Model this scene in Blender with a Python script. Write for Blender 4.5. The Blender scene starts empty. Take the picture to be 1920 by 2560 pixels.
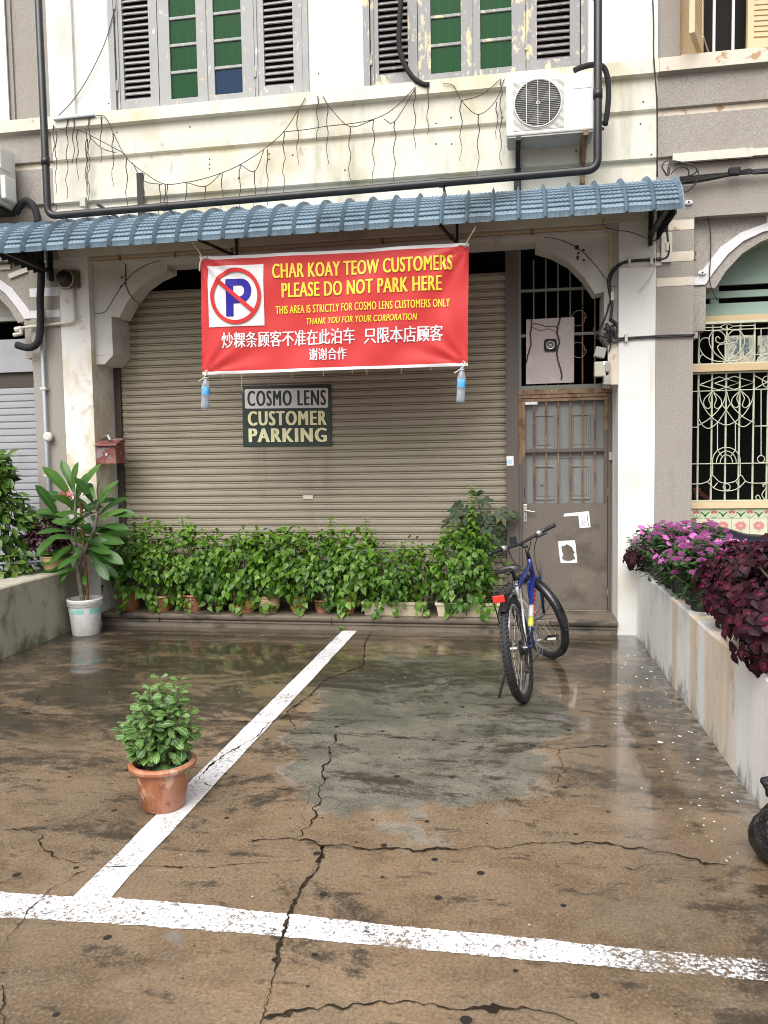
import bpy, bmesh, math, random
from mathutils import Vector, Matrix, noise
random.seed(7)
R = math.radians
S = bpy.context.scene
COL = S.collection
# ---------------------------------------------------------------- camera
FPX, YAW, PITCH, ROLL = 1924.0, 0.161549, 0.0667634, -0.0165563
CAM = Vector((0.0, -6.85, 1.55))
_f = Vector((-math.sin(YAW)*math.cos(PITCH), math.cos(YAW)*math.cos(PITCH), -math.sin(PITCH)))
_r = Vector((math.cos(YAW), math.sin(YAW), 0.0))
_u = _r.cross(_f)
c_, s_ = math.cos(ROLL), math.sin(ROLL)
RT, UP, FW = c_*_r + s_*_u, -s_*_r + c_*_u, _f
cd = bpy.data.cameras.new('camera'); cam = bpy.data.objects.new('camera', cd); COL.objects.link(cam)
cam.matrix_world = Matrix(((RT.x, UP.x, -FW.x, CAM.x), (RT.y, UP.y, -FW.y, CAM.y), (RT.z, UP.z, -FW.z, CAM.z), (0, 0, 0, 1)))
cd.sensor_fit = 'HORIZONTAL'; cd.sensor_width = 36.0; cd.lens = FPX/1920*36.0
cd.clip_end = 300.0; cd.clip_start = 0.05
S.camera = cam
# ---------------------------------------------------------------- sky, sun, exposure
SUN_EL, SUN_AZ = R(52), R(192)          # azimuth: direction the light comes from, clockwise from +Y (behind the camera)
W = bpy.data.worlds.new('World'); S.world = W; W.use_nodes = True
wn = W.node_tree; wn.nodes.clear()
wo = wn.nodes.new('ShaderNodeOutputWorld'); wb = wn.nodes.new('ShaderNodeBackground')
sk = wn.nodes.new('ShaderNodeTexSky'); sk.sky_type = 'NISHITA'; sk.sun_disc = False
sk.sun_elevation = SUN_EL; sk.sun_rotation = SUN_AZ; sk.dust_density = 6.0; sk.air_density = 1.0; sk.ozone_density = 1.0
hs = wn.nodes.new('ShaderNodeHueSaturation'); hs.inputs['Saturation'].default_value = 0.22
wn.links.new(sk.outputs[0], hs.inputs['Color']); wn.links.new(hs.outputs[0], wb.inputs[0]); wn.links.new(wb.outputs[0], wo.inputs[0])
wb.inputs[1].default_value = 0.11
sl = bpy.data.lights.new('sun', 'SUN'); so = bpy.data.objects.new('sun', sl); COL.objects.link(so)
sl.energy = 1.5; sl.angle = R(55); sl.color = (1.0, 0.97, 0.93)
sd = Vector((math.sin(SUN_AZ)*math.cos(SUN_EL), math.cos(SUN_AZ)*math.cos(SUN_EL), math.sin(SUN_EL)))
so.rotation_euler = sd.to_track_quat('Z', 'Y').to_euler(); so.location = sd*30
S.view_settings.view_transform = 'Standard'; S.view_settings.look = 'None'
S.view_settings.exposure = 0.85; S.view_settings.gamma = 1.0
S.render.engine = 'CYCLES'
S.cycles.max_bounces = 8; S.cycles.diffuse_bounces = 4; S.cycles.transparent_max_bounces = 16
S.cycles.use_denoising = True; S.cycles.filter_width = 1.0
# ---------------------------------------------------------------- helpers
def ray(x, y): return RT*((x-960)/FPX) + UP*(-(y-1280)/FPX) + FW
def P(x, y, Y=0.0):                     # photo pixel -> point on the vertical plane at depth Y
    d = ray(x, y); return CAM + d*((Y-CAM.y)/d.y)
def G(x, y, h=0.0):                     # photo pixel -> point on the level plane at height h
    d = ray(x, y); return CAM + d*((h-CAM.z)/d.z)
def Z(ox, oy, s, pts): return [(ox+s*a, oy+s*b) for a, b in pts]
ORIG = {}
def thing(name, label, cat, loc=(0, 0, 0), group=None, kind=None):
    o = bpy.data.objects.new(name, None); COL.objects.link(o)
    o.empty_display_size = 0.1; o.location = loc
    o['label'] = label; o['category'] = cat
    if group: o['group'] = group
    if kind: o['kind'] = kind
    ORIG[o.name] = Vector(loc); return o
def tag(o, label, cat=None, group=None, kind=None):
    o['label'] = label
    if cat: o['category'] = cat
    if group: o['group'] = group
    if kind: o['kind'] = kind
    return o
def link_mesh(name, me, m, parent=None, smooth=False):
    o = bpy.data.objects.new(name, me); COL.objects.link(o)
    for k in (m if isinstance(m, (list, tuple)) else [m]): me.materials.append(k)
    if parent is not None:
        off = ORIG[parent.name]
        if off.length > 0: me.transform(Matrix.Translation(-off))
        o.parent = parent; ORIG[o.name] = off
    else: ORIG[o.name] = Vector((0, 0, 0))
    if smooth:
        me.polygons.foreach_set('use_smooth', [True]*len(me.polygons))
        if smooth != 'all':
            try: me.set_sharp_from_angle(angle=R(40))
            except Exception: pass
    me.update(); return o
class MB:
    def __init__(s): s.bm = bmesh.new(); s.mi = 0
    def quad(s, pts):
        vs = [s.bm.verts.new(p) for p in pts]
        f = s.bm.faces.new(vs); f.material_index = s.mi; return f
    def box(s, x0, x1, y0, y1, z0, z1, M=None, bev=0):
        r = bmesh.ops.create_cube(s.bm, size=1.0)
        vs = r['verts']
        T = Matrix.Translation(((x0+x1)/2, (y0+y1)/2, (z0+z1)/2)) @ Matrix.Diagonal((abs(x1-x0), abs(y1-y0), abs(z1-z0), 1))
        if M is not None: T = M @ T
        bmesh.ops.transform(s.bm, matrix=T, verts=vs)
        fs = {f for v in vs for f in v.link_faces}
        for f in fs: f.material_index = s.mi
        if bev:
            es = list({e for v in vs for e in v.link_edges})
            bmesh.ops.bevel(s.bm, geom=es, offset=bev, segments=2, affect='EDGES', profile=0.5)
        return s
    def bar(s, p, q, w, h=None, upv=(0, 0, 1)):
        p, q = Vector(p), Vector(q); d = q-p; L = d.length; h = h or w
        d.normalize(); u = Vector(upv)
        if abs(d.dot(u)) > .98: u = Vector((0, 1, 0))
        a = d.cross(u).normalized(); b = a.cross(d)
        M = Matrix(((d.x, a.x, b.x, p.x), (d.y, a.y, b.y, p.y), (d.z, a.z, b.z, p.z), (0, 0, 0, 1)))
        return s.box(0, L, -w/2, w/2, -h/2, h/2, M)
    def tube(s, pts, r, n=8, cap=True, closed=False):
        pts = [Vector(p) for p in pts]
        N = len(pts); rings = []; prev = None
        for i, p in enumerate(pts):
            if closed: t = (pts[(i+1) % N]-pts[i-1])
            elif i == 0: t = pts[1]-p
            elif i == N-1: t = p-pts[i-1]
            else: t = (pts[i+1]-p).normalized()+(p-pts[i-1]).normalized()
            if t.length < 1e-9: t = Vector((0, 0, 1))
            t.normalize()
            if prev is None:
                a = t.orthogonal().normalized()
            else:
                a = prev-t*prev.dot(t)
                a = a.normalized() if a.length > 1e-6 else t.orthogonal().normalized()
            prev = a; b = t.cross(a)
            rr = r[i] if isinstance(r, (list, tuple)) else r
            rings.append([s.bm.verts.new(p+(a*math.cos(2*math.pi*k/n)+b*math.sin(2*math.pi*k/n))*rr) for k in range(n)])
        pairs = list(zip(rings, rings[1:]))+([(rings[-1], rings[0])] if closed else [])
        for A, B in pairs:
            for k in range(n):
                f = s.bm.faces.new((A[k], A[(k+1) % n], B[(k+1) % n], B[k])); f.material_index = s.mi
        if cap and not closed:
            f = s.bm.faces.new(rings[0][::-1]); f.material_index = s.mi
            f = s.bm.faces.new(rings[-1]); f.material_index = s.mi
        return s
    def lathe(s, prof, c=(0, 0, 0), n=24, M=None, ang=2*math.pi):
        full = abs(ang-2*math.pi) < 1e-6
        c = Vector(c); rings = []
        for r, z in prof:
            if r < 1e-6: rings.append([s.bm.verts.new(c+Vector((0, 0, z)))]); continue
            rings.append([s.bm.verts.new(c+Vector((r*math.cos(ang*k/n), r*math.sin(ang*k/n), z))) for k in range(n)])
        vs = [v for g in rings for v in g]
        for A, B in zip(rings, rings[1:]):
            for k in range(n):
                j = (k+1) % n
                if len(A) == 1 and len(B) == 1: continue
                if len(A) == 1: q = (A[0], B[j], B[k])
                elif len(B) == 1: q = (A[k], A[j], B[0])
                else: q = (A[k], A[j], B[j], B[k])
                f = s.bm.faces.new(q); f.material_index = s.mi
        if M is not None: bmesh.ops.transform(s.bm, matrix=M, verts=vs)
        return s
    def prism(s, xz, y0, y1):           # outline in XZ, extruded in Y
        A = [s.bm.verts.new((x, y0, z)) for x, z in xz]; B = [s.bm.verts.new((x, y1, z)) for x, z in xz]
        return s._pr(A, B)
    def prism_x(s, yz, x0, x1):         # outline in YZ, extruded in X
        A = [s.bm.verts.new((x0, y, z)) for y, z in yz]; B = [s.bm.verts.new((x1, y, z)) for y, z in yz]
        return s._pr(A, B)
    def prism_z(s, xy, z0, z1):
        A = [s.bm.verts.new((x, y, z0)) for x, y in xy]; B = [s.bm.verts.new((x, y, z1)) for x, y in xy]
        return s._pr(A, B)
    def _pr(s, A, B):
        n = len(A)
        fs = [s.bm.faces.new(A), s.bm.faces.new(B[::-1])]
        for i in range(n): fs.append(s.bm.faces.new((A[i], B[i], B[(i+1) % n], A[(i+1) % n])))
        for f in fs: f.material_index = s.mi
        return s
    def ribbon(s, L, Rr):
        a = [s.bm.verts.new(p) for p in L]; b = [s.bm.verts.new(p) for p in Rr]
        for i in range(len(a)-1):
            f = s.bm.faces.new((a[i], b[i], b[i+1], a[i+1])); f.material_index = s.mi
        return s
    def build(s, name, m, parent=None, smooth=False, recalc=True, jitter=0):
        if recalc: bmesh.ops.recalc_face_normals(s.bm, faces=s.bm.faces)
        me = bpy.data.meshes.new(name); s.bm.to_mesh(me); s.bm.free()
        return link_mesh(name, me, m, parent, smooth)
def arc(cx, cz, r, a0, a1, n, y=None):
    o = []
    for i in range(n+1):
        a = R(a0+(a1-a0)*i/n); x, z = cx+r*math.cos(a), cz+r*math.sin(a)
        o.append((x, z) if y is None else Vector((x, y, z)))
    return o
def smooth_path(pts, n=6):              # Catmull-Rom through points
    pts = [Vector(p) for p in pts]; out = []
    q = [pts[0]*2-pts[1]]+pts+[pts[-1]*2-pts[-2]]
    for i in range(1, len(q)-2):
        a, b, c, d = q[i-1], q[i], q[i+1], q[i+2]
        for k in range(n):
            t = k/n
            out.append(0.5*((2*b)+(c-a)*t+(2*a-5*b+4*c-d)*t*t+(-a+3*b-3*c+d)*t**3))
    out.append(pts[-1]); return out
# ---------------------------------------------------------------- materials
def col4(c): return (c[0], c[1], c[2], 1.0)
class NT:
    def __init__(s, name):
        s.m = bpy.data.materials.new(name); s.m.use_nodes = True
        s.t = s.m.node_tree; s.t.nodes.clear()
        s.out = s.t.nodes.new('ShaderNodeOutputMaterial')
        s.tc = s.t.nodes.new('ShaderNodeTexCoord')
    def n(s, typ, **kw):
        o = s.t.nodes.new(typ)
        for k, v in kw.items(): setattr(o, k, v)
        return o
    def l(s, a, b): s.t.links.new(a, b)
    def coord(s, scale=(1, 1, 1), loc=(0, 0, 0), src=None):
        mp = s.n('ShaderNodeMapping'); mp.inputs['Scale'].default_value = scale; mp.inputs['Location'].default_value = loc
        s.l(src or s.tc.outputs['Object'], mp.inputs[0]); return mp.outputs[0]
    def noise(s, scale, detail=6, rough=.6, stretch=(1, 1, 1), loc=(0, 0, 0), dist=0):
        o = s.n('ShaderNodeTexNoise'); o.inputs['Scale'].default_value = scale
        o.inputs['Detail'].default_value = detail; o.inputs['Roughness'].default_value = rough
        o.inputs['Distortion'].default_value = dist
        s.l(s.coord(stretch, loc), o.inputs['Vector']); return o.outputs['Fac']
    def rng(s, v, a, b, c=0.0, d=1.0, smooth=False):
        o = s.n('ShaderNodeMapRange'); o.interpolation_type = 'SMOOTHSTEP' if smooth else 'LINEAR'
        o.inputs[1].default_value = a; o.inputs[2].default_value = b; o.inputs[3].default_value = c; o.inputs[4].default_value = d
        s.l(v, o.inputs[0]); return o.outputs[0]
    def mix(s, f, a, b):
        o = s.n('ShaderNodeMix'); o.data_type = 'RGBA'
        for sock, v in ((o.inputs[0], f), (o.inputs[6], a), (o.inputs[7], b)):
            if isinstance(v, (int, float)): sock.default_value = v
            elif isinstance(v, (tuple, list)): sock.default_value = col4(v)
            else: s.l(v, sock)
        return o.outputs[2]
    def math(s, op, a, b=0.0):
        o = s.n('ShaderNodeMath'); o.operation = op
        for i, v in enumerate((a, b)):
            if isinstance(v, (int, float)): o.inputs[i].default_value = v
            else: s.l(v, o.inputs[i])
        return o.outputs[0]
    def bump(s, h, strength, dist=.01):
        o = s.n('ShaderNodeBump'); o.inputs['Strength'].default_value = strength; o.inputs['Distance'].default_value = dist
        s.l(h, o.inputs['Height']); return o.outputs[0]
    def bsdf(s, color, rough=.6, metal=0., spec=.5, normal=None, **kw):
        b = s.n('ShaderNodeBsdfPrincipled')
        for nm, v in (('Base Color', color), ('Roughness', rough), ('Metallic', metal), ('Specular IOR Level', spec)):
            if isinstance(v, (tuple, list)): b.inputs[nm].default_value = col4(v)
            elif isinstance(v, (int, float)): b.inputs[nm].default_value = v
            else: s.l(v, b.inputs[nm])
        for nm, v in kw.items():
            nm = nm.replace('_', ' ')
            if isinstance(v, (int, float)): b.inputs[nm].default_value = v
            else: s.l(v, b.inputs[nm])
        if normal is not None: s.l(normal, b.inputs['Normal'])
        return b.outputs[0]
    def done(s, sh): s.l(sh, s.out.inputs[0]); return s.m
def mat(name, base, layers=(), rough=.6, bump=None, metal=0., spec=.5, **kw):
    # layers: (colour, noise scale, lo, hi, amount, stretch)
    t = NT(name); c = base
    for i, L in enumerate(layers):
        colr, sc, lo, hi, amt = L[:5]; st = L[5] if len(L) > 5 else (1, 1, 1)
        f = t.rng(t.noise(sc, 8, .62, st, loc=(i*7.3, i*3.1, i*5.7)), lo, hi, 0, amt, True)
        c = t.mix(f, c, colr)
    nrm = None
    if bump: nrm = t.bump(t.noise(bump[0], 5, .6), bump[1], bump[2] if len(bump) > 2 else .004)
    return t.done(t.bsdf(c, rough, metal, spec, nrm, **kw))
V = (1, 1, .08)                          # vertical streaks
M = {}
M['white'] = mat('white_plaster', (.72, .715, .69), [((.58, .54, .42), 1.3, .50, .72, .6), ((.44, .42, .33), 4, .58, .74, .5, (1, 1, .12)), ((.34, .34, .28), 22, .66, .78, .4)], .75, (55, .25))
M['cream'] = mat('cream_band_plaster', (.68, .66, .58), [((.54, .48, .29), 1.1, .46, .66, .75), ((.33, .33, .24), 3.0, .54, .72, .6, (1, 1, .13)), ((.22, .23, .17), 8, .60, .74, .5, (1, 1, .4)), ((.72, .71, .68), 2.2, .55, .7, .5), ((.12, .13, .09), 2.4, .66, .78, .6)], .8, (50, .25))
M['pillar'] = mat('pillar_plaster', (.70, .69, .66), [((.54, .46, .31), 2.3, .50, .62, .75, (1, 1, .5)), ((.46, .36, .24), 8, .58, .63, .5), ((.80, .79, .77), 4, .55, .66, .5)], .75, (45, .3))
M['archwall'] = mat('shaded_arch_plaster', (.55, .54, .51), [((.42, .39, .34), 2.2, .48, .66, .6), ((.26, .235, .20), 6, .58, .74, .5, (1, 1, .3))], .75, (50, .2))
def grey_plaster(name, a, b, d):
    t = NT(name)
    v = t.n('ShaderNodeTexVoronoi'); v.inputs['Scale'].default_value = 120; t.l(t.coord(), v.inputs['Vector'])
    sp = t.rng(t.noise(105, 4, .8), .38, .62, 0, 1)
    c = t.mix(sp, a, b)
    c = t.mix(t.rng(t.noise(1.6, 6, .6), .45, .7, 0, .5, True), c, d)
    c = t.mix(t.rng(t.noise(6, 6, .6, (1, 1, .2)), .58, .75, 0, .4, True), c, (.18, .165, .15))
    return t.done(t.bsdf(c, .85, 0, .3, t.bump(t.noise(130, 3, .7), .5, .006)))
M['grey'] = grey_plaster('speckled_grey_plaster', (.235, .215, .19), (.40, .37, .335), (.27, .24, .21))
M['trim'] = mat('pale_trim', (.66, .65, .68), [((.45, .43, .40), 9, .58, .7, .5)], .7, (60, .2))
M['shutter'] = mat('taupe_shutter_paint', (.345, .305, .235), [((.265, .23, .175), 2.6, .45, .7, .5, (.5, 1, 1)), ((.38, .335, .28), 5, .55, .72, .4, (.25, 1, 1.5)), ((.12, .10, .08), 14, .66, .78, .5, (.5, 1, 1)), ((.13, .11, .085), 2.2, .58, .76, .55, (1, 1, .10)), ((.40, .37, .32), 3.0, .62, .76, .4, (1, 1, .2))], .5, None, 0., .4)
M['lshutter'] = mat('pale_grey_shutter', (.33, .335, .355), [((.25, .255, .27), 3, .5, .7, .5)], .45)
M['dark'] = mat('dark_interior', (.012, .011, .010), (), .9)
M['guide'] = mat('dark_brown_guide', (.055, .045, .037), [((.10, .075, .05), 6, .5, .7, .5, V)], .55)
M['post'] = mat('brown_post_paint', (.105, .088, .072), [((.075, .06, .048), 4, .5, .7, .6, V), ((.20, .17, .14), 20, .66, .75, .3)], .55, (40, .15))
M['doorlow'] = mat('brown_steel_door', (.135, .115, .095), [((.075, .06, .046), 3.0, .5, .64, .75), ((.21, .175, .125), 2, .5, .68, .5), ((.03, .025, .022), 7, .60, .70, .7, (1, 1, .5)), ((.05, .042, .035), 26, .62, .72, .5)], .5, (50, .1))
M['rust'] = mat('rusty_ochre_paint', (.235, .155, .09), [((.11, .05, .025), 9, .47, .62, .85), ((.40, .28, .16), 14, .56, .68, .6), ((.06, .035, .02), 24, .62, .74, .7)], .7, (90, .3))
M['bar'] = mat('door_bar_paint', (.26, .15, .09), [((.10, .055, .035), 5, .44, .6, .85), ((.42, .26, .14), 13, .55, .7, .6)], .6)
M['wooddoor'] = mat('grey_panel_door', (.20, .205, .20), [((.145, .148, .145), 3, .46, .66, .6, (1, 1, .3)), ((.36, .37, .38), 12, .64, .74, .4)], .5)
M['grille'] = mat('pale_green_grille_paint', (.17, .19, .165), [((.22, .17, .11), 9, .56, .68, .7)], .55)
M['gpaint'] = mat('grey_window_paint', (.335, .34, .335), [((.255, .258, .255), 4, .45, .65, .6, (1, 1, .3)), ((.62, .61, .58), 16, .60, .67, .8, (1, 1, .5)), ((.58, .47, .27), 26, .62, .67, .75, (1, 1, .5))], .6, (60, .15))
M['gpaint2'] = mat('flaking_grey_window_paint', (.285, .285, .285), [((.22, .22, .22), 4, .45, .65, .6, (1, 1, .3)), ((.64, .56, .36), 14, .555, .61, .9, (1, 1, .45)), ((.66, .63, .58), 30, .60, .66, .7, (1, 1, .5))], .65, (60, .2))
M['louvre'] = mat('louvre_slat_paint', (.33, .33, .325), [((.25, .25, .245), 5, .46, .66, .6), ((.62, .58, .5), 24, .62, .68, .6)], .6)
M['louvre2'] = mat('flaking_louvre_slat_paint', (.24, .22, .23), [((.17, .15, .155), 5, .46, .66, .6), ((.62, .58, .48), 22, .58, .64, .7)], .6)
def glass(name, tint, body):
    t = NT(name)
    tr = t.n('ShaderNodeBsdfTransparent'); tr.inputs[0].default_value = col4(tint)
    b = t.bsdf(body, .28, 0, .22)
    mx = t.n('ShaderNodeMixShader'); mx.inputs[0].default_value = .5
    t.l(tr.outputs[0], mx.inputs[1]); t.l(b, mx.inputs[2]); return t.done(mx.outputs[0])
M['green_glass'] = glass('green_glass', (.10, .60, .18), (.012, .095, .030))
M['blue_glass'] = glass('blue_glass', (.10, .30, .62), (.012, .055, .12))
M['curtain'] = mat('pale_curtain', (.30, .33, .30), [((.14, .17, .15), 3, .4, .7, .7, (1, 1, .4))], .9)
M['blue'] = mat('blue_awning_metal', (.165, .235, .295), [((.05, .052, .05), 1.1, .56, .72, .75), ((.08, .125, .165), 3.5, .45, .7, .6), ((.22, .30, .36), 8, .55, .72, .45), ((.04, .055, .065), 11, .58, .74, .7), ((.20, .16, .12), 2.0, .62, .78, .4)], .5, (70, .1), 0., .45)
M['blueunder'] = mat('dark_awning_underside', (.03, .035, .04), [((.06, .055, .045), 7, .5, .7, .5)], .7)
M['black'] = mat('black_pipe_paint', (.014, .014, .016), [((.045, .042, .042), 10, .55, .7, .5), ((.13, .11, .1), 30, .68, .76, .4)], .42, (80, .1))
M['rubber'] = mat('black_foam_hose', (.012, .012, .013), [((.03, .03, .03), 20, .5, .7, .5)], .8, (60, .3))
M['steel_dark'] = mat('dark_steel', (.02, .019, .018), [((.07, .045, .03), 12, .55, .7, .6)], .6)
M['cable'] = mat('black_cable', (.012, .012, .013), (), .5)
M['wire'] = mat('brown_wire', (.055, .042, .034), [((.10, .08, .06), 30, .5, .7, .6)], .8)
M['thinwire'] = mat('grey_thin_wire', (.08, .075, .07), (), .7)
M['conduit'] = mat('grey_conduit', (.36, .40, .45), [((.5, .52, .55), 9, .55, .7, .5)], .5)
M['pvc'] = mat('cream_pvc', (.58, .56, .49), [((.40, .36, .28), 9, .55, .72, .5)], .5)
M['acwhite'] = mat('white_appliance_enamel', (.70, .70, .67), [((.62, .60, .53), 2.5, .5, .7, .5), ((.42, .38, .30), 16, .66, .78, .35)], .4)
M['acgrey'] = mat('appliance_underside', (.42, .42, .40), [((.26, .25, .23), 5, .5, .7, .6)], .5)
M['acdark'] = mat('dark_fan_cavity', (.022, .022, .022), (), .7)
M['fan'] = mat('fan_blade', (.035, .035, .036), (), .4)
def cloth(name, c, tr=.25, rough=.45):
    t = NT(name)
    cc = t.mix(t.rng(t.noise(3, 5, .6), .4, .7, 0, .12), c, (c[0]*.7, c[1]*.7, c[2]*.7))
    b = t.bsdf(cc, rough, 0, .35, t.bump(t.noise(500, 2, .5), .06, .001))
    d = t.n('ShaderNodeBsdfTranslucent'); t.l(cc, d.inputs[0])
    mx = t.n('ShaderNodeMixShader'); mx.inputs[0].default_value = tr
    t.l(b, mx.inputs[1]); t.l(d.outputs[0], mx.inputs[2]); return t.done(mx.outputs[0])
M['red'] = cloth('red_banner_vinyl', (.60, .045, .045), .12)
M['bwhite'] = cloth('white_banner_vinyl', (.80, .80, .82), .15)
M['yellow'] = mat('yellow_print', (.80, .60, .05), (), .5)
M['winbar'] = mat('pale_window_bar', (.75, .78, .72), (), .5)
M['pwhite'] = mat('white_print', (.80, .80, .80), (), .5)
M['pblue'] = mat('blue_print', (.022, .016, .26), (), .55, None, 0, .2)
M['pred'] = mat('red_print', (.56, .035, .035), (), .55, None, 0, .2)
M['sgreen'] = mat('dark_green_sign_board', (.012, .03, .022), [((.03, .055, .04), 5, .5, .7, .4)], .4)
M['sgrey'] = mat('pale_grey_sign_panel', (.70, .70, .71), (), .45)
M['scream'] = mat('cream_sign_letter', (.86, .84, .50), (), .45)
M['steel'] = mat('bare_metal', (.50, .49, .47), [((.25, .2, .16), 14, .55, .7, .5)], .35, None, .8)
M['rope'] = mat('pale_rope', (.62, .56, .45), [((.4, .34, .25), 60, .45, .6, .6)], .9)
M['pink'] = mat('pinkish_board', (.46, .40, .39), [((.42, .36, .35), 4, .45, .65, .6, V), ((.58, .53, .51), 9, .55, .7, .5)], .7)
M['mailred'] = mat('faded_red_mailbox', (.16, .045, .038), [((.32, .14, .115), 8, .48, .64, .8), ((.20, .19, .19), 11, .52, .60, .95), ((.12, .05, .04), 18, .62, .72, .7)], .6, (60, .2))
M['meter'] = mat('grey_meter_box', (.33, .32, .28), [((.18, .17, .15), 8, .5, .7, .5)], .5)
M['metercover'] = mat('clear_meter_cover', (.46, .45, .36), (), .2)
M['boardrust'] = mat('cream_board_with_rust', (.62, .56, .46), [((.36, .17, .06), 9, .57, .66, .8), ((.50, .40, .26), 4, .5, .7, .5)], .6)
M['paper'] = mat('white_paper', (.78, .78, .80), [((.62, .62, .62), 30, .6, .7, .4)], .6)
M['paperblue'] = mat('pale_blue_print', (.45, .62, .80), (), .6)
M['ink'] = mat('black_ink', (.02, .02, .025), (), .6)
M['terra'] = mat('terracotta', (.34, .125, .058), [((.46, .22, .14), 7, .47, .56, .75, (1, 1, .45)), ((.24, .075, .03), 9, .54, .60, .7), ((.60, .42, .33), 13, .57, .63, .7, (1, 1, .6)), ((.09, .055, .035), 9, .62, .72, .7)], .5, (70, .2))
M['brownpot'] = mat('brown_glazed_pot', (.20, .085, .035), [((.11, .045, .02), 4, .45, .65, .6), ((.30, .15, .07), 11, .58, .7, .5)], .35)
M['darkpot'] = mat('dark_brown_glazed_pot', (.03, .014, .012), (), .18)
M['ochrepot'] = mat('ochre_glazed_pot', (.50, .27, .085), [((.36, .18, .06), 7, .5, .68, .5), ((.62, .40, .16), 12, .58, .7, .4)], .28)
M['creampot'] = mat('cream_glazed_pot', (.60, .46, .26), [((.46, .32, .17), 7, .5, .7, .5)], .32)
M['planter'] = mat('cream_plastic_trough', (.58, .50, .36), [((.42, .34, .22), 7, .52, .7, .6, V)], .5)
M['bowlpot'] = mat('cream_bowl_pot', (.55, .40, .21), [((.44, .30, .14), 5, .5, .7, .5, (1, 1, .4))], .5)
M['blackpot'] = mat('black_nursery_pot', (.022, .023, .026), [((.07, .068, .066), 9, .55, .7, .4, V)], .45)
M['bucket'] = mat('dirty_white_bucket', (.62, .62, .60), [((.45, .43, .38), 6, .5, .68, .7), ((.28, .25, .20), 15, .60, .72, .5), ((.74, .74, .73), 5, .56, .7, .5)], .45)
M['teal'] = mat('faded_teal_label', (.22, .55, .48), [((.62, .64, .62), 16, .5, .6, .9)], .5)
M['soil'] = mat('dark_soil', (.035, .025, .018), [((.08, .06, .045), 30, .5, .65, .7)], .95, (60, .6))
M['stem'] = mat('brown_stem', (.10, .075, .045), [((.17, .14, .09), 25, .5, .65, .6)], .8)
M['gstem'] = mat('green_stem', (.12, .17, .06), (), .7)
M['bark'] = mat('grey_brown_bark', (.17, .15, .125), [((.08, .07, .055), 20, .48, .62, .7)], .85, (60, .4))
M['stake'] = mat('reddish_wood_stake', (.20, .07, .03), [((.11, .04, .02), 10, .5, .65, .6, V)], .6)
def leafmat(name, cols, rough=.38, trans=.28, edge=None, mid=None, tip=None, edge0=.75, spec=.38):
    t = NT(name)
    g = t.n('ShaderNodeNewGeometry'); rp = g.outputs['Random Per Island']
    cr = t.n('ShaderNodeValToRGB'); e = cr.color_ramp.elements
    e[0].position = 0; e[0].color = col4(cols[0]); e[1].position = 1; e[1].color = col4(cols[-1])
    for i, c in enumerate(cols[1:-1]):
        k = e.new((i+1)/(len(cols)-1)); k.color = col4(c)
    t.l(rp, cr.inputs[0]); c = cr.outputs[0]
    a = t.n('ShaderNodeAttribute'); a.attribute_name = 'across'
    b = t.n('ShaderNodeAttribute'); b.attribute_name = 'along'
    ti = t.n('ShaderNodeAttribute'); ti.attribute_name = 'tint'
    if tip: c = t.mix(ti.outputs['Fac'], c, tip)
    if edge: c = t.mix(t.rng(a.outputs['Fac'], edge0, 1.0, 0, 1, True), c, edge)
    if mid:
        mk = t.rng(a.outputs['Fac'], 0.0, mid[1], mid[2], 0, True)
        if len(mid) > 3: mk = t.math('MULTIPLY', t.math('MULTIPLY', mk, t.rng(b.outputs['Fac'], mid[3], mid[4], 1, 0, True)), t.rng(rp, .30, .9, .08, 1))
        c = t.mix(mk, c, mid[0])
    c = t.mix(t.rng(t.noise(40, 3, .6), .4, .7, 0, .25), c, (cols[0][0]*.6, cols[0][1]*.6, cols[0][2]*.6))
    pb = t.bsdf(c, rough, 0, spec)
    tl = t.n('ShaderNodeBsdfTranslucent'); t.l(c, tl.inputs[0])
    mx = t.n('ShaderNodeMixShader'); mx.inputs[0].default_value = trans
    t.l(pb, mx.inputs[1]); t.l(tl.outputs[0], mx.inputs[2]); return t.done(mx.outputs[0])
M['leaf_bush'] = leafmat('bright_bush_leaf', [(.022, .078, .006), (.045, .13, .010), (.11, .24, .018), (.05, .11, .010)], .40, .30, tip=(.25, .42, .05))
M['leaf_dark'] = leafmat('dark_lobed_leaf', [(.016, .045, .018), (.026, .065, .024), (.085, .085, .03), (.022, .055, .022)], .55, .2)
M['leaf_shrub'] = leafmat('glossy_shrub_leaf', [(.03, .08, .012), (.06, .14, .018), (.13, .21, .03), (.05, .11, .015)], .32, .28)
M['leaf_plum'] = leafmat('long_frangipani_leaf', [(.032, .10, .018), (.055, .145, .024), (.09, .20, .032)], .36, .28, mid=((.16, .24, .08), .16, .55))
M['leaf_peri'] = leafmat('periwinkle_leaf', [(.022, .062, .018), (.038, .09, .026), (.055, .12, .032)], .36, .22, mid=((.12, .19, .08), .15, .5))
M['leaf_front'] = leafmat('pale_edged_leaf', [(.06, .15, .04), (.09, .20, .045), (.14, .27, .055)], .42, .25, edge=(.30, .44, .11), mid=((.48, .58, .33), .16, .9), edge0=.80)
M['leaf_succ'] = leafmat('scalloped_succulent_leaf', [(.05, .13, .055), (.075, .17, .075)], .4, .15)
M['leaf_coleus'] = leafmat('purple_coleus_leaf', [(.015, .004, .008), (.027, .006, .012), (.050, .011, .019), (.018, .005, .009)], .5, .15, mid=((.27, .014, .07), .55, .95, .24, .58), spec=.22)
M['leaf_coleus_small'] = leafmat('small_purple_leaf', [(.018, .005, .009), (.035, .008, .016), (.065, .016, .028), (.022, .007, .010)], .42, .18, mid=((.16, .018, .045), .6, .6, .3, .8))
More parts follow.
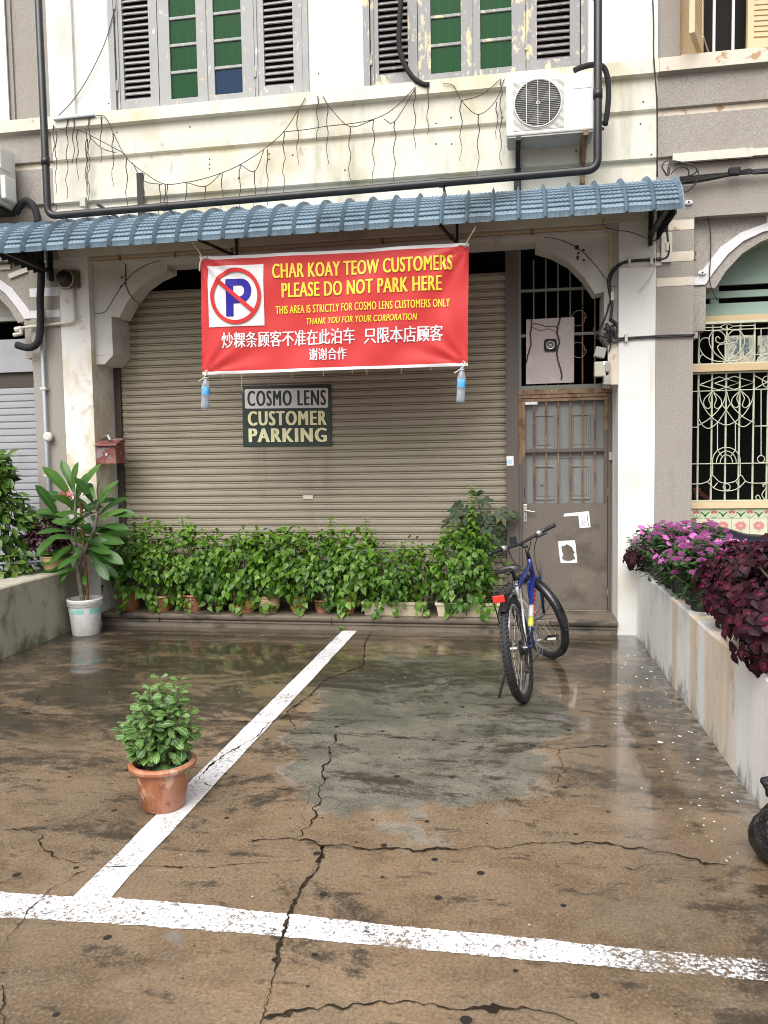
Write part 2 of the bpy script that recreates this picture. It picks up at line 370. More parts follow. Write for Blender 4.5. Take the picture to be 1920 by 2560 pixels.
M['petal'] = leafmat('pink_petal', [(.82, .13, .60), (.86, .20, .68), (.88, .32, .76)], .6, .45, mid=((.60, .05, .35), .2, .4))
M['petal_red'] = leafmat('rose_petal', [(.62, .09, .13), (.70, .20, .25)], .5, .3)
M['petal_white'] = leafmat('white_petal', [(.66, .65, .58), (.75, .74, .68)], .5, .2)
M['bblue'] = mat('blue_bicycle_paint', (.010, .022, .16), (), .22, None, 0., .6)
M['bsilver'] = mat('silver_bicycle_paint', (.55, .56, .58), (), .3, None, .4)
M['byellow'] = mat('yellow_frame_stripe', (.62, .6, .08), (), .35)
M['tyre'] = mat('tyre_rubber', (.014, .014, .015), [((.05, .045, .04), 14, .55, .7, .5)], .7)
M['rim'] = mat('dull_alloy_rim', (.42, .42, .43), [((.2, .17, .14), 16, .5, .65, .6)], .35, None, .85)
M['spoke'] = mat('spoke_steel', (.38, .36, .33), (), .35, None, .9)
M['bblack'] = mat('black_plastic', (.014, .014, .016), (), .35)
M['mud'] = mat('black_mudguard', (.014, .013, .016), [((.35, .03, .12), 9, .66, .69, .8)], .18)
M['reflector'] = mat('red_reflector', (.75, .03, .02), (), .25)
M['saddle'] = mat('worn_black_saddle', (.014, .014, .015), [((.66, .47, .22), 8, .69, .71, .9)], .3)
M['chain'] = mat('greasy_chain', (.05, .045, .04), [((.2, .18, .15), 60, .5, .6, .6)], .4, None, .6)
M['bag'] = mat('black_bin_bag', (.010, .010, .011), (), .26, (17, 1.0, .05))
M['step'] = mat('worn_terrazzo_step', (.155, .125, .095), [((.10, .078, .055), 3, .46, .66, .6), ((.24, .21, .18), 30, .58, .7, .5), ((.022, .022, .018), 5, .54, .66, .8, (.4, 1, 1))], .5, (90, .2))
M['wood_green'] = mat('pale_green_timber', (.25, .34, .285), [((.19, .26, .22), 4, .46, .66, .5, (.2, 1, 1))], .6)
M['tan'] = mat('tan_timber', (.50, .38, .22), [((.42, .31, .17), 5, .46, .68, .5, (.3, 1, 1))], .6)
M['ltan'] = mat('light_tan_timber', (.62, .49, .30), [((.54, .41, .23), 5, .46, .68, .5)], .6)
M['greenwhite'] = mat('pale_green_ironwork', (.46, .48, .37), [((.30, .31, .22), 14, .6, .72, .4)], .5)
M['tile'] = mat('pale_green_tile', (.50, .54, .38), [((.40, .44, .28), 6, .5, .7, .4)], .2)
M['tileline'] = mat('pale_cream_tile', (.58, .58, .44), [((.48, .47, .33), 5, .5, .7, .4)], .2)
M['tpink'] = mat('pink_tile_glaze', (.56, .23, .21), (), .25)
M['tred'] = mat('red_tile_glaze', (.45, .09, .09), (), .25)
M['tgreen'] = mat('green_tile_glaze', (.07, .16, .045), (), .25)
M['grout'] = mat('dark_grout', (.2, .19, .15), (), .8)
M['news'] = mat('newsprint', (.55, .51, .42), [((.2, .25, .26), 16, .52, .6, .8), ((.30, .29, .27), 30, .5, .6, .5)], .8)
M['navy'] = mat('dark_navy_vinyl', (.010, .011, .02), (), .25)
M['wicker'] = mat('maroon_wicker', (.10, .022, .018), (), .5)
# ================================================================ GROUND
def ground_mat():
    t = NT('wet_concrete')
    sep = t.n('ShaderNodeSeparateXYZ'); t.l(t.tc.outputs['Object'], sep.inputs[0]); X, Y = sep.outputs[0], sep.outputs[1]
    m = t.math
    n1 = t.noise(.9, 9, .62, (.8, 1.3, 1), dist=.6); n2 = t.noise(3.4, 8, .65, (1, 1.3, 1), loc=(4, 2, 1)); n3 = t.noise(14, 6, .65); n4 = t.noise(85, 6, .85)
    c = t.mix(t.rng(n1, .38, .64), (.122, .086, .053), (.252, .178, .112))
    c = t.mix(t.rng(n2, .45, .66, 0, .7, True), c, (.165, .122, .080))
    c = t.mix(t.rng(n2, .56, .36, 0, .55, True), c, (.085, .052, .026))
    c = t.mix(t.rng(n3, .50, .70, 0, .45, True), c, (.255, .185, .118))
    c = t.mix(t.rng(n4, .50, .62, 0, .62, True), c, (.06, .044, .027)); c = t.mix(t.rng(n4, .50, .38, 0, .45, True), c, (.36, .275, .18))
    # grey cement repair patch between the line and the bicycle
    e = m('SQRT', m('ADD', m('POWER', m('DIVIDE', m('ADD', X, .47), .80), 2), m('POWER', m('DIVIDE', m('ADD', Y, 2.2), 1.50), 2)))
    e = m('ADD', e, m('MULTIPLY', m('SUBTRACT', t.noise(1.7, 7, .68, loc=(2, 9, 0)), .5), 1.25))
    e = m('ADD', e, m('MULTIPLY', m('SUBTRACT', n3, .5), .22)); pk = t.rng(e, 1.03, .93, 0, .95, True)
    halo = t.rng(m('ABSOLUTE', m('SUBTRACT', e, 1.0)), .0, .06, .55, 0, True)
    pc = t.mix(t.rng(n2, .38, .62), t.mix(t.rng(Y, -3.2, -.9), (.085, .085, .066), (.045, .048, .030)), t.mix(t.rng(Y, -3.2, -.9), (.175, .17, .138), (.10, .10, .074)))
    pc = t.mix(t.rng(n3, .52, .68, 0, .6, True), pc, (.045, .045, .036)); pc = t.mix(t.rng(n4, .5, .62, 0, .55, True), pc, (.04, .04, .034)); pc = t.mix(t.rng(n4, .5, .38, 0, .4, True), pc, (.27, .26, .23))
    pc = t.mix(t.rng(t.noise(2.2, 6, .6, loc=(8, 1, 3)), .54, .7, 0, .5, True), pc, (.06, .07, .032))
    c = t.mix(pk, c, pc)
    c = t.mix(m('MULTIPLY', halo, t.rng(n2, .45, .6)), c, (.27, .245, .215))
    fs = t.rng(t.noise(34, 6, .75, (.8, 1.4, 1), loc=(6, 2, 9)), .56, .66, 0, .55, True)
    c = t.mix(fs, c, (.06, .045, .028))
    lt = t.rng(t.noise(5, 7, .7, (.7, 1.5, 1), loc=(21, 12, 9)), .60, .72, 0, .5, True)
    c = t.mix(lt, c, (.33, .265, .19))
    # smaller grey cement blots
    sp = t.rng(t.noise(2.6, 6, .62, loc=(31, 7, 2)), .665, .69, 0, .8)
    c = t.mix(sp, c, (.17, .16, .15))
    # black grime: streaks, strongest at the back, on the left and below the right wall
    st = t.noise(1.5, 9, .70, (.75, 1.5, 1), loc=(11, 5, 0), dist=.8)
    zb = t.rng(Y, -3.8, -.3, .015, .125); zl = t.rng(X, -1.0, -2.8, 0, .075); zr = t.rng(X, .3, 1.05, 0, .085)
    bias = m('ADD', m('ADD', zb, zl), zr)
    gr_ = m('ADD', m('MULTIPLY', m('SUBTRACT', n4, .5), .22), m('MULTIPLY', m('SUBTRACT', n3, .5), .30))
    g = t.rng(m('ADD', m('ADD', st, bias), gr_), .56, .68, 0, .9, True)
    c = t.mix(g, c, (.028, .023, .016))
    g2 = t.rng(m('ADD', t.noise(6, 8, .72, (.7, 1.6, 1), loc=(3, 3, 8)), m('MULTIPLY', bias, .5)), .57, .66, 0, .8, True)
    c = t.mix(g2, c, (.025, .022, .017))
    # moss along the right wall and back step
    ms = m('MULTIPLY', t.rng(Y, -.9, -.05, 0, .8), t.rng(t.noise(2.5, 7, .7, loc=(5, 5, 5)), .5, .66, 0, 1, True))
    c = t.mix(ms, c, (.045, .047, .020))
    ws = m('MULTIPLY', m('MULTIPLY', t.rng(X, .93, 1.07, 0, 1), t.rng(X, 1.09, 1.2, 1, 0)), t.rng(t.noise(16, 6, .7, (.6, 1, 1)), .46, .6, 0, 1))
    c = t.mix(ws, c, (.30, .285, .25))
    # dark pits
    v = t.n('ShaderNodeTexVoronoi'); v.voronoi_dimensions = '2D'; v.inputs['Scale'].default_value = 5.5; v.inputs['Randomness'].default_value = 1
    t.l(t.coord((1, 1, 0)), v.inputs['Vector'])
    wh = t.n('ShaderNodeTexWhiteNoise'); t.l(v.outputs['Position'], wh.inputs['Vector'])
    rad = t.rng(wh.outputs['Value'], .62, 1.0, 0.0, .095)
    dd = m('ADD', v.outputs['Distance'], m('MULTIPLY', m('SUBTRACT', n4, .5), .09))
    pit = m('MULTIPLY', m('LESS_THAN', dd, rad), t.rng(wh.outputs['Value'], .62, .64))
    c = t.mix(pit, c, (.018, .015, .012))
    # crazed surface nearer the street
    v2 = t.n('ShaderNodeTexVoronoi'); v2.voronoi_dimensions = '2D'; v2.feature = 'DISTANCE_TO_EDGE'; v2.inputs['Scale'].default_value = 26
    ns = t.n('ShaderNodeTexNoise'); ns.inputs['Scale'].default_value = 9; t.l(t.coord(), ns.inputs['Vector'])
    va = t.n('ShaderNodeVectorMath'); va.operation = 'MULTIPLY_ADD'; va.inputs[1].default_value = (.10, .10, 0); t.l(ns.outputs['Color'], va.inputs[0]); t.l(t.coord((1, 1, 0)), va.inputs[2])
    t.l(va.outputs[0], v2.inputs['Vector'])
    cz = m('MULTIPLY', t.rng(v2.outputs['Distance'], .0, .05, 1, 0), t.rng(Y, -2.8, -4.0, 0, 1))
    cz = m('MULTIPLY', cz, t.rng(t.noise(1.3, 4, .6, loc=(1, 7, 7)), .44, .6))
    c = t.mix(m('MULTIPLY', cz, .6), c, (.09, .065, .045))
    # water film: all over at the back and along the right, patchy towards the street
    wet = m('ADD', t.rng(Y, -4.4, -1.2, -.10, .33), t.rng(X, .1, .7, 0, .34))
    wet = m('ADD', wet, m('SUBTRACT', t.noise(1.6, 6, .6, loc=(9, 9, 2)), .44))
    wet = m('SUBTRACT', wet, m('MULTIPLY', pk, .22))
    wet = t.rng(wet, .05, .42, 0.0, 1.0, True)
    c = t.mix(m('MULTIPLY', wet, .24), c, (.060, .042, .024))
    h = m('ADD', m('ADD', m('MULTIPLY', n4, .35), m('MULTIPLY', n3, .5)), m('MULTIPLY', pit, -1.4))
    nb = t.bump(h, .35, .006)
    film = t.bump(t.noise(9, 4, .6, (1, 1.5, 1)), .05, .006)
    b = t.n('ShaderNodeBsdfPrincipled')
    t.l(c, b.inputs['Base Color']); t.l(nb, b.inputs['Normal']); b.inputs['Specular IOR Level'].default_value = .4
    t.l(t.rng(wet, 0, 1, .55, .34), b.inputs['Roughness'])
    t.l(m('MULTIPLY', wet, .95), b.inputs['Coat Weight']); t.l(t.rng(wet, .2, 1, .22, .05), b.inputs['Coat Roughness'])
    b.inputs['Coat IOR'].default_value = 1.42; t.l(film, b.inputs['Coat Normal'])
    return t.done(b.outputs[0])
b = MB(); b.quad([(-45, -45, 0), (45, -45, 0), (45, 6, 0), (-45, 6, 0)])
ground = b.build('ground', ground_mat()); tag(ground, 'brown stained concrete forecourt, wet after rain', kind='structure')

def paint_mat(name, lo, hi, right):
    t = NT(name)
    sep = t.n('ShaderNodeSeparateXYZ'); t.l(t.tc.outputs['Object'], sep.inputs[0])
    c = t.mix(t.rng(t.noise(5, 6, .65), .42, .68, 0, .6), (.70, .70, .72), (.55, .54, .53))
    c = t.mix(t.rng(t.noise(40, 5, .7), .52, .66, 0, .5), c, (.50, .46, .40))
    w = t.math('ADD', t.noise(60, 7, .8), t.math('MULTIPLY', t.math('SUBTRACT', t.noise(4.5, 5, .6, loc=(3, 1, 1)), .5), .38))
    if right: w = t.math('ADD', w, t.rng(sep.outputs[0], -.2, .9, 0, -.11))
    a = t.rng(w, lo, hi, 0, 1)
    b = t.bsdf(c, .42, 0, .45, t.bump(t.noise(60, 4, .7), .3, .004))
    tr = t.n('ShaderNodeBsdfTransparent'); mx = t.n('ShaderNodeMixShader')
    t.l(a, mx.inputs[0]); t.l(tr.outputs[0], mx.inputs[1]); t.l(b, mx.inputs[2]); return t.done(mx.outputs[0])
def painted(name, edgeA, edgeB, m, label, amp):
    A = smooth_path(edgeA, 70); B = smooth_path(edgeB, 70)
    b = MB()
    for L, sd in ((A, 1), (B, 2)):
        for p in L:
            k = noise.noise(Vector((p.x*6+sd*13, p.y*6, 0)))*amp*.7 + noise.noise(Vector((p.x*60+sd*13, p.y*60, 2)))*amp*.55
            p.y += k; p.x += k*.6; p.z = .0030
    b.ribbon(A, B); return tag(b.build(name, m), label, kind='structure')
cl = [G(0, 2231), G(480, 2262), G(960, 2312), G(1440, 2359), G(1920, 2405)]
cr_ = [G(0, 2294), G(480, 2325), G(960, 2367), G(1440, 2413), G(1920, 2454)]
for L in (cl, cr_):
    d = (L[0]-L[1]).normalized(); L.insert(0, L[0]+d*1.2); d = (L[-1]-L[-2]).normalized(); L.append(L[-1]+d*.7)
painted('parking_line', cl, cr_, paint_mat('worn_white_paint_cross', .395, .475, True), 'white painted line crossing the forecourt at the street side', .012)
pa = [Vector((-1.512-.042*k/6, -.045-4.40*k/6, 0)) for k in range(7)]
pb = [Vector((-1.378-.042*k/6, -.045-4.40*k/6, 0)) for k in range(7)]
for q in (pa, pb):
    for p in q: p.z = 0
painted('parking_line', pa, pb, paint_mat('worn_white_paint_bay', .375, .455, False), 'white painted line running back to the step between the bays', .011).location.z = .0008

CRK = bpy.data.materials.new('crack_shadow'); CRK.use_nodes = True
M['crack'] = mat('crack_dirt', (.022, .017, .012), [((.07, .05, .03), 30, .5, .66, .7)], .95, None, 0, .1)
def crack(pts, w, seed):
    base = [G(*p) for p in pts]; rnd = random.Random(seed); path = []
    for a, c in zip(base, base[1:]):
        n = max(2, int((c-a).length/.014)); d = (c-a).normalized(); s = Vector((-d.y, d.x, 0))
        for i in range(n):
            path.append(a.lerp(c, i/n)+s*rnd.uniform(-1, 1)*.0045+s*noise.noise(Vector((i*.35+a.x*9, seed, 0)))*.014+s*noise.noise(Vector((i*.1, seed, 5)))*.03*math.sin(math.pi*i/n))
    path.append(base[-1]); N = len(path); A = []; B = []; w *= .44
    for i, p in enumerate(path):
        d = (path[min(i+1, N-1)]-path[max(i-1, 0)]).normalized(); s = Vector((-d.y, d.x, 0))
        ww = w*(.25+1.1*abs(noise.noise(Vector((i*.13, seed*3.1, 1))))*2)*min(1, .2+(N-1-i)/14)
        if rnd.random() < .06: ww *= 2.4
        A.append(Vector((p.x, p.y, .0046))+s*ww/2*rnd.uniform(.6, 1.4)); B.append(Vector((p.x, p.y, .0046))-s*ww/2*rnd.uniform(.6, 1.4))
    b = MB(); b.ribbon(A, B); o = b.build('ground_crack', M['crack'], ground)
s1 = .5787
crack(Z(0, 1560, s1, [(1605, 30), (1575, 90), (1570, 180), (1480, 215), (1405, 240), (1340, 310), (1240, 380), (1235, 400), (1160, 430), (1110, 490), (980, 560), (900, 620), (845, 690)]), .024, 1)
crack(Z(0, 1560, s1, [(1240, 390), (1260, 430), (1280, 460), (1400, 475), (1660, 490), (1900, 505), (2060, 515), (2240, 517), (2330, 530), (2420, 545), (2560, 530), (2860, 532)]), .015, 2)
crack(Z(0, 1560, s1, [(1450, 480), (1425, 560), (1395, 650), (1380, 740), (1355, 800), (1350, 850), (1310, 890), (1270, 930)]), .018, 3)
crack(Z(0, 1560, s1, [(1090, 938), (1180, 938), (1270, 930), (1390, 962), (1660, 975), (1800, 985), (2000, 975), (2200, 970), (2400, 945), (2480, 955), (2570, 948), (2700, 970), (2830, 990), (2950, 1008), (3030, 1035), (3200, 1065)]), .020, 4)
crack(Z(0, 1560, s1, [(1395, 965), (1385, 1010), (1370, 1070), (1310, 1130), (1285, 1190), (1255, 1240), (1225, 1330), (1210, 1400), (1190, 1500), (1165, 1600), (1140, 1690), (1125, 1750)]), .022, 5)
crack(Z(0, 1560, s1, [(1395, 965), (1400, 1000), (1385, 1020), (1360, 1060), (1335, 1110)]), .016, 15)
crack(Z(0, 1560, s1, [(1140, 1710), (1220, 1690), (1330, 1665), (1480, 1665), (1660, 1640), (1830, 1645), (1960, 1680), (2160, 1665), (2330, 1675), (2430, 1700), (2500, 1740)]), .018, 6)
crack(Z(0, 1560, s1, [(0, 400), (100, 385), (200, 392), (400, 397), (520, 400), (870, 415), (1060, 422), (1180, 432)]), .012, 7)
crack(Z(0, 1560, s1, [(125, 380), (170, 310), (230, 265), (310, 240)]), .007, 8)
crack(Z(0, 1560, s1, [(10, 890), (120, 888), (190, 918), (170, 950), (230, 1005), (310, 1032), (430, 1050), (640, 1048), (860, 1055), (1050, 1040), (1340, 1020)]), .011, 9)
crack(Z(0, 1560, s1, [(195, 915), (330, 850), (450, 790), (580, 735)]), .007, 10)
crack(Z(0, 1560, s1, [(395, 1055), (300, 1110), (190, 1180), (110, 1280), (20, 1400), (-40, 1450)]), .009, 11)
crack(Z(0, 1560, s1, [(870, 690), (1000, 705), (1180, 712), (1260, 715), (1360, 728)]), .009, 12)
crack(Z(960, 1560, s1, [(757, 545), (765, 590), (788, 630), (740, 690), (680, 715)]), .009, 13)
crack(Z(960, 1560, s1, [(788, 632), (850, 635), (920, 650), (985, 640)]), .007, 14)
crack(Z(960, 1560, s1, [(730, 1040), (900, 1060), (1080, 1065), (1200, 1045), (1360, 1060)]), .005, 16)
crack(Z(0, 1560, s1, [(0, 1570), (10, 1620), (5, 1690), (25, 1760)]), .012, 17)
crack(Z(0, 1560, s1, [(1335, 735), (1305, 830), (1300, 880)]), .006, 18)
# white petals and grit on the wet concrete: too many to count
b = MB(); rnd = random.Random(4)
for i in range(150):
    if i < 110: x = min(1.0, rnd.gauss(.86, .13)); y = rnd.uniform(-3.9, -.6)
    else: x = rnd.uniform(-3.8, .9); y = rnd.uniform(-4.6, -.2)
    r = rnd.uniform(.002, .0075)*(2.2 if rnd.random() < .10 else 1); a = rnd.uniform(0, 6.28); el = rnd.uniform(.4, 1)
    vs = []
    for k in range(7):
        q = 2*math.pi*k/7; u, w_ = r*math.cos(q)*rnd.uniform(.7, 1.2), r*el*math.sin(q)
        vs.append((x+u*math.cos(a)-w_*math.sin(a), y+u*math.sin(a)+w_*math.cos(a), .0055+rnd.uniform(0, .002)))
    b.quad(vs)
tag(b.build('fallen_petals', M['petal_white'] if False else M['paper']), 'scattered small white petals and grit on the wet concrete', 'fallen petals', kind='stuff')

# ================================================================ SHOPHOUSES
XL, XR = -4.20, 1.222                   # limits of the middle house on the facade plane
house = thing('shophouse', 'white plastered two storey shophouse with roller shutter and grey shuttered windows', 'house', (-1.5, 0, 0))
hl = thing('shophouse', 'grey speckled shophouse at the left edge with pale grey roller shutter', 'house', (-6.5, 0, 0))
hr = thing('shophouse', 'grey speckled shophouse at the right edge with ornate window grille and flower tiles', 'house', (4, 0, 0))
# horizontal mouldings: profile in (Y, Z)
PROF = [(.35, 3.52), (0, 3.52), (0, 3.955), (.012, 3.965), (.012, 4.005), (-.032, 4.012), (-.032, 4.335), (.002, 4.345), (.002, 4.395), (-.032, 4.402), (-.032, 4.652), (-.085, 4.665), (-.085, 4.775), (.35, 4.775)]
for par, x0, x1, m in ((house, XL, XR, 'cream'), (hl, -10.2, XL-.002, 'grey'), (hr, XR+.002, 6.6, 'grey')):
    b = MB(); b.prism_x(PROF, x0, x1); b.build('band_wall', M[m], par)
# lighter recessed strips of the grey houses
for par, x0, x1 in ((hl, -10.2, XL-.004), (hr, XR+.004, 6.6)):
    b = MB(); b.box(x0, x1, -.088, .3, 4.6, 4.778) if False else None
    b.box(x0, x1, -.0895, -.0865, 4.667, 4.774); b.box(x0, x1, -.0010, .0005, 4.347, 4.393); b.box(x0, x1, .0085, .0105, 3.966, 4.004)
    b.build('moulding_strip', M['boardrust'], par)
# main house upper wall around the windows
W1 = (-3.60, -1.72); W2 = (-1.23, .665)
b = MB()
for x0, x1 in ((XL, W1[0]), (W1[1], W2[0]), (W2[1], XR)): b.box(x0, x1, 0, .35, 4.777, 6.9)
b.box(XL, XR, .004, .35, 6.9, 8.2)
b.box(XL, -3.95, -.03, -.001, 4.777, 8.2); b.box(1.02, XR, -.03, -.001, 4.777, 8.2)
b.build('upper_wall', M['white'], house)
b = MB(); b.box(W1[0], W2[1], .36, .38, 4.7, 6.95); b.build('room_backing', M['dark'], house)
def window4(x0, x1, gp, lv, blue):
    w = x1-x0; z0, z1 = 4.782, 6.898; X = lambda f: x0+w*f
    f = MB()
    f.box(x0+.001, X(.03), -.02, .12, z0, z1); f.box(X(.972), x1-.001, -.02, .12, z0, z1); f.box(X(.03), X(.972), -.02, .12, z1-.07, z1)
    f.box(X(.03), X(.972), .0, .12, z0, z0+.018)
    win = f.build('window', gp, house)
    zb = z0+.020; zt = z1-.075
    for a, c, la, lb in ((.034, .249, .070, .206), (.736, .968, .782, .925)):
        m = MB(); y0, y1 = .0, .042
        m.box(X(a), X(la), y0, y1, zb, zt); m.box(X(lb), X(c), y0, y1, zb, zt)
        m.box(X(la), X(lb), y0, y1, zb, zb+.085); m.box(X(la), X(lb), y0, y1, zt-.09, zt)
        m.bar((X(a+.012), -.006, zb), (X(a+.012), -.006, zt), .010)
        lf = m.build('louvred_shutter', gp, win)
        m = MB(); z = zb+.10; 
        while z < zt-.10:
            k = random.uniform(-.006, .006)
            m.bar((X(la)+.001, .020+k*.3, z), (X(lb)-.001, .020, z+k*.6), .009, .048, upv=(0, .66, .75)); z += .0545
        m.build('louvre', lv, win)
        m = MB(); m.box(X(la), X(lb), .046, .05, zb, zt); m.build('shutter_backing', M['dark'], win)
        m = MB()
        for zh in (zb+.18, zb+.9, zt-.2): m.box(X(a)-.012, X(a)+.012, -.012, -.001, zh, zh+.09)
        m.build('hinge', M['steel_dark'] if False else gp, win)
    for a, c, la, lb in ((.252, .491, .310, .447), (.495, .733, .533, .672)):
        m = MB(); y0, y1 = .004, .046
        m.box(X(a), X(la), y0, y1, zb, zt); m.box(X(lb), X(c), y0, y1, zb, zt)
        m.box(X(la), X(lb), y0, y1, zb, zb+.065); m.box(X(la), X(lb), y0, y1, zt-.07, zt)
        n = 8; ph = (zt-.07-zb-.065)/n
        for i in range(1, n): m.box(X(la), X(lb), y0+.006, y1-.004, zb+.065+i*ph-.013, zb+.065+i*ph+.013, bev=.004)
        m.build('casement', gp, win)
        for i in range(n):
            m = MB(); m.box(X(la)+.001, X(lb)-.001, .022, .026, zb+.066+i*ph+.012, zb+.064+(i+1)*ph-.012)
            m.build('pane', M['blue_glass'] if (blue and i == 0 and a > .4) else M['green_glass'], win)
        m = MB()
        for q in (.25, .62): m.box(X(la+(lb-la)*q)-.013, X(la+(lb-la)*q)+.013, .045, .058, zb, zt)
        m.build('window_bar', M['winbar'], win)
    m = MB(); m.box(X(.25), X(.735), .16, .17, zb, zt); m.build('curtain', M['curtain'], win)
    m = MB(); m.box(X(.491)-.004, X(.495)+.006, -.006, .003, zb, zt); m.build('meeting_bead', gp, win)
window4(*W1, M['gpaint'], M['louvre'], True)
window4(*W2, M['gpaint2'], M['louvre2'], False)
# pillars (white half of each double pillar belongs to the middle house)
b = MB(); b.box(-4.205, -3.905, 0, .6, 0, 3.518); b.build('pillar', M['pillar'], house)
b = MB(); b.box(.925, 1.225, 0, .6, 0, 3.518); b.build('pillar', M['white'], house)
# arch wall
def arch_outline(xl, xr, x0, x1, ztop, zs):
    h = [(0, 0), (.075, -.012), (.16, .125), (.29, .265), (.43, .350), (.575, .402), (.575, .452)]
    Lp = [(xl+a, zs+c) for a, c in h]; Rp = [(xr-a, zs+c) for a, c in h][::-1]
    return [(x0, ztop), (x0, zs)]+Lp+Rp+[(x1, zs), (x1, ztop)]
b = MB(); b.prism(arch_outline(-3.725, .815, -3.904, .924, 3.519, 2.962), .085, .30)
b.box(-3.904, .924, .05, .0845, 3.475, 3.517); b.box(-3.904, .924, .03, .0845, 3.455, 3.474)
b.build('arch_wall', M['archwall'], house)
b = MB()                                # incised line round the arch
for sx, xs in ((1, -3.725), (-1, .815)):
    q = [Vector((xs+sx*a, .083, 2.962+c)) for a, c in ((-.17, .03), (-.07, .045), (-.02, .10), (.09, .25), (.22, .38), (.37, .46), (.5, .49))]
    b.tube(smooth_path(q, 5), .0035, 4)
b.build('incised_line', M['steel_dark'], house)
for x0, x1, sx in ((-3.904, -3.725, 1), (.815, .924, -1)):
    b = MB(); b.box(x0, x1, .075, .42, 2.60, 2.961)
    xa, xb = (x0, x1-.09) if sx > 0 else (x0+.06, x1)
    b.prism([(x0, 2.599), (x1, 2.599), (xb, 2.515), (xa, 2.515)] if sx > 0 else [(x0, 2.599), (x1, 2.599), (x1, 2.515), (xa, 2.515)], .078, .42)
    b.build('corbel', M['archwall'], house)
b = MB(); b.box(-3.904, -3.80, .44, .62, .115, 3.3); b.box(.923, .926, .3, .62, .1, 3.5); b.build('reveal', M['archwall'], house)
# the room behind: a dark closed box
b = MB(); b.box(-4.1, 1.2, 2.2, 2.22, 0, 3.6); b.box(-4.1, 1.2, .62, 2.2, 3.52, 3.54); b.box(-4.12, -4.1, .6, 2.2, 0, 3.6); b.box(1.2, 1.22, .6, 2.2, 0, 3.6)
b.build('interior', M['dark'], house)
# cable moulding under the awning
b = MB(); b.box(-3.90, .86, .028, .048, 3.481, 3.497); b.box(.855, .87, .04, .084, 2.98, 3.45); b.build('timber_batten', M['ltan'], house)
b = MB()
for x in (-3.6, -3.05, -2.5, -1.1, -.5, .2): b.box(x, x+.02, .018, .027, 3.46, 3.51)
b.build('batten_clip', M['rust'], house)
# house number 69 in a ring
def HOLE_SIGN(L, loops, inside, area):   # a hole turns the other way from the outline that holds it
    K = [o for o in loops if o is not L and abs(area(o)) > abs(area(L)) and all(inside(p, o) for p in L[::max(1, len(L)//8)])]
    if not K: return False
    return area(min(K, key=lambda o: abs(area(o))))*area(L) < 0
def text_mesh(body, bold=0.0, shear=0.0, space=1.0):
    # every outline is filled on its own (with its own holes), so crossing strokes stay solid
    from mathutils.geometry import tessellate_polygon
    cu = bpy.data.curves.new('t', 'FONT'); cu.body = body; cu.size = 1; cu.fill_mode = 'NONE'; cu.shear = shear; cu.space_character = space
    cu.resolution_u = 4
    o = bpy.data.objects.new('t', cu); COL.objects.link(o)
    bpy.context.view_layer.update()
    dg = bpy.context.evaluated_depsgraph_get()
    me = bpy.data.meshes.new_from_object(o.evaluated_get(dg), depsgraph=dg)
    bpy.data.objects.remove(o); bpy.data.curves.remove(cu)
    nb = {}
    for e in me.edges:
        i, j = e.vertices; nb.setdefault(i, []).append(j); nb.setdefault(j, []).append(i)
    seen, loops = set(), []
    for s0 in nb:
        if s0 in seen: continue
        L, cur, prv = [], s0, -1
        while cur not in seen:
            seen.add(cur); L.append(me.vertices[cur].co.copy()); nx = [k for k in nb[cur] if k != prv and k not in seen]
            prv, cur = cur, (nx[0] if nx else s0)
        if len(L) > 2: loops.append(L)
    def area(L): return sum(a.x*b_.y-b_.x*a.y for a, b_ in zip(L, L[1:]+L[:1]))/2
    def inside(p, L):
        r = False
        for a, b_ in zip(L, L[1:]+L[:1]):
            if (a.y > p.y) != (b_.y > p.y) and p.x < (b_.x-a.x)*(p.y-a.y)/(b_.y-a.y)+a.x: r = not r
        return r
    big = max(loops, key=lambda L: abs(area(L))); sg = 1 if area(big) > 0 else -1
    # the sense of the outer contours follows from the vertex order of the font
    outs = [[L] for L in loops]
    info = []
    for L in loops: info.append(sum(inside(L[0], K) for K in loops if K is not L))
    if True:
        outs, holes = [], []
        for L, k in zip(loops, info): (holes if (HOLE_SIGN(L, loops, inside, area)) else outs).append(L)
        outs = [[o] for o in outs]
        for h in holes:
            c = [o for o in outs if inside(h[0], o[0])]
            if c: min(c, key=lambda o: abs(area(o[0]))).append(h)
    vs, fs = [], []
    for o in outs:
        k0 = len(vs); flat = [p for L in o for p in L]; vs += flat
        for tri in tessellate_polygon([[Vector((p.x, p.y, 0)) for p in L] for L in o]): fs.append([k0+i for i in tri])
    bpy.data.meshes.remove(me); me = bpy.data.meshes.new('t')
    V2, F2 = [], []
    w_ = max(p.x for p in vs)-min(p.x for p in vs); d_ = bold
    for q, (dx, dy) in enumerate(((0, 0), (d_, 0), (-d_, 0)) if bold else ((0, 0),)):
        k0 = len(V2); V2 += [(p.x+dx, p.y+dy, q) for p in vs]; F2 += [[k0+i for i in f] for f in fs]
    me.from_pydata(V2, [], F2)
    xs = [v.co.x for v in me.vertices]; ys = [v.co.y for v in me.vertices]
    a, c, d, e = min(xs), max(xs), min(ys), max(ys)
    for v in me.vertices: v.co = Vector(((v.co.x-a)/(c-a), (v.co.y-d)/(e-d), v.co.z))
    return me
def lettering(name, body, fn, m, parent, bold=0., shear=0., space=1.0, flip=False):
    me = text_mesh(body, bold, shear, space)
    for v in me.vertices: q = v.co.z; v.co = fn(v.co.x, v.co.y)+Vector((0, -.0003*q, 0))
    if flip: me.flip_normals()
    return link_mesh(name, me, m, parent)
pc = P(840, 594, .028)
b = MB(); b.tube(arc(pc.x, 3.40, .075, 0, 360, 28, .078)[:-1], .006, 6, closed=True); nb_ = b.build('house_number', M['archwall'], house)
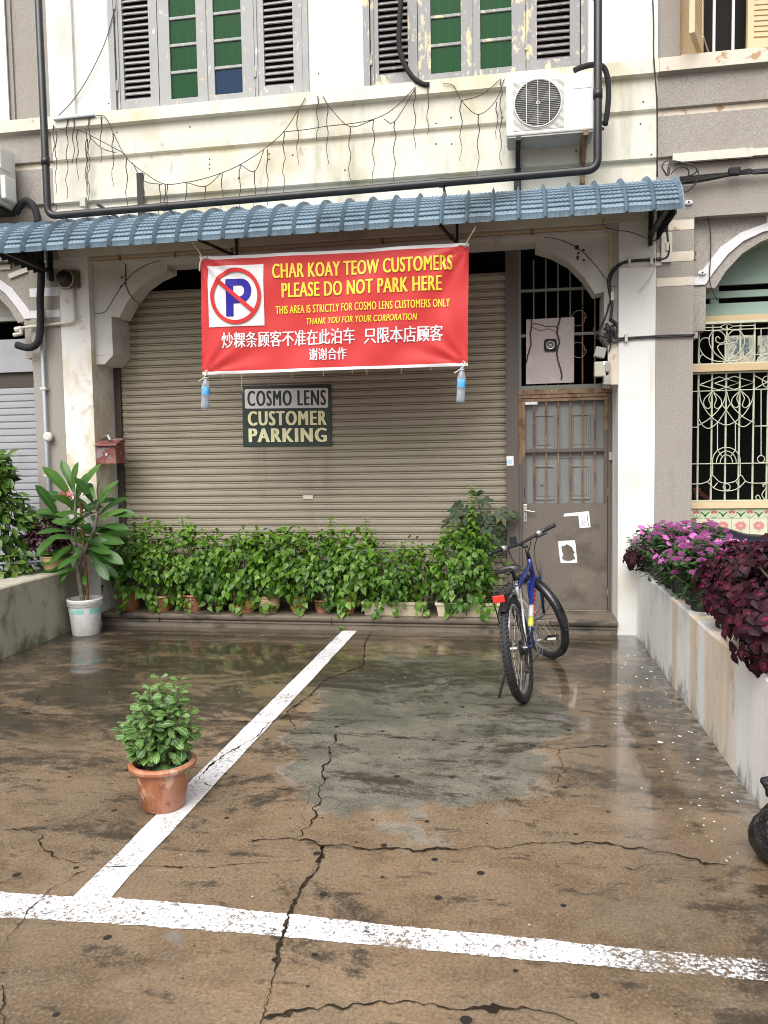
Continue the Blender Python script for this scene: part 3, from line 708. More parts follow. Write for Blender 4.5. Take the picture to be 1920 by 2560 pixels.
lettering('number', '69', lambda u, v: Vector((pc.x-.045+.09*u, .074, 3.355+.09*v)), M['archwall'], nb_, .02)
# front step (moulded terrazzo plinth)
b = MB(); b.prism_x([(.62, 0), (-.005, 0), (-.005, .048), (-.018, .052), (-.018, .066), (-.004, .07), (-.004, .078), (-.03, .083), (-.04, .098), (-.038, .118), (-.025, .128), (.0, .130), (.62, .130)], -3.903, .923)
b.build('front_step', M['step'], house, smooth=True)
b = MB()
for x in (-3.3+.0, -1.62, -.1, .35): b.box(x, x+.004, -.0415, -.03, .05, .128)
b.build('step_joint', M['crack'], house)
# roller shutter
SX0, SX1 = -3.845, -.022
prof = []; z = .14; pitch = .0725
while z < 3.24:
    prof += [(.432, z), (.424, z+.003), (.420, z+.018), (.419, z+.030), (.421, z+.044), (.428, z+.0475), (.443, z+.0482), (.443, z+.0515), (.4235, z+.0522), (.4225, z+.057), (.4235, z+.062), (.445, z+.063), (.445, z+.0675), (.434, z+.070), (.434, z+.0718)]
    z += pitch
b = MB(); n = 24
xsn = [SX0+(SX1-SX0)*i/40 for i in range(41)]
dent = lambda x, z: .006*noise.noise(Vector((x*1.4, z*1.2, 4)))+.0025*noise.noise(Vector((x*5, z*9, 1)))
g_ = [[b.bm.verts.new((x, y+dent(x, z), z+.004*noise.noise(Vector((x*.9, round(z/.0725)*.7, 9))))) for x in xsn] for y, z in prof]
for A_, B_ in zip(g_, g_[1:]):
    for k in range(40): b.bm.faces.new((A_[k], A_[k+1], B_[k+1], B_[k]))
rs = b.build('roller_shutter', M['shutter'], house, smooth=True)
b = MB(); b.box(SX0, SX1, .405, .44, .131, .18); b.build('bottom_bar', M['post'], rs)
b = MB(); b.box(SX0-.025, SX0+.012, .39, .46, .131, 3.3); b.box(SX0-.06, SX0-.026, .40, .47, .131, 2.6); b.build('guide_rail', M['guide'], rs)
b = MB(); b.box(-1.98, -1.88, .410, .416, 1.215, 1.225); b.box(-1.98, -1.88, .411, .4165, 1.19, 1.214); b.build('shutter_lock_plate', M['boardrust'], rs)
# door post, door, grille
b = MB(); b.box(-.022, .088, .36, .50, .131, 3.47); b.build('door_post', M['post'], house)
b = MB(); b.box(.089, .118, .385, .47, 1.5, 2.13); b.box(.118, .889, .385, .47, 2.098, 2.13); b.box(.089, .922, .375, .48, 2.131, 2.175)
df = b.build('door_frame', M['rust'], house)
b = MB(); b.box(.089, .118, .385, .47, .131, 1.4995); b.box(.889, .922, .385, .47, .131, 2.13); b.build('door_jamb', M['post'], df)
door = MB(); door.box(.121, .886, .40, .43, .142, 1.128); door = door.build('door', M['doorlow'], house)
b = MB(); b.box(.121, .15, .395, .43, 1.55, 2.094); b.box(.857, .886, .395, .43, 1.80, 2.094); b.box(.15, .857, .395, .43, 2.066, 2.094); b.build('door_rail', M['rust'], door)
for q in ((.121, .15, 1.5495), (.857, .886, 1.7995)): b = MB(); b.box(q[0], q[1], .395, .43, 1.129, q[2]); b.build('door_stile', M['post'], door)
b = MB(); b.box(.15, .857, .397, .43, 1.602, 1.632); b.build('door_rail', M['post'], door)
for i in range(6):
    x = .232+i*.1085
    for z0, z1 in ((1.129, 1.601), (1.633, 2.065)):
        b = MB(); b.tube([(x, .41, z0), (x, .41, z1)], .0075, 8); b.build('door_bar', M['bar'], door)
b = MB(); b.box(.12, .887, .455, .475, 1.0, 2.10)
for x0, x1 in ((.225, .42), (.555, .74)):
    for z0, z1 in ((1.16, 1.48), (1.63, 1.95)):
        for a, c, d, e in ((x0, x1, z0, z0+.018), (x0, x1, z1-.018, z1), (x0, x0+.018, z0+.018, z1-.018), (x1-.018, x1, z0+.018, z1-.018)):
            b.box(a, c, .444, .4545, d, e, bev=.004)
        b.box(x0+.035, x1-.035, .449, .4545, z0+.035, z1-.035, bev=.003)
b.box(.12, .88, .448, .4545, 1.545, 1.562)
b.build('inner_door', M['wooddoor'], house)
b = MB(); b.box(.152, .262, .388, .394, 2.04, 2.064); b.build('white_strip', M['paper'], door)
b = MB(); b.box(.130, .166, .392, .399, .96, 1.125, bev=.003)
hd = b.build('handle_plate', M['steel'], door)
b = MB(); b.tube([(.148, .392, 1.065), (.148, .365, 1.065), (.165, .358, 1.065), (.232, .358, 1.055)], [.009, .009, .008, .006], 10); b.build('handle', M['steel'], hd, True)
b = MB(); b.box(.145, .151, .388, .3915, .985, 1.01); b.build('keyhole', M['ink'], hd)
b = MB(); b.box(.138, .146, .392, .399, 1.19, 1.28); b.build('bolt', M['steel_dark'], door)
for z in (.28, 1.2, 1.95):
    b = MB(); b.tube([(.888, .388, z), (.888, .388, z+.07)], .008, 8); b.build('hinge', M['rust'], door)
b = MB(); b.box(.895, .925, .36, .384, 1.52, 1.59); b.build('latch_box', M['steel'], df)
b = MB(); b.box(.10, .90, .41, .45, .1305, .138); b.build('threshold', M['planter'], df)
# transom grille above the door
b = MB(); b.box(.089, .118, .40, .44, 2.176, 3.45); b.box(.118, .90, .40, .44, 2.176, 2.212); b.box(.118, .9, .405, .435, 2.655, 2.68); b.box(.118, .9, .405, .435, 3.06, 3.083)
tg = b.build('transom_grille', M['grille'], house)
for i in range(6):
    x = .232+i*.1085; b = MB(); b.tube([(x, .42, 2.213), (x, .42, 3.35)], .007, 8); b.build('grille_bar', M['grille'] if i < 4 else M['bar'], tg)
b = MB()
for cz, sg in ((2.80, 1), (2.53, -1)):
    b.tube([Vector((.63+.07*(1-.012*k)*math.cos(k*.35), .418, cz+sg*.085*(1-.02*k)*math.sin(k*.35))) for k in range(20)], .004, 6)
b.build('grille_scroll', M['grille'], tg)

# ---------------------------------------------------------------- neighbours
for par, side in ((hl, -1), (hr, 1)):
    if side < 0: px0, px1, ox0, ox1, sl_, sr_, far = -4.515, -4.207, -10.2, -4.516, -9.3, -4.645, -9.6
    else: px0, px1, ox0, ox1, sl_, sr_, far = 1.227, 1.527, 1.528, 6.6, 1.645, 6.2, 6.3
    b = MB(); b.box(px0, px1, 0, .6, 0, 3.518); b.build('pillar', M['grey'], par)
    b = MB()
    for z0, z1 in ((3.42, 3.50), (3.165, 3.245), (2.965, 3.035)):
        b = MB(); b.box(px0+.002, px1-.002, -.003, 0, z0, z1); b.build('pale_band', M['boardrust'] if side > 0 else M['trim'], par)
    b = MB(); b.prism(arch_outline(sl_, sr_, ox0, ox1, 3.519, 2.962), .10, .34); b.build('arch_wall', M['grey'], par)
    h = [(-.14, .085), (-.075, .085), (-.015, .16), (.11, .32), (.27, .43), (.47, .495), (.47, .56), (.545, .56), (.545, .445), (.44, .425), (.29, .36), (.17, .26), (.06, .12), (-.005, .02), (-.14, .02)]
    for xs, sx in ((sl_, 1), (sr_, -1)):
        b = MB(); b.prism([(max(ox0, min(ox1, xs+sx*a)), 2.962+c) for a, c in h], .082, .0995); b.build('arch_trim', M['trim'], par)
    for xs, xe in ((ox0, sl_+.0), (sr_, ox1)):
        b = MB(); b.box(min(xs, xe), max(xs, xe), .09, .42, 2.60, 2.961); xm = (xs+xe)/2
        b.box(min(xs, xe)+(.0 if xs == ox0 else .06), max(xs, xe)-(.06 if xs == ox0 else 0), .095, .42, 2.54, 2.599); b.build('corbel', M['grey'], par)
    b = MB(); b.box(ox0, ox1, 2.4, 2.42, 0, 3.6); b.box(ox0, ox1, .62, 2.4, 3.52, 3.54); b.build('interior', M['dark'], par)
    if side < 0:
        b = MB(); b.box(-10.2, -9.3, .1, .6, 0, 2.53); b.build('pillar', M['grey'], par)
        pr = []; z = .05
        while z < 2.34: pr += [(.41, z), (.40, z+.006), (.398, z+.045), (.40, z+.06), (.412, z+.064), (.412, z+.069)]; z += .07
        b = MB(); b.ribbon([Vector((-9.3, y, z)) for y, z in pr], [Vector((-4.60, y, z)) for y, z in pr]); b.build('roller_shutter', M['lshutter'], par, smooth=True)
        b = MB(); b.box(-9.3, -4.55, .36, .46, 2.51, 2.84); b.build('shutter_box', M['lshutter'], par)
        b = MB(); b.box(-9.3, -4.58, .40, .46, 2.36, 2.508); b.build('drum_gap', M['guide'], par)
        b = MB(); b.box(-9.3, -4.56, .38, .44, 3.03, 3.07); b.box(-4.80, -4.76, .38, .44, 2.841, 3.2); b.box(-5.9, -5.86, .38, .44, 2.841, 3.3); b.box(-9.3, -4.6, .44, .45, 3.08, 3.42)
        b.build('transom_frame', M['meter'], par)
        b = MB(); b.box(-10.2, -4.58, 0, .35, 4.777, 8.2); b.build('upper_wall', M['grey'], par)
        b = MB(); b.box(-10.2, -4.66, -.015, -.001, 4.777, 8.2); b.box(-4.68, -4.62, -.03, -.0155, 4.777, 8.2); b.build('upper_pilaster', M['white'], par)
        b = MB(); b.box(-4.579, -4.202, .02, .35, 4.777, 8.2); b.box(-4.66, -4.5795, .001, .3, 4.777, 8.2); b.build('upper_recess', M['grey'], par)
    else:
        b = MB(); b.box(1.22+.005, 1.40, 0, .35, 4.777, 8.2); b.box(1.40, 6.6, .004, .35, 6.6, 8.2); b.box(2.55, 6.6, 0, .35, 4.777, 6.6); b.build('upper_wall', M['grey'], par)
# right neighbour: sill, open window
b = MB(); b.box(1.40, 2.55, -.05, .33, 4.777, 4.80); b.build('window_sill', M['boardrust'], hr)
w = MB(); w.box(1.56, 1.60, .10, .2, 4.801, 6.59); w.box(2.50, 2.549, .10, .2, 4.801, 6.59); w.box(1.60, 2.5, .1, .2, 6.5, 6.59); w.box(1.401, 1.559, .12, .3, 4.801, 6.59)
w = w.build('window', M['ltan'], hr)
b = MB(); b.box(1.56, 2.5, .34, .36, 4.777, 6.6); b.build('room_backing', M['dark'], w)
for x in (1.70, 1.85): 
    b = MB(); b.tube([(x, .15, 4.80), (x, .15, 6.5)], .012, 8); b.build('window_bar', M['pwhite'], w)
def leaf_shutter(hx, ang, wd, name):
    Mx = Matrix.Translation((hx, .09, 0)) @ Matrix.Rotation(ang, 4, 'Z')
    b = MB()
    for a, c in ((0, .05), (wd-.05, wd)): b.box(a, c, -.02, .02, 4.84, 6.5, Mx)
    for z0, z1 in ((4.84, 4.93), (5.6, 5.66), (6.42, 6.5)): b.box(.05, wd-.05, -.02, .02, z0, z1, Mx)
    z = 4.95
    while z < 6.4:
        if not 5.56 < z < 5.68: b.box(.05, wd-.05, -.014, .014, z, z+.03, Mx)
        z += .042
    b.box(.05, wd-.05, -.004, .004, 4.93, 6.42, Mx)
    return b.build(name, M['ltan'], w)
leaf_shutter(1.585, R(-112), .42, 'louvred_shutter'); leaf_shutter(1.94, R(4), .56, 'louvred_shutter')
b = MB(); b.tube([(1.56, -.10, 4.90), (1.66, .1, 4.83)], .006, 6); b.build('stay_hook', M['ltan'], w)
# right neighbour ground floor: ceiling boards, beams, grille, tiles
b = MB()
for i, (z0, z1, y) in enumerate(((2.76, 2.815, .36), (2.815, 2.875, .39), (2.925, 2.985, .42), (3.035, 3.10, .42), (3.10, 3.17, .43), (3.17, 3.24, .44), (3.24, 3.32, .45), (3.32, 3.42, .46))):
    b.box(1.56, 6.5, y, y+.03, z0+.002, z1)
for x in (1.80, 2.75, 3.7, 4.65, 5.6):
    for z0, z1 in ((2.876, 2.924), (2.986, 3.034)): b.box(x-.035, x+.035, .43, .46, z0, z1)
b.build('timber_boards', M['wood_green'], hr)
b = MB(); b.box(1.53, 6.5, .30, .42, 2.695, 2.755); b.build('beam', M['tan'], hr)
b = MB(); b.box(1.53, 6.5, .17, .30, 2.265, 2.325); b.build('beam', M['tan'], hr)
b = MB(); b.box(1.53, 6.5, .16, .34, 1.09, 1.148); b.build('sill_beam', M['ltan'], hr)
b = MB(); b.box(1.53, 6.5, .185, .40, .02, 1.089); dw = b.build('dado_wall', M['grout'], hr)
b = MB()
for i in range(34):
    x = 1.535+i*.146; b.box(x, x+.1445, .178, .1845, 1.002, 1.087, bev=.002)
bb = b; b = MB()
for r_ in range(6):
    for i in range(34):
        x = 1.462+i*.146
        if x > 1.53: b.box(x, x+.1445, .178, .1845, 1.0-.146*(r_+1)+.0015, 1.0-.146*r_, bev=.002)
bf = b
def disc(b, x, z, r, y, n=10, el=1.0, rot=0):
    b.quad([(x+r*math.cos(2*math.pi*k/n)*math.cos(rot)-r*el*math.sin(2*math.pi*k/n)*math.sin(rot), y, z+r*math.cos(2*math.pi*k/n)*math.sin(rot)+r*el*math.sin(2*math.pi*k/n)*math.cos(rot)) for k in range(n)][::-1])
bp, br, bg = bf, bb, bb
for i in range(22):
    x = 1.535+i*.146+.073
    bb.mi = 1; bf.mi = 1
    for k in range(5): disc(br, x+.017*math.cos(.5+k*.55), 1.045+.017*math.sin(.5+k*.55), .010, .1768-.0002*k, 8)
    bb.mi = 2
    bg.box(x-.0015, x+.0015, .1770, .1776, 1.012, 1.04)
    bg.tube(arc(x, 1.045, .036, 200, 520, 14, .1772), .0016, 4)
    for sg in (-1, 1):
        for q in range(2): disc(bg, x+.073+sg*(.010+.012*q), 1.035+.012*q, .026-.006*q, .1770-.0002*q, 8, .28, sg*(.9-.25*q)+1.57*(sg < 0)*0+ (math.pi if sg < 0 else 0))
    for r_ in range(2):
        xx = x if r_ == 0 else x; zz = 1.0-.146*r_-.073; xx = 1.462+(i+1)*.146+.073
        for k in range(7): disc(bp, xx+.030*math.cos(k*.9+.2), zz+.012+.022*math.sin(k*.9+.2), .017, .1768-.00015*k, 9)
        bf.mi = 2
        for k in range(4): bf.box(xx-.012+.008*k-.0008, xx-.012+.008*k+.0008, .1770, .1776, zz-.045, zz-.012)
        bf.mi = 1
bb.build('border_tile', [M['tile'], M['tred'], M['tgreen']], dw); bf.build('flower_tile', [M['tileline'], M['tpink'], M['tgreen']], dw)
# wrought grille
SG = 220/811.
def gp(pts, y=.215): return [P(1700+SG*a, 740+SG*c, y) for a, c in pts]
g0 = gp([(170, 700), (680, 700)]); DX = g0[1].x-g0[0].x
gr = thing('window_grille', 'pale green wrought iron window grille with scrolls and fan shapes above flower tiles', 'grille', (1.6, .2, 1.15))
def scrollwork(dx):
    b = MB(); o = Vector((dx, 0, 0))
    def T(pts, r=.0042, sm=True, cl=False):
        q = gp(pts); q = smooth_path(q, 5) if (sm and len(q) > 2) else q
        b.tube([p+o for p in q], r, 6, closed=False)
    def arcp(cx, cz, rx, rz, a0, a1, n=16): return [(cx+rx*math.cos(R(a0+(a1-a0)*i/n)), cz-rz*math.sin(R(a0+(a1-a0)*i/n))) for i in range(n+1)]
    T([(110, 325), (810, 297)], sm=False); T([(170, 293), (365, 288)], sm=False); T([(495, 278), (690, 270)], sm=False)
    T([(365, 288), (430, 255), (495, 278), (430, 312), (365, 288)], sm=False)
    T([(430, 600), (340, 545), (278, 460), (270, 380), (310, 325), (370, 325), (415, 370), (410, 420), (370, 435), (335, 420), (330, 390), (350, 375), (370, 395)])
    T([(430, 600), (530, 530), (590, 450), (585, 370), (545, 320), (490, 318), (445, 360), (445, 410), (480, 432), (520, 420), (528, 390), (505, 370), (488, 385)])
    T([(425, 595), (350, 490), (365, 450), (430, 443), (495, 450), (505, 490), (437, 595)])
    T([(430, 600), (330, 600), (230, 555), (178, 470), (195, 405), (235, 385), (270, 395)])
    T([(430, 600), (540, 590), (640, 520), (685, 440), (670, 385), (630, 370), (590, 380)])
    T([(420, 605), (330, 650), (230, 650), (180, 610), (190, 555), (215, 540)]); T([(440, 605), (540, 640), (640, 630), (688, 570), (670, 525), (650, 515)])
    T(arcp(430, 632, 30, 30, 0, 360)); T([(418, 445), (418, 590)]); T([(442, 445), (442, 590)])
    # lower field
    T([(110, 880), (810, 858)], sm=False)
    T([(178, 820), (360, 745), (545, 800), (355, 865), (178, 820)], sm=False); T([(318, 805), (500, 740), (688, 795), (500, 862), (318, 805)], sm=False)
    T([(175, 870), (200, 985), (285, 1110), (425, 1190), (570, 1110), (655, 985), (688, 862)])
    T([(430, 880), (390, 1000), (285, 1120), (175, 1190)]); T([(430, 880), (470, 1000), (575, 1110), (685, 1170)])
    T([(172, 1130), (210, 1195), (270, 1220), (345, 1165), (425, 1050), (465, 990)]); T([(385, 1000), (425, 1050), (510, 1165), (580, 1205), (640, 1175), (685, 1120)])
    for cx, sg in ((300, -1), (300, 1), (558, -1), (558, 1)):
        zz = 880 if cx == 300 else 872
        T([(cx, zz), (cx+sg*25, zz+20), (cx+sg*75, zz+70), (cx+sg*80, zz+125), (cx+sg*45, zz+158), (cx+sg*18, zz+140), (cx+sg*22, zz+110), (cx+sg*35, zz+70), (cx+sg*10, zz+15)])
    T([(345, 1165), (345, 1420)], sm=False); T([(510, 1160), (512, 1420)], sm=False)
    T([(300, 1660), (300, 1520)]+arcp(427, 1520, 127, 125, 180, 0)+[(556, 1660)])
    T(arcp(427, 1540, 92, 110, 180, 0)); T(arcp(427, 1540, 57, 75, 180, 0)); T([(345, 1420), (385, 1475)], sm=False); T([(512, 1415), (470, 1475)], sm=False)
    T([(110, 1548), (810, 1540)], sm=False)
    T([(110, 1733), (190, 1730), (260, 1705), (300, 1655), (360, 1710), (430, 1725), (510, 1705), (560, 1650), (610, 1710), (690, 1725), (810, 1722)])
    T([(255, 1715), (330, 1780), (430, 1797), (530, 1775), (605, 1705)]); T(arcp(430, 1760, 32, 30, 0, 360)); T([(345, 1720), (312, 1765)], sm=False); T([(515, 1710), (555, 1765)], sm=False)
    T([(700, 1890), (740, 1870), (720, 1835), (698, 1855), (715, 1880)]); T([(790, 1885), (755, 1830), (800, 1760), (780, 1735), (762, 1745), (775, 1760)])
    T(arcp(747, 1503, 33, 32, 0, 360)); T([(747, 1470), (747, 860)], sm=False); T(arcp(800, 790, 42, 50, 70, 290)); T([(690, 735), (810, 800)], sm=False); T([(690, 855), (810, 790)], sm=False)
    T([(110, 1210), (170, 1210)], sm=False); T([(690, 1200), (810, 1198)], sm=False); T(arcp(810, 640, 110, 110, 90, 180)); T(arcp(810, 640, 70, 70, 90, 180)); T([(690, 540), (810, 538)], sm=False); T([(747, 300), (747, 535)], sm=False)
    return b.build('scroll_work', M['greenwhite'], gr)
for k in range(4): scrollwork(DX*1.26*k)
zt_, zm0, zm1, zb_ = 2.69, 2.33, 2.262, 1.15
for k in range(4):
    for i, px in enumerate((170, 295, 425, 550, 680)):
        x = gp([(px, 1300)])[0].x+DX*1.26*k
        for z0, z1 in ((zb_, zm1), (zm0, zt_)):
            b = MB(); b.tube([(x, .235, z0), (x, .235, z1)], .0085, 8); b.build('grille_bar', M['greenwhite'], gr)
b = MB(); b.box(1.55, 6.4, .205, .225, 2.672, 2.692); b.box(1.55, 6.4, .205, .225, 2.327, 2.338); b.box(1.55, 6.4, .205, .225, 2.248, 2.262); b.box(1.55, 6.4, .205, .225, 1.15, 1.16); b.build('grille_rail', M['greenwhite'], gr)
nbd = MB(); q0, q1 = P(1700+SG*410, 740+SG*370, .34), P(1700+SG*690, 740+SG*665, .34); nbd.box(q0.x, q1.x, .33, .345, q1.z, q0.z)
nbd = nbd.build('newspaper', M['news'], None); tag(nbd, 'yellowed newspaper page pinned behind the scrolled iron grille', 'newspaper')
for (a, c, d, e) in ((500, 400, 555, 540), (560, 395, 635, 490), (590, 495, 640, 545)):
    b = MB(); q0, q1 = P(1700+SG*a, 740+SG*c, .33), P(1700+SG*d, 740+SG*e, .33); b.box(q0.x, q1.x, .3265, .3295, q1.z, q0.z); b.build('printed_picture', M['tgreen'] if False else mat('newsprint_picture', (.12, .17, .18), [((.35, .38, .36), 30, .5, .6, .8)], .8), nbd)
b = MB(); q0 = P(1700+SG*690, 740+SG*370, .36); q1 = P(1700+SG*860, 740+SG*660, .36); b.box(q0.x+.02, q1.x+.2, .345, .355, q1.z, q0.z)
pb_ = b.build('pinned_notice', M['news']); tag(pb_, 'second newspaper sheet with dark writing, right of the first behind the grille', 'newspaper')
lettering('handwriting', '蘇州日报', lambda u, v: P(1700+SG*(735-30*v), 740+SG*(455+110*u), .343), M['ink'], pb_, .02)
b = MB()
for a, c in (((130, 1790), (150, 1870)), ((150, 1780), (270, 1870)), ((120, 1785), (190, 1780)), ((180, 1830), (275, 1890))):
    b.tube([P(1700+SG*a[0], 740+SG*a[1], .75), P(1700+SG*c[0], 740+SG*c[1], .75)], .012, 6)
b.tube([P(1700+SG*200, 740+SG*1880, .75), P(1700+SG*200, 740+SG*2300, .75)], .015, 6); b.tube([P(1700+SG*270, 740+SG*1885, .75), P(1700+SG*270, 740+SG*2300, .75)], .015, 6)
tag(b.build('wicker_chair', M['wicker']), 'maroon wicker chair back seen dimly through the iron grille', 'chair')
# ================================================================ AWNING
aw = thing('awning', 'long blue tile profile metal awning curving out over the shopfront', 'awning', (-1.5, -.4, 3.4))
AX0, AX1, NB = -4.47, 1.255, 29
def aw_prof(t):                          # t 0..1 from the wall down to the front edge
    a = t*R(82); s = math.sin(R(82)); k = 1-math.cos(R(82))
    return -.745*math.sin(a)/s-.002, 3.745-.345*(1-math.cos(a))/k
bmA = MB(); per = (AX1-AX0)/NB
xs = []
for i in range(NB):
    x0 = AX0+i*per
    for f, h in ((0, 0), (.03, .026), (.08, .048), (.13, .026), (.17, 0), (.175, 0)): xs.append((x0+per*f, h, False))
    for q in range(5):
        for f, h in ((.02, 0), (.5, .006), (.98, 0)): xs.append((x0+per*(.175+.825*(q+f)/5), h, True))
xs.append((AX1, 0, False)); xs.append((AX1+.02, .03, False)); xs.append((AX1+.03, .03, False))
rows = []; NR = 13
for r_ in range(NR):
    for t, lift in ((r_/NR, .0), ((r_+.93)/NR, .015), ((r_+.999)/NR, .011)):
        y, z = aw_prof(t); y2, z2 = aw_prof(min(1, t+.001)); y1, z1 = aw_prof(max(0, t-.001))
        d = Vector((0, y2-y1, z2-z1)).normalized(); nrm = Vector((0, -d.z, d.y)); nrm = nrm if nrm.z-nrm.y > 0 else -nrm
        row = []
        for x, h, tl in xs:
            L = lift*(1 if tl else .25)
            j = .004*noise.noise(Vector((x*6, t*3, 1)))
            row.append(bmA.bm.verts.new(Vector((x, y, z))+nrm*(h+L+j)+Vector((0, 0, .006*noise.noise(Vector((x*.6, 0, 3)))))))
        rows.append(row)
y, z = aw_prof(1.0); last = []
for x, h, tl in xs: last.append(bmA.bm.verts.new((x, y-h-.006, z-.035)))
rows.append(last)
for A, B in zip(rows, rows[1:]):
    for k in range(len(A)-1): bmA.bm.faces.new((A[k], A[k+1], B[k+1], B[k]))
sheet = bmA.build('roof_sheet', M['blue'], aw, smooth=True)
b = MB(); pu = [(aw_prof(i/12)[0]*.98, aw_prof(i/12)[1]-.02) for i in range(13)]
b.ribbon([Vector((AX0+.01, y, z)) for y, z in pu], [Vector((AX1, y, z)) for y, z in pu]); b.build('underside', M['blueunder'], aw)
for x, sg in ((-4.33, -1), (1.235, 1)):  # ribbed end panel and its level strut
    b = MB(); N = 16; top = []; bot = []
    for i in range(N+1):
        f = i/N; yy = -.72*(1-f)-.012; t = min(1, max(0, math.asin(min(1, -yy/.745*math.sin(R(82))))/R(82)))
        xo = x+(.014 if i % 2 else -.008)
        top.append(Vector((xo, yy, aw_prof(t)[1]-.015))); bot.append(Vector((xo, yy, 3.335+(.022 if i % 2 else 0))))
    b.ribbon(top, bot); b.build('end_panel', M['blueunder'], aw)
    b = MB(); b.bar((x-sg*.06, -.75, 3.395), (x-sg*.06, -.01, 3.385), .035, .03); b.bar((x-sg*.06, -.02, 3.30), (x-sg*.06, -.02, 3.70), .03, .03); b.build('strut', M['step'] if False else M['steel_dark'], aw)
for px, py in ((612, 820), ):
    p = P(612*.5787, 870*.5787, -.02); b = MB(); b.box(p.x-.03, p.x+.03, -.045, -.036, 3.8, 4.22); b.box(p.x+.022, p.x+.03, -.036, -.033, 3.8, 4.22); b.build('wall_bracket', M['steel_dark'], aw)
q0, q1 = P(425*.5787, 885*.5787, -.06), P(520*.5787, 948*.5787, -.25)
b = MB(); b.bar(q0, q1, .035, .02); b.build('wall_bracket', M['steel_dark'], aw)
for x in (-2.55, -.55):
    b = MB(); b.bar((x, -.70, 3.41), (x+.12, -.0, 3.30+.12), .02, .02); b.bar((x+.12, -.012, 3.42), (x+.12, -.012, 3.70), .02, .02); b.build('strut', M['steel_dark'], aw)
# ================================================================ PIPES, CABLES
def run(name, pts, r, m, label, cat, n=10, sm=0, group=None):
    b = MB(); q = smooth_path(pts, sm) if sm else pts
    b.tube(q, r, n); o = b.build(name, m, None, smooth='all'); tag(o, label, cat, group); return o
def fillet(pts, r, n=6):
    out = [Vector(pts[0])]
    for a, p, c in zip(pts, pts[1:], pts[2:]):
        a, p, c = Vector(a), Vector(p), Vector(c); u = (a-p).normalized()*r; w = (c-p).normalized()*r
        for i in range(n+1):
            t = i/n; out.append((p+u)*(1-t)**2+p*2*t*(1-t)+(p+w)*t*t)
    out.append(Vector(pts[-1])); return out
QA, QB = P(120, 541, -.42), P(1494, 424, -.42)
pipe = run('drain_pipe', fillet([QA+Vector((0, 0, 4.2)), QA, QB, QB+Vector((0, 0, 4.2))], .09), .032, M['black'], 'black painted drain pipe running down, along the wall above the blue awning and up again', 'pipe', 14)
for x, z in ((QA.x, 4.2), (QB.x, 4.35), (QB.x, 5.1)):
    b = MB(); b.tube([(x, -.42, z), (x, -.42, z+.07)], .037, 14); b.build('pipe_coupling', M['black'], pipe, 'all')
for x in (-2.95, -.55):
    zq = QA.z+(QB.z-QA.z)*(x-QA.x)/(QB.x-QA.x); b = MB(); b.tube([(x, -.42, zq), (x+.06, -.42, zq)], .037, 14); b.box(x+.02, x+.04, -.42, -.034, zq-.005, zq+.005); b.build('pipe_bracket', M['black'], pipe)
zz = lambda pts: Z(0, 480, .2532, pts)
pp = lambda pts, y: [P(a, c, y) for a, c in pts]
run('insulated_hose', pp(zz([(150, 210), (215, 115), (270, 90), (330, 140), (365, 230), (375, 300)]), -.14), .034, M['rubber'], 'thick black insulated hose looping from the left air conditioner into the awning', 'hose', 12, 6)
run('insulated_hose', pp(zz([(410, 700), (405, 900), (397, 1050), (400, 1200), (395, 1380), (375, 1480), (320, 1530), (250, 1535), (165, 1510)]), -.10), .034, M['rubber'], 'thick black insulated hose hanging below the awning with its end bent left', 'hose', 12, 6)
run('insulated_hose', pp(Z(960, 0, s1, [(75, -30), (68, 90), (65, 190), (85, 270), (125, 335), (165, 362), (195, 367)]), -.09), .022, M['rubber'], 'black taped hose hanging in front of the middle window', 'hose', 10, 6)
run('insulated_hose', pp(Z(960, 0, s1, [(820, 305), (850, 292), (900, 280), (940, 285), (962, 320), (970, 400), (965, 480), (955, 540)]), -.24), .022, M['rubber'], 'black taped hose curving round the right end of the air conditioner', 'hose', 10, 6)
# air conditioners
def aircon(root, x0, x1, z0, z1, y0, y1, full):
    b = MB(); b.box(x0, x1, y0, y1, z0, z1, bev=.012); cs = b.build('casing', M['acwhite'], root)
    b = MB(); b.box(x0+.01, x1-.01, y0+.01, y1, z0-.012, z0-.0005); b.build('base_tray', M['acgrey'], root)
    return cs
ac = thing('air_conditioner', 'white air conditioner outdoor unit with round fan on wall brackets under the middle window', 'air conditioner', (.35, -.2, 4.1))
ax0, ax1, az0, az1 = -.005, .69, 4.15, 4.60
cs = aircon(ac, ax0, ax1, az0, az1, -.35, -.09, True)
fcx, fcz, fr = .245, 4.385, .185
b = MB(); b.lathe([(fr, 0), (fr, .003), (0, .003)], n=40, M=Matrix.Translation((fcx, -.3505, fcz)) @ Matrix.Rotation(R(90), 4, 'X')); b.build('fan_opening', M['acdark'], cs)
b = MB()
for k in range(3):
    a = k*2.094+.4; b.quad([(fcx+.03*math.cos(a), -.359, fcz+.03*math.sin(a)), (fcx+.16*math.cos(a-.35), -.3585, fcz+.16*math.sin(a-.35)), (fcx+.165*math.cos(a+.2), -.3595, fcz+.165*math.sin(a+.2)), (fcx+.10*math.cos(a+.5), -.3595, fcz+.10*math.sin(a+.5))])
b.build('fan', M['fan'], ac)
b = MB()
for i in range(26):
    z = fcz-fr+.007+i*2*fr/26; hw = math.sqrt(max(0, fr*fr-(z-fcz)**2))
    if hw > .01: b.bar((fcx-hw, -.368, z), (fcx+hw, -.368, z), .0013, .0013)
for x in (-.09, 0, .09): hw = math.sqrt(fr*fr-x*x); b.bar((fcx+x, -.371, fcz-hw), (fcx+x, -.371, fcz+hw), .004, .004)
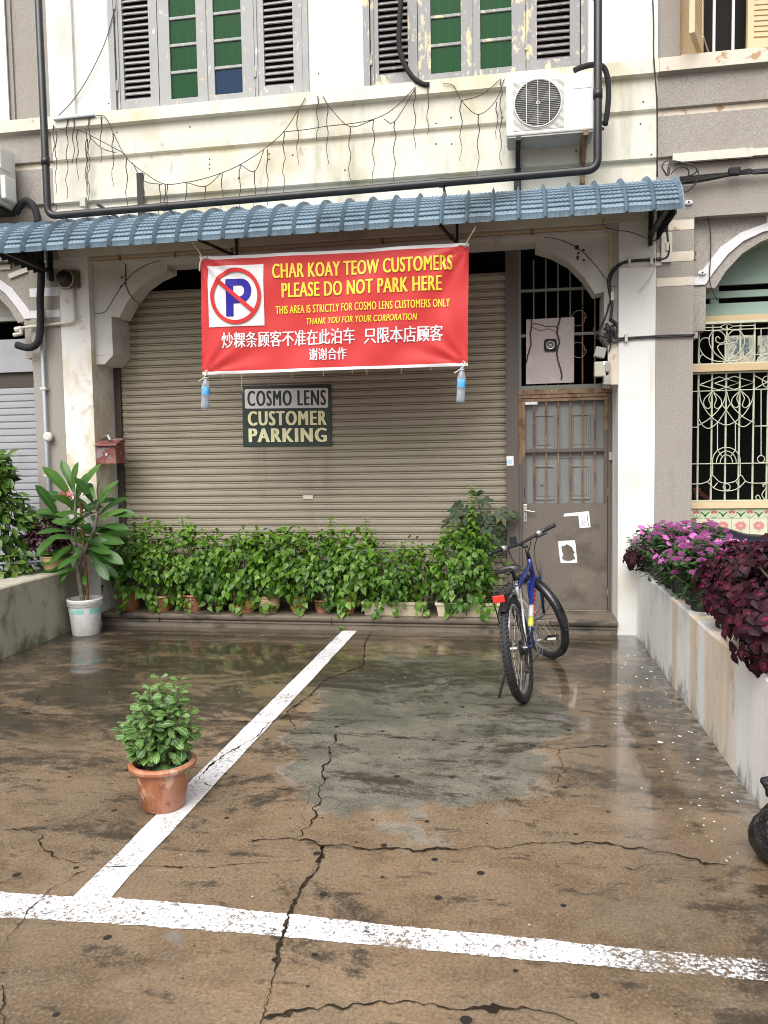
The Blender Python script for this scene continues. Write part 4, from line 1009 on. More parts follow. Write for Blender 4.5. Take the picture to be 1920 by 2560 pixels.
b.tube(arc(fcx, fcz, fr, 0, 360, 36, -.367)[:-1], .005, 6, closed=True); b.tube(arc(fcx, fcz, .012, 0, 360, 12, -.372)[:-1], .003, 6, closed=True)
b.build('fan_guard', M['acwhite'], ac)
b = MB()
for i in range(44):
    z = az0+.035+i*.0087
    b.box(.05, .45, -.354, -.3505, z, z+.0045) if abs(z-fcz) > fr+.004 else None
    if abs(z-fcz) <= fr+.004:
        hw = math.sqrt(max(0, (fr+.008)**2-(z-fcz)**2)); b.box(.05, fcx-hw, -.354, -.3505, z, z+.0045); b.box(fcx+hw, .45, -.354, -.3505, z, z+.0045)
b.build('front_louvre', M['acwhite'], cs)
b = MB(); b.box(.52, .66, -.353, -.3505, 4.475, 4.525); b.build('badge_plate', M['sgrey'], cs)
for x in (.09, .62):
    b = MB(); b.box(x-.02, x+.02, -.37, -.035, az0-.045, az0-.014); b.box(x-.02, x+.02, -.07, -.034, az0-.32, az0-.045); b.bar((x, -.33, az0-.04), (x, -.05, az0-.26), .03, .012); b.build('wall_bracket', M['rust'] if x > .3 else M['steel_dark'], ac)
b = MB(); b.box(.085-.03, .085+.03, -.06, -.033, 3.80, 4.0); b.build('wall_bracket', M['steel_dark'], ac)
b = MB()
for z in (4.22, 4.27): b.tube([(.69, -.16, z), (.76, -.16, z), (.775, -.13, z+.015)], .014, 8)
b.tube([(.73, -.16, 4.20), (.74, -.15, 4.33)], .02, 8)
b.build('pipe_valve', M['steel_dark'], ac)
acl = thing('air_conditioner', 'pale grey air conditioner outdoor unit cut off by the left edge above the awning', 'air conditioner', (-5.0, -.3, 3.9))
q = P(88*.5787, 700*.5787, -.10); q2 = P(75*.5787, 680*.5787, -.42)
lx1 = -4.52
b = MB(); b.box(-5.35, lx1-.012, -.43, -.10, 3.95, 4.47, bev=.01); cs = b.build('casing', M['acwhite'], acl)
b = MB(); b.box(lx1-.011, lx1, -.38, -.14, 4.0, 4.44, bev=.004); b.box(lx1, lx1+.018, -.36, -.22, 4.24, 4.42, bev=.005); b.build('side_panel', M['acwhite'], acl)
b = MB(); b.box(lx1, lx1+.05, -.36, -.20, 3.97, 4.18, bev=.012); b.build('valve_cover', M['acwhite'], acl)
b = MB(); b.box(-5.3, -4.6, -.40, -.035, 3.915, 3.948); b.build('wall_bracket', M['steel_dark'], acl)
# fairy light strings with their dangling strands
def string_light(paths, drops, label, y=-.098):
    o0 = pp(paths[0], y)[0]
    root = thing('string_light', label, 'string light', tuple(o0))
    for pth in paths:
        b = MB(); b.tube(smooth_path(pp(pth, y), 5), .0036, 5); b.build('main_wire', M['wire'], root)
    for i, (x, a, c) in enumerate(drops):
        rnd = random.Random(i*7+len(drops)); n = max(4, int((c-a)/8)); L = []
        ph = rnd.uniform(0, 6)
        for k in range(n+1): L.append((x+2.6*math.sin(k*.8+ph)*min(1, k/3)+rnd.uniform(-1.1, 1.1)*min(1, k/2)-.8*k/n, a+(c-a)*k/n))
        b = MB(); q = pp(L, y+.002); b.tube(q, [.0050-.0026*k/n for k in range(n+1)], 5); b.build('light_strand', M['wire'], root)
def zz1(L, s=s1, ox=0): return [(ox+s*x, s*a, s*c) for x, a, c in L]
Z1 = lambda L: Z(0, 0, s1, L)
string_light([Z1([(250, 520), (330, 512), (385, 508), (450, 502), (490, 575), (545, 680), (625, 747), (710, 795), (800, 788), (870, 775), (955, 748), (1040, 710), (1140, 645), (1225, 570), (1285, 480), (1320, 422)]),
    Z1([(255, 560), (330, 560), (420, 600), (540, 665)]), Z1([(385, 590), (440, 640), (500, 660)]), Z1([(570, 700), (620, 780), (700, 797)]), Z1([(810, 790), (888, 805), (955, 750)]), Z1([(1040, 712), (1100, 740), (1140, 650)])],
    zz1([(242, 560, 840), (232, 540, 700), (290, 510, 860), (318, 508, 710), (335, 560, 780), (372, 560, 830), (385, 505, 905), (378, 600, 900), (437, 503, 705), (488, 575, 805), (547, 680, 930), (622, 750, 920), (690, 795, 935), (713, 797, 920), (724, 797, 890), (806, 790, 915), (888, 806, 905), (960, 750, 915), (1037, 712, 905), (1100, 738, 890), (1155, 645, 890), (1227, 572, 835)]),
    'brown fairy light string with dangling strands sagging below the left window sill')
string_light([Z1([(1225, 570), (1320, 560), (1415, 545), (1510, 535), (1615, 515), (1700, 470), (1795, 375)]), Z1([(1395, 415), (1430, 470), (1512, 547), (1615, 517)]), Z1([(1659, 515), (1705, 525), (1795, 380)])],
    zz1([(1287, 480, 715), (1372, 415, 610), (1415, 460, 715), (1512, 547, 780), (1613, 515, 790), (1705, 525, 790), (1792, 385, 650)]), 'brown fairy light string with dangling strands between the two windows')
string_light([Z(960, 0, s1, [(255, 362), (300, 370), (335, 435), (405, 495), (480, 440), (520, 340)]), Z(960, 0, s1, [(335, 435), (420, 410), (500, 345)])],
    zz1([(190, 370, 580), (333, 435, 695), (408, 497, 770), (505, 340, 715), (487, 440, 600)], s1, 960), 'brown fairy light string with dangling strands left of the white air conditioner')
run('thin_wire', pp(Z1([(500, 25), (480, 95), (455, 180), (410, 280), (360, 370), (310, 440), (250, 503)]), -.03), .004, M['thinwire'], 'thin black wire slanting from the left window frame down to the ledge', 'wire', 5, 5)
b = MB(); b.tube([(-4.12, -.10, 4.735), (-3.72, -.10, 4.742)], .011, 8); tag(b.build('conduit_stub', M['conduit']), 'short grey conduit lying along the ledge beside the drain pipe', 'conduit')
b = MB(); q = P(361*.5787, 875*.5787, -.05); b.box(q.x-.028, q.x+.028, -.075, -.034, q.z-.045, q.z+.045, bev=.006); tag(b.build('junction_box', M['pvc']), 'small white junction box on the cream wall above the awning, left', 'junction box')
run('thin_wire', pp(Z(960, 0, s1, [(1160, -20), (1165, 120), (1165, 245), (1178, 420), (1180, 600), (1180, 765)]), -.12), .006, M['cable'], 'thin black wire hanging straight down between the white and grey upper walls', 'wire', 6, 4)
# coiled cable and cable bundle at the right end of the awning
Z4 = lambda L: Z(1560, 340, .217, L)
coil = thing('cable_coil', 'loose black cable loops sticking up behind the right end of the awning', 'cable', tuple(P(1680, 440, -.2)))
for L in ([(490, 450), (440, 360), (470, 300), (540, 285), (680, 310), (790, 335), (840, 390), (800, 440), (700, 470)], [(500, 450), (520, 320), (570, 290), (700, 310), (820, 360), (860, 450), (820, 550), (740, 630), (670, 650)], [(540, 440), (600, 370), (660, 350), (730, 380), (745, 440), (700, 520), (650, 540)], [(490, 460), (560, 300), (600, 290)], [(510, 460), (545, 300)]):
    b = MB(); b.tube(smooth_path(pp(Z4(L), -.16), 6), .006, 6); b.build('cable_loop', M['cable'], coil)
bun = thing('cable_bundle', 'bundle of black cables running right from the awning along the grey wall', 'cable', tuple(P(1800, 430, -.05)))
for k, L in enumerate(([(640, 480), (800, 465), (1000, 445), (1230, 425), (1450, 385), (1700, 380)], [(640, 500), (850, 480), (1100, 455), (1300, 420), (1500, 400), (1700, 395)], [(660, 530), (850, 510), (1050, 475), (1240, 445), (1450, 430), (1700, 410)], [(660, 550), (830, 530), (1050, 490), (1300, 440), (1500, 420), (1700, 420)], [(650, 515), (900, 490), (1200, 445), (1400, 405), (1700, 402)])):
    q = pp(Z4(L), -.06-.008*(k % 3)); q.append(q[-1]+Vector((1.6, 0, .02))); b = MB(); b.tube(smooth_path(q, 5), .0085, 6); b.build('cable', M['cable'], bun)
b = MB(); q = P(1560+.217*1280, 340+.217*410, -.08); b.box(q.x-.05, q.x+.04, -.105, -.05, q.z-.03, q.z+.035, bev=.012); b.build('cable_wrap', M['rubber'], bun)
b = MB(); q0, q1 = P(1560+.217*545, 340+.217*285, 0), P(1560+.217*1455, 340+.217*215, 0); b.box(q0.x, q1.x, -.062, -.0325, q0.z-.035, q0.z+.035); b.box(q1.x, q1.x+2.5, -.05, -.0325, q0.z-.025, q0.z+.03)
tag(b.build('cable_trunking', M['pvc']), 'white plastic cable trunking under the moulding of the right grey wall', 'trunking')
# conduit on the left pillar, flood light
cdt = run('conduit', fillet([P(149, 850+40, -.045)+Vector((0, 0, 0)), P(0, 0, 0)], .01) if False else [(-4.385, -.04, 0), (-4.385, -.04, 3.07)], .016, M['conduit'], 'grey vertical conduit on the left grey pillar', 'conduit', 10)
for z in (.9, 2.28, 1.45):
    b = MB(); b.box(-4.415, -4.355, -.06, -.001, z, z+.022); b.build('conduit_clip', M['pvc'], cdt)
b = MB(); b.lathe([(.045, 0), (.045, .03), (.03, .04), (0, .04)], n=20, M=Matrix.Translation((-4.36, -.03, 1.83)) @ Matrix.Rotation(R(90), 4, 'X')); tag(b.build('junction_box', M['pvc']), 'round white junction box behind the grey conduit on the left pillar', 'junction box')
q1 = P(177, 695, -.03); 
run('conduit', fillet([(-4.04, -.03, 3.24), (-4.04, -.03, 2.905), (-4.6, -.03, 2.875)], .05), .014, M['pvc'], 'thin cream conduit bent left from the flood light on the left pillar', 'conduit', 10)
b = MB(); b.tube([(-4.59, -.03, 2.87), (-4.66, -.03, 2.86)], .024, 10); b.tube([(-4.60, -.03, 2.87), (-4.60, -.03, 2.82), (-4.68, -.03, 2.81)], .02, 10); tag(b.build('conduit_joint', M['pvc']), 'cream plastic elbow joint at the end of the thin conduit', 'conduit joint')
fl = thing('flood_light', 'black round flood light in a square bracket on the left pillar under the awning', 'lamp', (-4.06, -.1, 3.27))
b = MB(); b.box(-4.17, -3.98, -.055, -.001, 3.22, 3.38, bev=.01); b.build('back_box', M['post'], fl)
b = MB(); b.lathe([(.08, 0), (.075, .05), (.05, .08), (0, .085)], n=24, M=Matrix.Translation((-4.10, -.052, 3.30)) @ Matrix.Rotation(R(90), 4, 'X')); b.build('lamp_head', M['bblack'], fl, True)
b = MB(); b.tube(arc(-4.10, 3.30, .084, 0, 360, 24, -.07)[:-1], .007, 6, closed=True); b.build('lamp_ring', M['tan'], fl)
for i, (L, lb) in enumerate((([(0, 745), (105, 740)], 'short pale timber batten on the left grey wall, cut by the edge'), ([(90, 835), (285, 760)], 'slanting short pale timber batten above the left arch'))):
    b = MB(); q = pp(zz(L), .085); b.bar(q[0], q[1], .02, .045); tag(b.build('timber_batten', M['pvc']), lb, 'batten')
# cables on the right white pillar, meter boxes
Z5 = lambda L: Z(1160, 540, .4581, L)
for k, (L, lb) in enumerate((([(1105, 30), (1110, 120), (1118, 190), (1100, 230), (1040, 238), (960, 242), (880, 252), (820, 285), (790, 340), (795, 420), (808, 480), (800, 570)], 'thick black cable coming down right of the awning and curving left across the white pillar'),
                             ([(1100, 60), (1104, 190), (1060, 232), (900, 246), (830, 290), (800, 350), (800, 430), (790, 500), (740, 620), (720, 650)], 'thinner black cable following the thick one across the white pillar to the meter'),
                             ([(1260, 648), (1100, 652), (1000, 658), (900, 664), (840, 668), (800, 660)], 'black cable crossing both pillars at the height of the meter boxes'),
                             ([(1255, 655), (1080, 660), (940, 668), (860, 676), (815, 690), (790, 640)], 'second black cable just under the one crossing both pillars'))):
    run('power_cable', pp(Z5(L), -.022 if k < 2 else -.018), .012 if k in (0, ) else .0075, M['cable'], lb, 'cable', 8, 6)
tk = MB(); q = P(1560+.217*490, 340+.217*1150, 0); tk.box(q.x-.045, q.x+.04, -.03, -.001, 3.16, 3.40); q = P(1160+.4581*960, 540+.4581*258, 0)
tag(tk.build('cable_trunking', M['pvc']), 'short upright white trunking behind the black cable on the right grey pillar', 'trunking')
tk = MB(); tk.box(.945, 1.27, -.012, -.001, q.z-.03, q.z+.01); tag(tk.build('cable_trunking', M['pvc']), 'thin flat cream trunking strip under the curved cable on the white pillar', 'trunking')
for i, (a, c) in enumerate(((902, 252), (1022, 245), (1108, 168), (808, 440), (884, 665))):
    b = MB(); q = P(1160+.4581*a, 540+.4581*c, -.02); b.box(q.x-.012, q.x+.012, -.042, -.001, q.z-.035, q.z+.035, bev=.003)
    tag(b.build('cable_clip', M['pvc']), ['cream cable clip left of the middle of the curved cable', 'cream cable clip at the right pillar edge on the curved cable', 'cream cable clip on the upright white trunking', 'small cream cable clip on the descending cable beside the arch', 'cream cable clip on the lower horizontal cable'][i], 'cable clip', 'cable clips on the right pillars')
run('thin_wire', pp(Z5([(1010, 150), (1035, 200), (1045, 250), (1030, 310), (990, 370), (957, 410)]), -.03), .004, M['pvc'], 'thin white wire dangling in an arc on the white pillar', 'wire', 5, 5)
run('thin_wire', pp(Z5([(765, 10), (760, 50), (820, 75), (920, 90), (1030, 135), (1050, 120)]), -.05), .004, M['thinwire'], 'thin dark wire stretched under the awning to its right end', 'wire', 5, 5)
run('thin_wire', pp(Z4([(800, 880), (840, 825), (895, 820), (930, 850), (975, 980), (995, 1130), (1000, 1300), (990, 1500), (985, 1640), (1010, 1760), (1080, 1900)]), .06), .0045, M['cable'], 'thin black wire hanging over the right arch from a white insulator', 'wire', 6, 5)
for i, (a, c, y, lb) in enumerate(((740, 772, -.0, 'white oval insulator high on the right grey pillar'), (900, 832, .1, 'white oval insulator holding the thin wire beside the right arch'), (898, 1578, .08, 'white oval insulator on the pale arch moulding, right'))):
    q = P(1560+.217*a, 340+.217*c, y); b = MB(); b.lathe([(.028, 0), (.028, .012), (.018, .02), (0, .02)], n=16, M=Matrix.Translation((q.x, y-.001, q.z)) @ Matrix.Rotation(R(90), 4, 'X') @ Matrix.Diagonal((1.2, .75, 1, 1)))
    o = b.build('insulator', M['paper'], None, True); tag(o, lb, 'insulator', 'insulators on the right wall')
    b = MB(); b.lathe([(.009, 0), (.009, .022), (0, .022)], n=10, M=Matrix.Translation((q.x, y-.001, q.z)) @ Matrix.Rotation(R(90), 4, 'X')); b.build('insulator_screw', M['ink'], o)
lettering('chalk_mark', '2', lambda u, v: P(1560+.217*(797+35*u), 340+.217*(1432-110*v), .0975), M['ink'], hr, .0)
mt = thing('electric_meter', 'cluster of grey electric meter boxes on a rust stained board by the white pillar', 'electric meter', (.88, .05, 2.4))
qa, qb = P(1160+.4581*800, 540+.4581*700, -.0), P(1160+.4581*832, 540+.4581*918, 0)
b = MB(); b.box(.84, .924, .02, .055, qb.z, qa.z); b.build('backing_board', M['boardrust'], mt)
for (a, c, d, e, y, m) in ((712, 795, 775, 875, .04, 'metercover'), (770, 795, 798, 850, .03, 'meter'), (762, 870, 800, 920, .04, 'meter'), (715, 715, 775, 770, .05, 'meter'), (752, 905, 800, 945, .05, 'guide')):
    q0, q1 = P(1160+.4581*a, 540+.4581*c, y-.06), P(1160+.4581*d, 540+.4581*e, y-.06)
    b = MB(); rot = Matrix.Identity(4)
    if a == 715: ctr = (q0+q1)/2; rot = Matrix.Translation(ctr) @ Matrix.Rotation(R(14), 4, 'Y') @ Matrix.Translation(-ctr)
    b.box(q0.x, q1.x, y-.06, y+.012, q1.z, q0.z, rot, bev=.008); b.build('meter_box', M[m], mt)
b = MB(); q = P(1160+.4581*770, 540+.4581*803, -.021); b.box(q.x-.017, q.x+.017, -.0245, -.0215, q.z-.017, q.z+.017); b.build('meter_sticker', M['paper'], mt)
for (a, c, d, e) in ((775, 590, 792, 660), (795, 565, 825, 600), (768, 615, 790, 640), (770, 640, 795, 690), (800, 600, 815, 660)):
    q0, q1 = P(1160+.4581*a, 540+.4581*c, .0), P(1160+.4581*d, 540+.4581*e, .0); b = MB(); b.tube([(q0.x, -.01, q0.z), ((q0.x+q1.x)/2+.01, -.03, (q0.z+q1.z)/2), (q1.x, -.01, q1.z)], .016, 8); b.build('cable_connector', M['bblack'], mt)
for L in ([(790, 480), (770, 560), (735, 630), (712, 650)], [(707, 610), (715, 640), (760, 660), (790, 665)], [(725, 660), (755, 690), (775, 720)], [(800, 620), (830, 660), (835, 580)], [(780, 680), (800, 700), (790, 740)]):
    b = MB(); b.tube(smooth_path(pp(Z5(L), .0), 5), .006, 6); b.build('meter_wire', M['cable'], mt)
# pink board with round socket on the transom grille
b = MB(); qa, qb, qc, qd = [P(1160+.4581*a, 540+.4581*c, .385) for a, c in ((340, 565), (602, 551), (600, 908), (338, 918))]
for p0, p1, p2, p3 in ((qa, qb, qc, qd), ): 
    A = [b.bm.verts.new(p) for p in (p0, p1, p2, p3)]; Bv = [b.bm.verts.new(p+Vector((0, .012, 0))) for p in (p0, p1, p2, p3)]; b._pr(A, Bv)
pk = b.build('cover_board', M['pink']); tag(pk, 'pinkish cover board with a black round camera fixed on the grille over the door', 'board')
q = P(1160+.4581*471, 540+.4581*706, .38)
b = MB(); b.box(q.x-.055, q.x+.055, .362, .3845, q.z-.055, q.z+.055, bev=.018); cmr = b.build('camera_housing', M['bblack'], pk)
b = MB(); b.tube(arc(q.x, q.z, .033, 0, 360, 24, .360)[:-1], .007, 8, closed=True); b.lathe([(.015, 0), (0, .006)], n=12, M=Matrix.Translation((q.x, .361, q.z)) @ Matrix.Rotation(R(90), 4, 'X')); b.build('camera_lens', M['steel'], cmr)
for L, r_ in (([(365, 560), (368, 600), (362, 640), (366, 690), (358, 730), (345, 770), (340, 800)], .006), ([(524, 555), (512, 600), (508, 640), (520, 680), (508, 740), (515, 800), (530, 850), (532, 893)], .007), ([(368, 590), (400, 588), (450, 603), (490, 600), (508, 610)], .003), ([(368, 605), (420, 625), (460, 615), (510, 632)], .002)):
    q = smooth_path(pp(Z5(L), .376), 6); rnd = random.Random(5)
    q = [p+Vector((rnd.uniform(-.004, .004), 0, 0)) for p in q]; b = MB(); b.tube(q, r_, 6); b.build('dangling_cord', M['wire'], pk)
# ================================================================ BANNER, SIGN
BT = [P(480+.446*a, 580+.446*c, y) for a, c, y in ((42, 137, -.62), (1551, 62, -.62), (1546, 750, -.56), (58, 800, -.56))]
def ban(u, v, off=0.0):                 # u left to right, v top to bottom
    p = BT[0].lerp(BT[1], u).lerp(BT[3].lerp(BT[2], u), v)
    w = .010*math.sin(u*5.2+v*1.7)+.009*math.sin(u*13+v*5)*(1-v*.4)+.004*math.sin(u*31+v*11)+.006*noise.noise(Vector((u*9, v*4, 2)))+.012*math.sin(v*3.14)*math.sin(u*3.14)
    for cu, cv in ((0, 0), (1, 0), (1, 1), (0, 1)):
        d = math.hypot((u-cu)*2.2, v-cv); an = math.atan2(v-cv, (u-cu)*2.2)
        w += .022*math.exp(-d*4)*math.sin(an*13)*min(1, d*9)
    sag = .012*math.sin(u*3.14159)*(1-v)
    return p+Vector((0, w-off, -sag*.4))
bn = thing('banner', 'red vinyl banner with yellow and white lettering and no parking emblem under the awning', 'banner', tuple(ban(.5, 1)))
def patch(u0, u1, v0, v1, nu, nv, off):
    b = MB(); g = [[b.bm.verts.new(ban(u0+(u1-u0)*i/nu, v0+(v1-v0)*j/nv, off)) for i in range(nu+1)] for j in range(nv+1)]
    for j in range(nv):
        for i in range(nu): b.bm.faces.new((g[j][i], g[j+1][i], g[j+1][i+1], g[j][i+1]))
    return b
o = patch(0, 1, .0, 1, 90, 40, 0).build('banner_cloth', M['red'], bn, 'all')
o.data.materials.append(M['bwhite'])
for f in o.data.polygons:
    r_, c_i = divmod(f.index, 90)
    if r_ >= 39 or r_ == 0 and c_i > -1: f.material_index = 1
# hems are narrower than one row: shrink the outer rows onto the edge
em = patch(.030, .246, .083, .596, 30, 30, .006).build('emblem_panel', M['bwhite'], bn, 'all')
EC = (.138, .341); ER = (.0985, .236)
def ep(a, r): return (EC[0]+ER[0]*r*math.cos(a), EC[1]-ER[1]*r*math.sin(a))
b = MB(); N = 64; A = [ban(*ep(2*math.pi*i/N, 1), .0155) for i in range(N+1)]; Bq = [ban(*ep(2*math.pi*i/N, .86), .0155) for i in range(N+1)]; b.ribbon(A, Bq)
a0, a1 = R(141), R(-39); L, L2 = [], []
for i in range(13):
    t = i/12; x = .92*(math.cos(a0)*(1-t)+math.cos(a1)*t); y = .92*(math.sin(a0)*(1-t)+math.sin(a1)*t); nx, ny = math.sin(R(-39)), -math.cos(R(-39))
    for LL, sg in ((L, 1), (L2, -1)): xx, yy = x+sg*.073*nx, y+sg*.073*ny; LL.append(ban(EC[0]+ER[0]*xx, EC[1]-ER[1]*yy, .0165))
b.ribbon(L, L2); b.build('no_parking_ring', M['pred'], em)
b = MB(); U = lambda x: (x-50)/1497.; Vv = lambda y: (y-127.)/664
out = [(198, 257)]+[(198, 465), (240, 465), (240, 392)]
b2 = MB()
def pq(pts):
    b2.quad([ban(U(x), Vv(y), .012) for x, y in pts])
for k in range(8): pq([(198, 257+26*k), (198, 283+26*k), (242, 283+26*k), (242, 257+26*k)])
N = 16; A, Bq = [], []
for i in range(N+1):
    a = R(90-180*i/N); A.append(ban(U(285+62*math.cos(a)), Vv(325-68*math.sin(a)), .012)); Bq.append(ban(U(280+25*math.cos(a)), Vv(325-32*math.sin(a)), .012))
A = [ban(U(242), Vv(257), .012)]+A+[ban(U(242), Vv(393), .012)]; Bq = [ban(U(242), Vv(293), .012)]+Bq+[ban(U(242), Vv(357), .012)]
b2.ribbon(A, Bq); b2.build('letter_p', M['pblue'], em)
def bl(name, body, u0, u1, va, vb, m, bold, shear=0., sp=1., slope=0.0):
    return lettering(name, body, lambda x, y: ban(u0+(u1-u0)*x, va+(vb-va)*(1-y)+slope*x, .006), m, bn, bold, shear, sp)
bl('lettering', 'CHAR KOAY TEOW CUSTOMERS', .280, .944, .088, .207, M['yellow'], .042, sp=1.08)
bl('lettering', 'PLEASE DO NOT PARK HERE', .314, .906, .248, .369, M['yellow'], .042, sp=1.08)
bl('lettering', 'THIS AREA IS STRICTLY FOR COSMO LENS CUSTOMERS ONLY', .289, .935, .437, .504, M['yellow'], .030, sp=1.08)
bl('lettering', 'THANK YOU FOR YOUR CORPORATION', .406, .818, .548, .602, M['yellow'], .028, .22, 1.08)
bl('lettering', '炒粿条顾客不准在此泊车', .080, .590, .645, .780, M['bwhite'], .022)
bl('lettering', '只限本店顾客', .623, .911, .650, .785, M['bwhite'], .022)
bl('lettering', '谢谢合作', .417, .558, .808, .911, M['bwhite'], .022)
for i, (u, v) in enumerate(((.012, .022), (.988, .022), (.988, .965), (.016, .965))):
    q = ban(u, v, .004); b = MB(); b.tube(arc(q.x, q.z, .012, 0, 360, 14, q.y)[:-1], .004, 6, closed=True); b.build('eyelet', M['steel'], bn)
e0, e1 = ban(.012, .022, .01), ban(.988, .022, .01)
def rope(name, segs, label):
    b = MB()
    for s_ in segs: b.tube(smooth_path(s_, 4), .006, 6)
    return tag(b.build(name, M['rope']), label, 'rope', 'ropes holding the banner')
t0 = P(480+.446*0, 580+.446*55, -.70); t1 = P(480+.446*1580, 580+.446*-10, -.70)
rope('rope', [[e0, e0+Vector((-.02, -.01, .05)), t0, t0+Vector((-.02, .02, .06))], [e0, e0+Vector((-.015, -.02, -.04)), e0+Vector((-.025, -.01, -.10))], [e0, e0+Vector((.05, -.01, .012))]], 'frayed pale rope tying the top left corner of the red banner')
rope('rope', [[e1, e1+Vector((.03, -.01, .05)), t1, t1+Vector((.02, .02, .06))], [e1, e1+Vector((-.05, -.01, .01))]], 'pale rope tying the top right corner of the red banner')
# sign on the shutter
sg0 = [P(480+.446*a, 580+.446*c, .405) for a, c in ((280, 862), (778, 855), (783, 1200), (287, 1203))]
def sgn(u, v, off=0): p = sg0[0].lerp(sg0[1], u).lerp(sg0[3].lerp(sg0[2], u), v); return p+Vector((0, -off, 0))
b = MB(); A = [b.bm.verts.new(sgn(u, v)) for u, v in ((0, 0), (1, 0), (1, 1), (0, 1))]; Bv = [b.bm.verts.new(sgn(u, v, -.008)) for u, v in ((0, 0), (1, 0), (1, 1), (0, 1))]; b._pr(A, Bv)
sign = b.build('parking_sign', M['sgreen']); tag(sign, 'dark green sign on the roller shutter with grey and cream customer parking lettering', 'sign')
b = MB(); r_ = .03; pts = []
for cx, cy, a in ((.968-r_*.7, .055+r_, 0), (.968-r_*.7, .375-r_, -90), (.03+r_*.7, .375-r_, 180), (.03+r_*.7, .055+r_, 90)):
    for k in range(6): q = R(a+90-18*k) ; pts.append(sgn(cx+.7*r_*math.cos(q), cy-r_*math.sin(q), .0015))
b.quad(pts); pn = b.build('name_panel', M['sgrey'], sign)
def slt(body, x0, x1, y0, y1, m, par, bold): return lettering('lettering', body, lambda x, y: sgn(x0+(x1-x0)*x, y0+(y1-y0)*(1-y), .003), m, par, bold, 0, 1.2)
slt('COSMO LENS', .060, .945, .085, .335, M['sgreen'], pn, .05)
slt('CUSTOMER', .060, .950, .420, .655, M['scream'], sign, .058)
slt('PARKING', .066, .950, .700, .930, M['scream'], sign, .058)
# water bottles hung on the lower corners
def bottle_glass():
    t = NT('clear_bottle_plastic'); tr = t.n('ShaderNodeBsdfTransparent'); tr.inputs[0].default_value = (.82, .88, .93, 1)
    g = t.bsdf((.55, .60, .66), .08, 0, .8, t.bump(t.noise(30, 3, .6), .6, .01)); lw = t.n('ShaderNodeLayerWeight'); lw.inputs[0].default_value = .35
    mx = t.n('ShaderNodeMixShader'); t.l(t.rng(lw.outputs[1], 0, 1, .30, .95), mx.inputs[0]); t.l(tr.outputs[0], mx.inputs[1]); t.l(g, mx.inputs[2]); return t.done(mx.outputs[0])
M['bottle'] = bottle_glass()
M['blabel'] = mat('blue_bottle_label', (.10, .38, .72), [((.45, .66, .85), 30, .55, .62, .6)], .3)
M['capdark'] = mat('navy_cap', (.01, .012, .06), (), .35); M['capblue'] = mat('sky_blue_cap', (.06, .34, .72), (), .35)
for i, (e, cp, lb) in enumerate(((ban(.016, .965, .012), 'capdark', 'clear water bottle with navy cap hanging from the left corner of the banner'), (ban(.988, .965, .012), 'capblue', 'clear water bottle with sky blue cap hanging from the right corner of the banner'))):
    H = .285; top = e.z-.045; bx = e.x+(.012 if i == 0 else -.018)
    br_ = thing('water_bottle', lb, 'bottle', (bx, e.y-.03, top-H), 'water bottles weighing down the banner'); by = e.y-.03; tz = lambda z: z+top-H
    tilt = Matrix.Translation((bx, by, top)) @ Matrix.Rotation(R(4 if i == 0 else 3), 4, 'Y') @ Matrix.Translation((-bx, -by, -top))
    b = MB(); b.lathe([(0, .006), (.022, .004), (.030, 0), (.034, .012), (.034, .05), (.0325, .06), (.034, .07), (.0325, .08), (.034, .09), (.0325, .10), (.0345, .11), (.0345, .19), (.032, .205), (.024, .235), (.015, .255), (.0125, .262), (.0125, .272), (0, .272)], (bx, by, tz(0)), 20, M=tilt); b.build('bottle_body', M['bottle'], br_, 'all')
    b = MB(); b.lathe([(.0352, .12), (.0356, .122), (.0356, .186), (.0352, .188)], (bx, by, tz(0)), 20, M=tilt); b.build('bottle_label', M['blabel'], br_, 'all')
    b = MB(); b.lathe([(0, .01), (.029, .008), (.031, .02), (.031, .10 if i else .09), (0, .10 if i else .09)], (bx, by, tz(0)), 16, M=tilt); b.build('water', M['bottle'], br_, 'all')
    b = MB(); b.lathe([(.0145, .258), (.0145, .275), (.013, .278), (0, .278)], (bx, by, tz(0)), 16, M=tilt); b.build('bottle_cap', M[cp], br_)
    b = MB(); b.tube(smooth_path([e+Vector((0, -.002, 0)), e+Vector((.003, -.012, -.03)), (bx-.012, by-.012, top-.02), (bx+.012, by-.014, top-.024), (bx+.014, by+.012, top-.022), (bx-.013, by+.012, top-.02), (bx-.015, by-.012, top-.022), (bx-.06, by-.02, top-.05)], 4), .005, 6); b.build('bottle_string', M['rope'], br_)
b = MB(); rnd = random.Random(2)
for u in (.08, .155, .35, .47, .58, .63, .76, .87):
    q = ban(u, 1.0, 0); L = rnd.uniform(.03, .06) if u != .155 else .16; b.tube(smooth_path([q, q+Vector((rnd.uniform(-.01, .01), 0, -L*.5)), q+Vector((rnd.uniform(-.01, .01), 0, -L))], 3), .0012, 4)
b.build('loose_thread', M['rope'], bn)
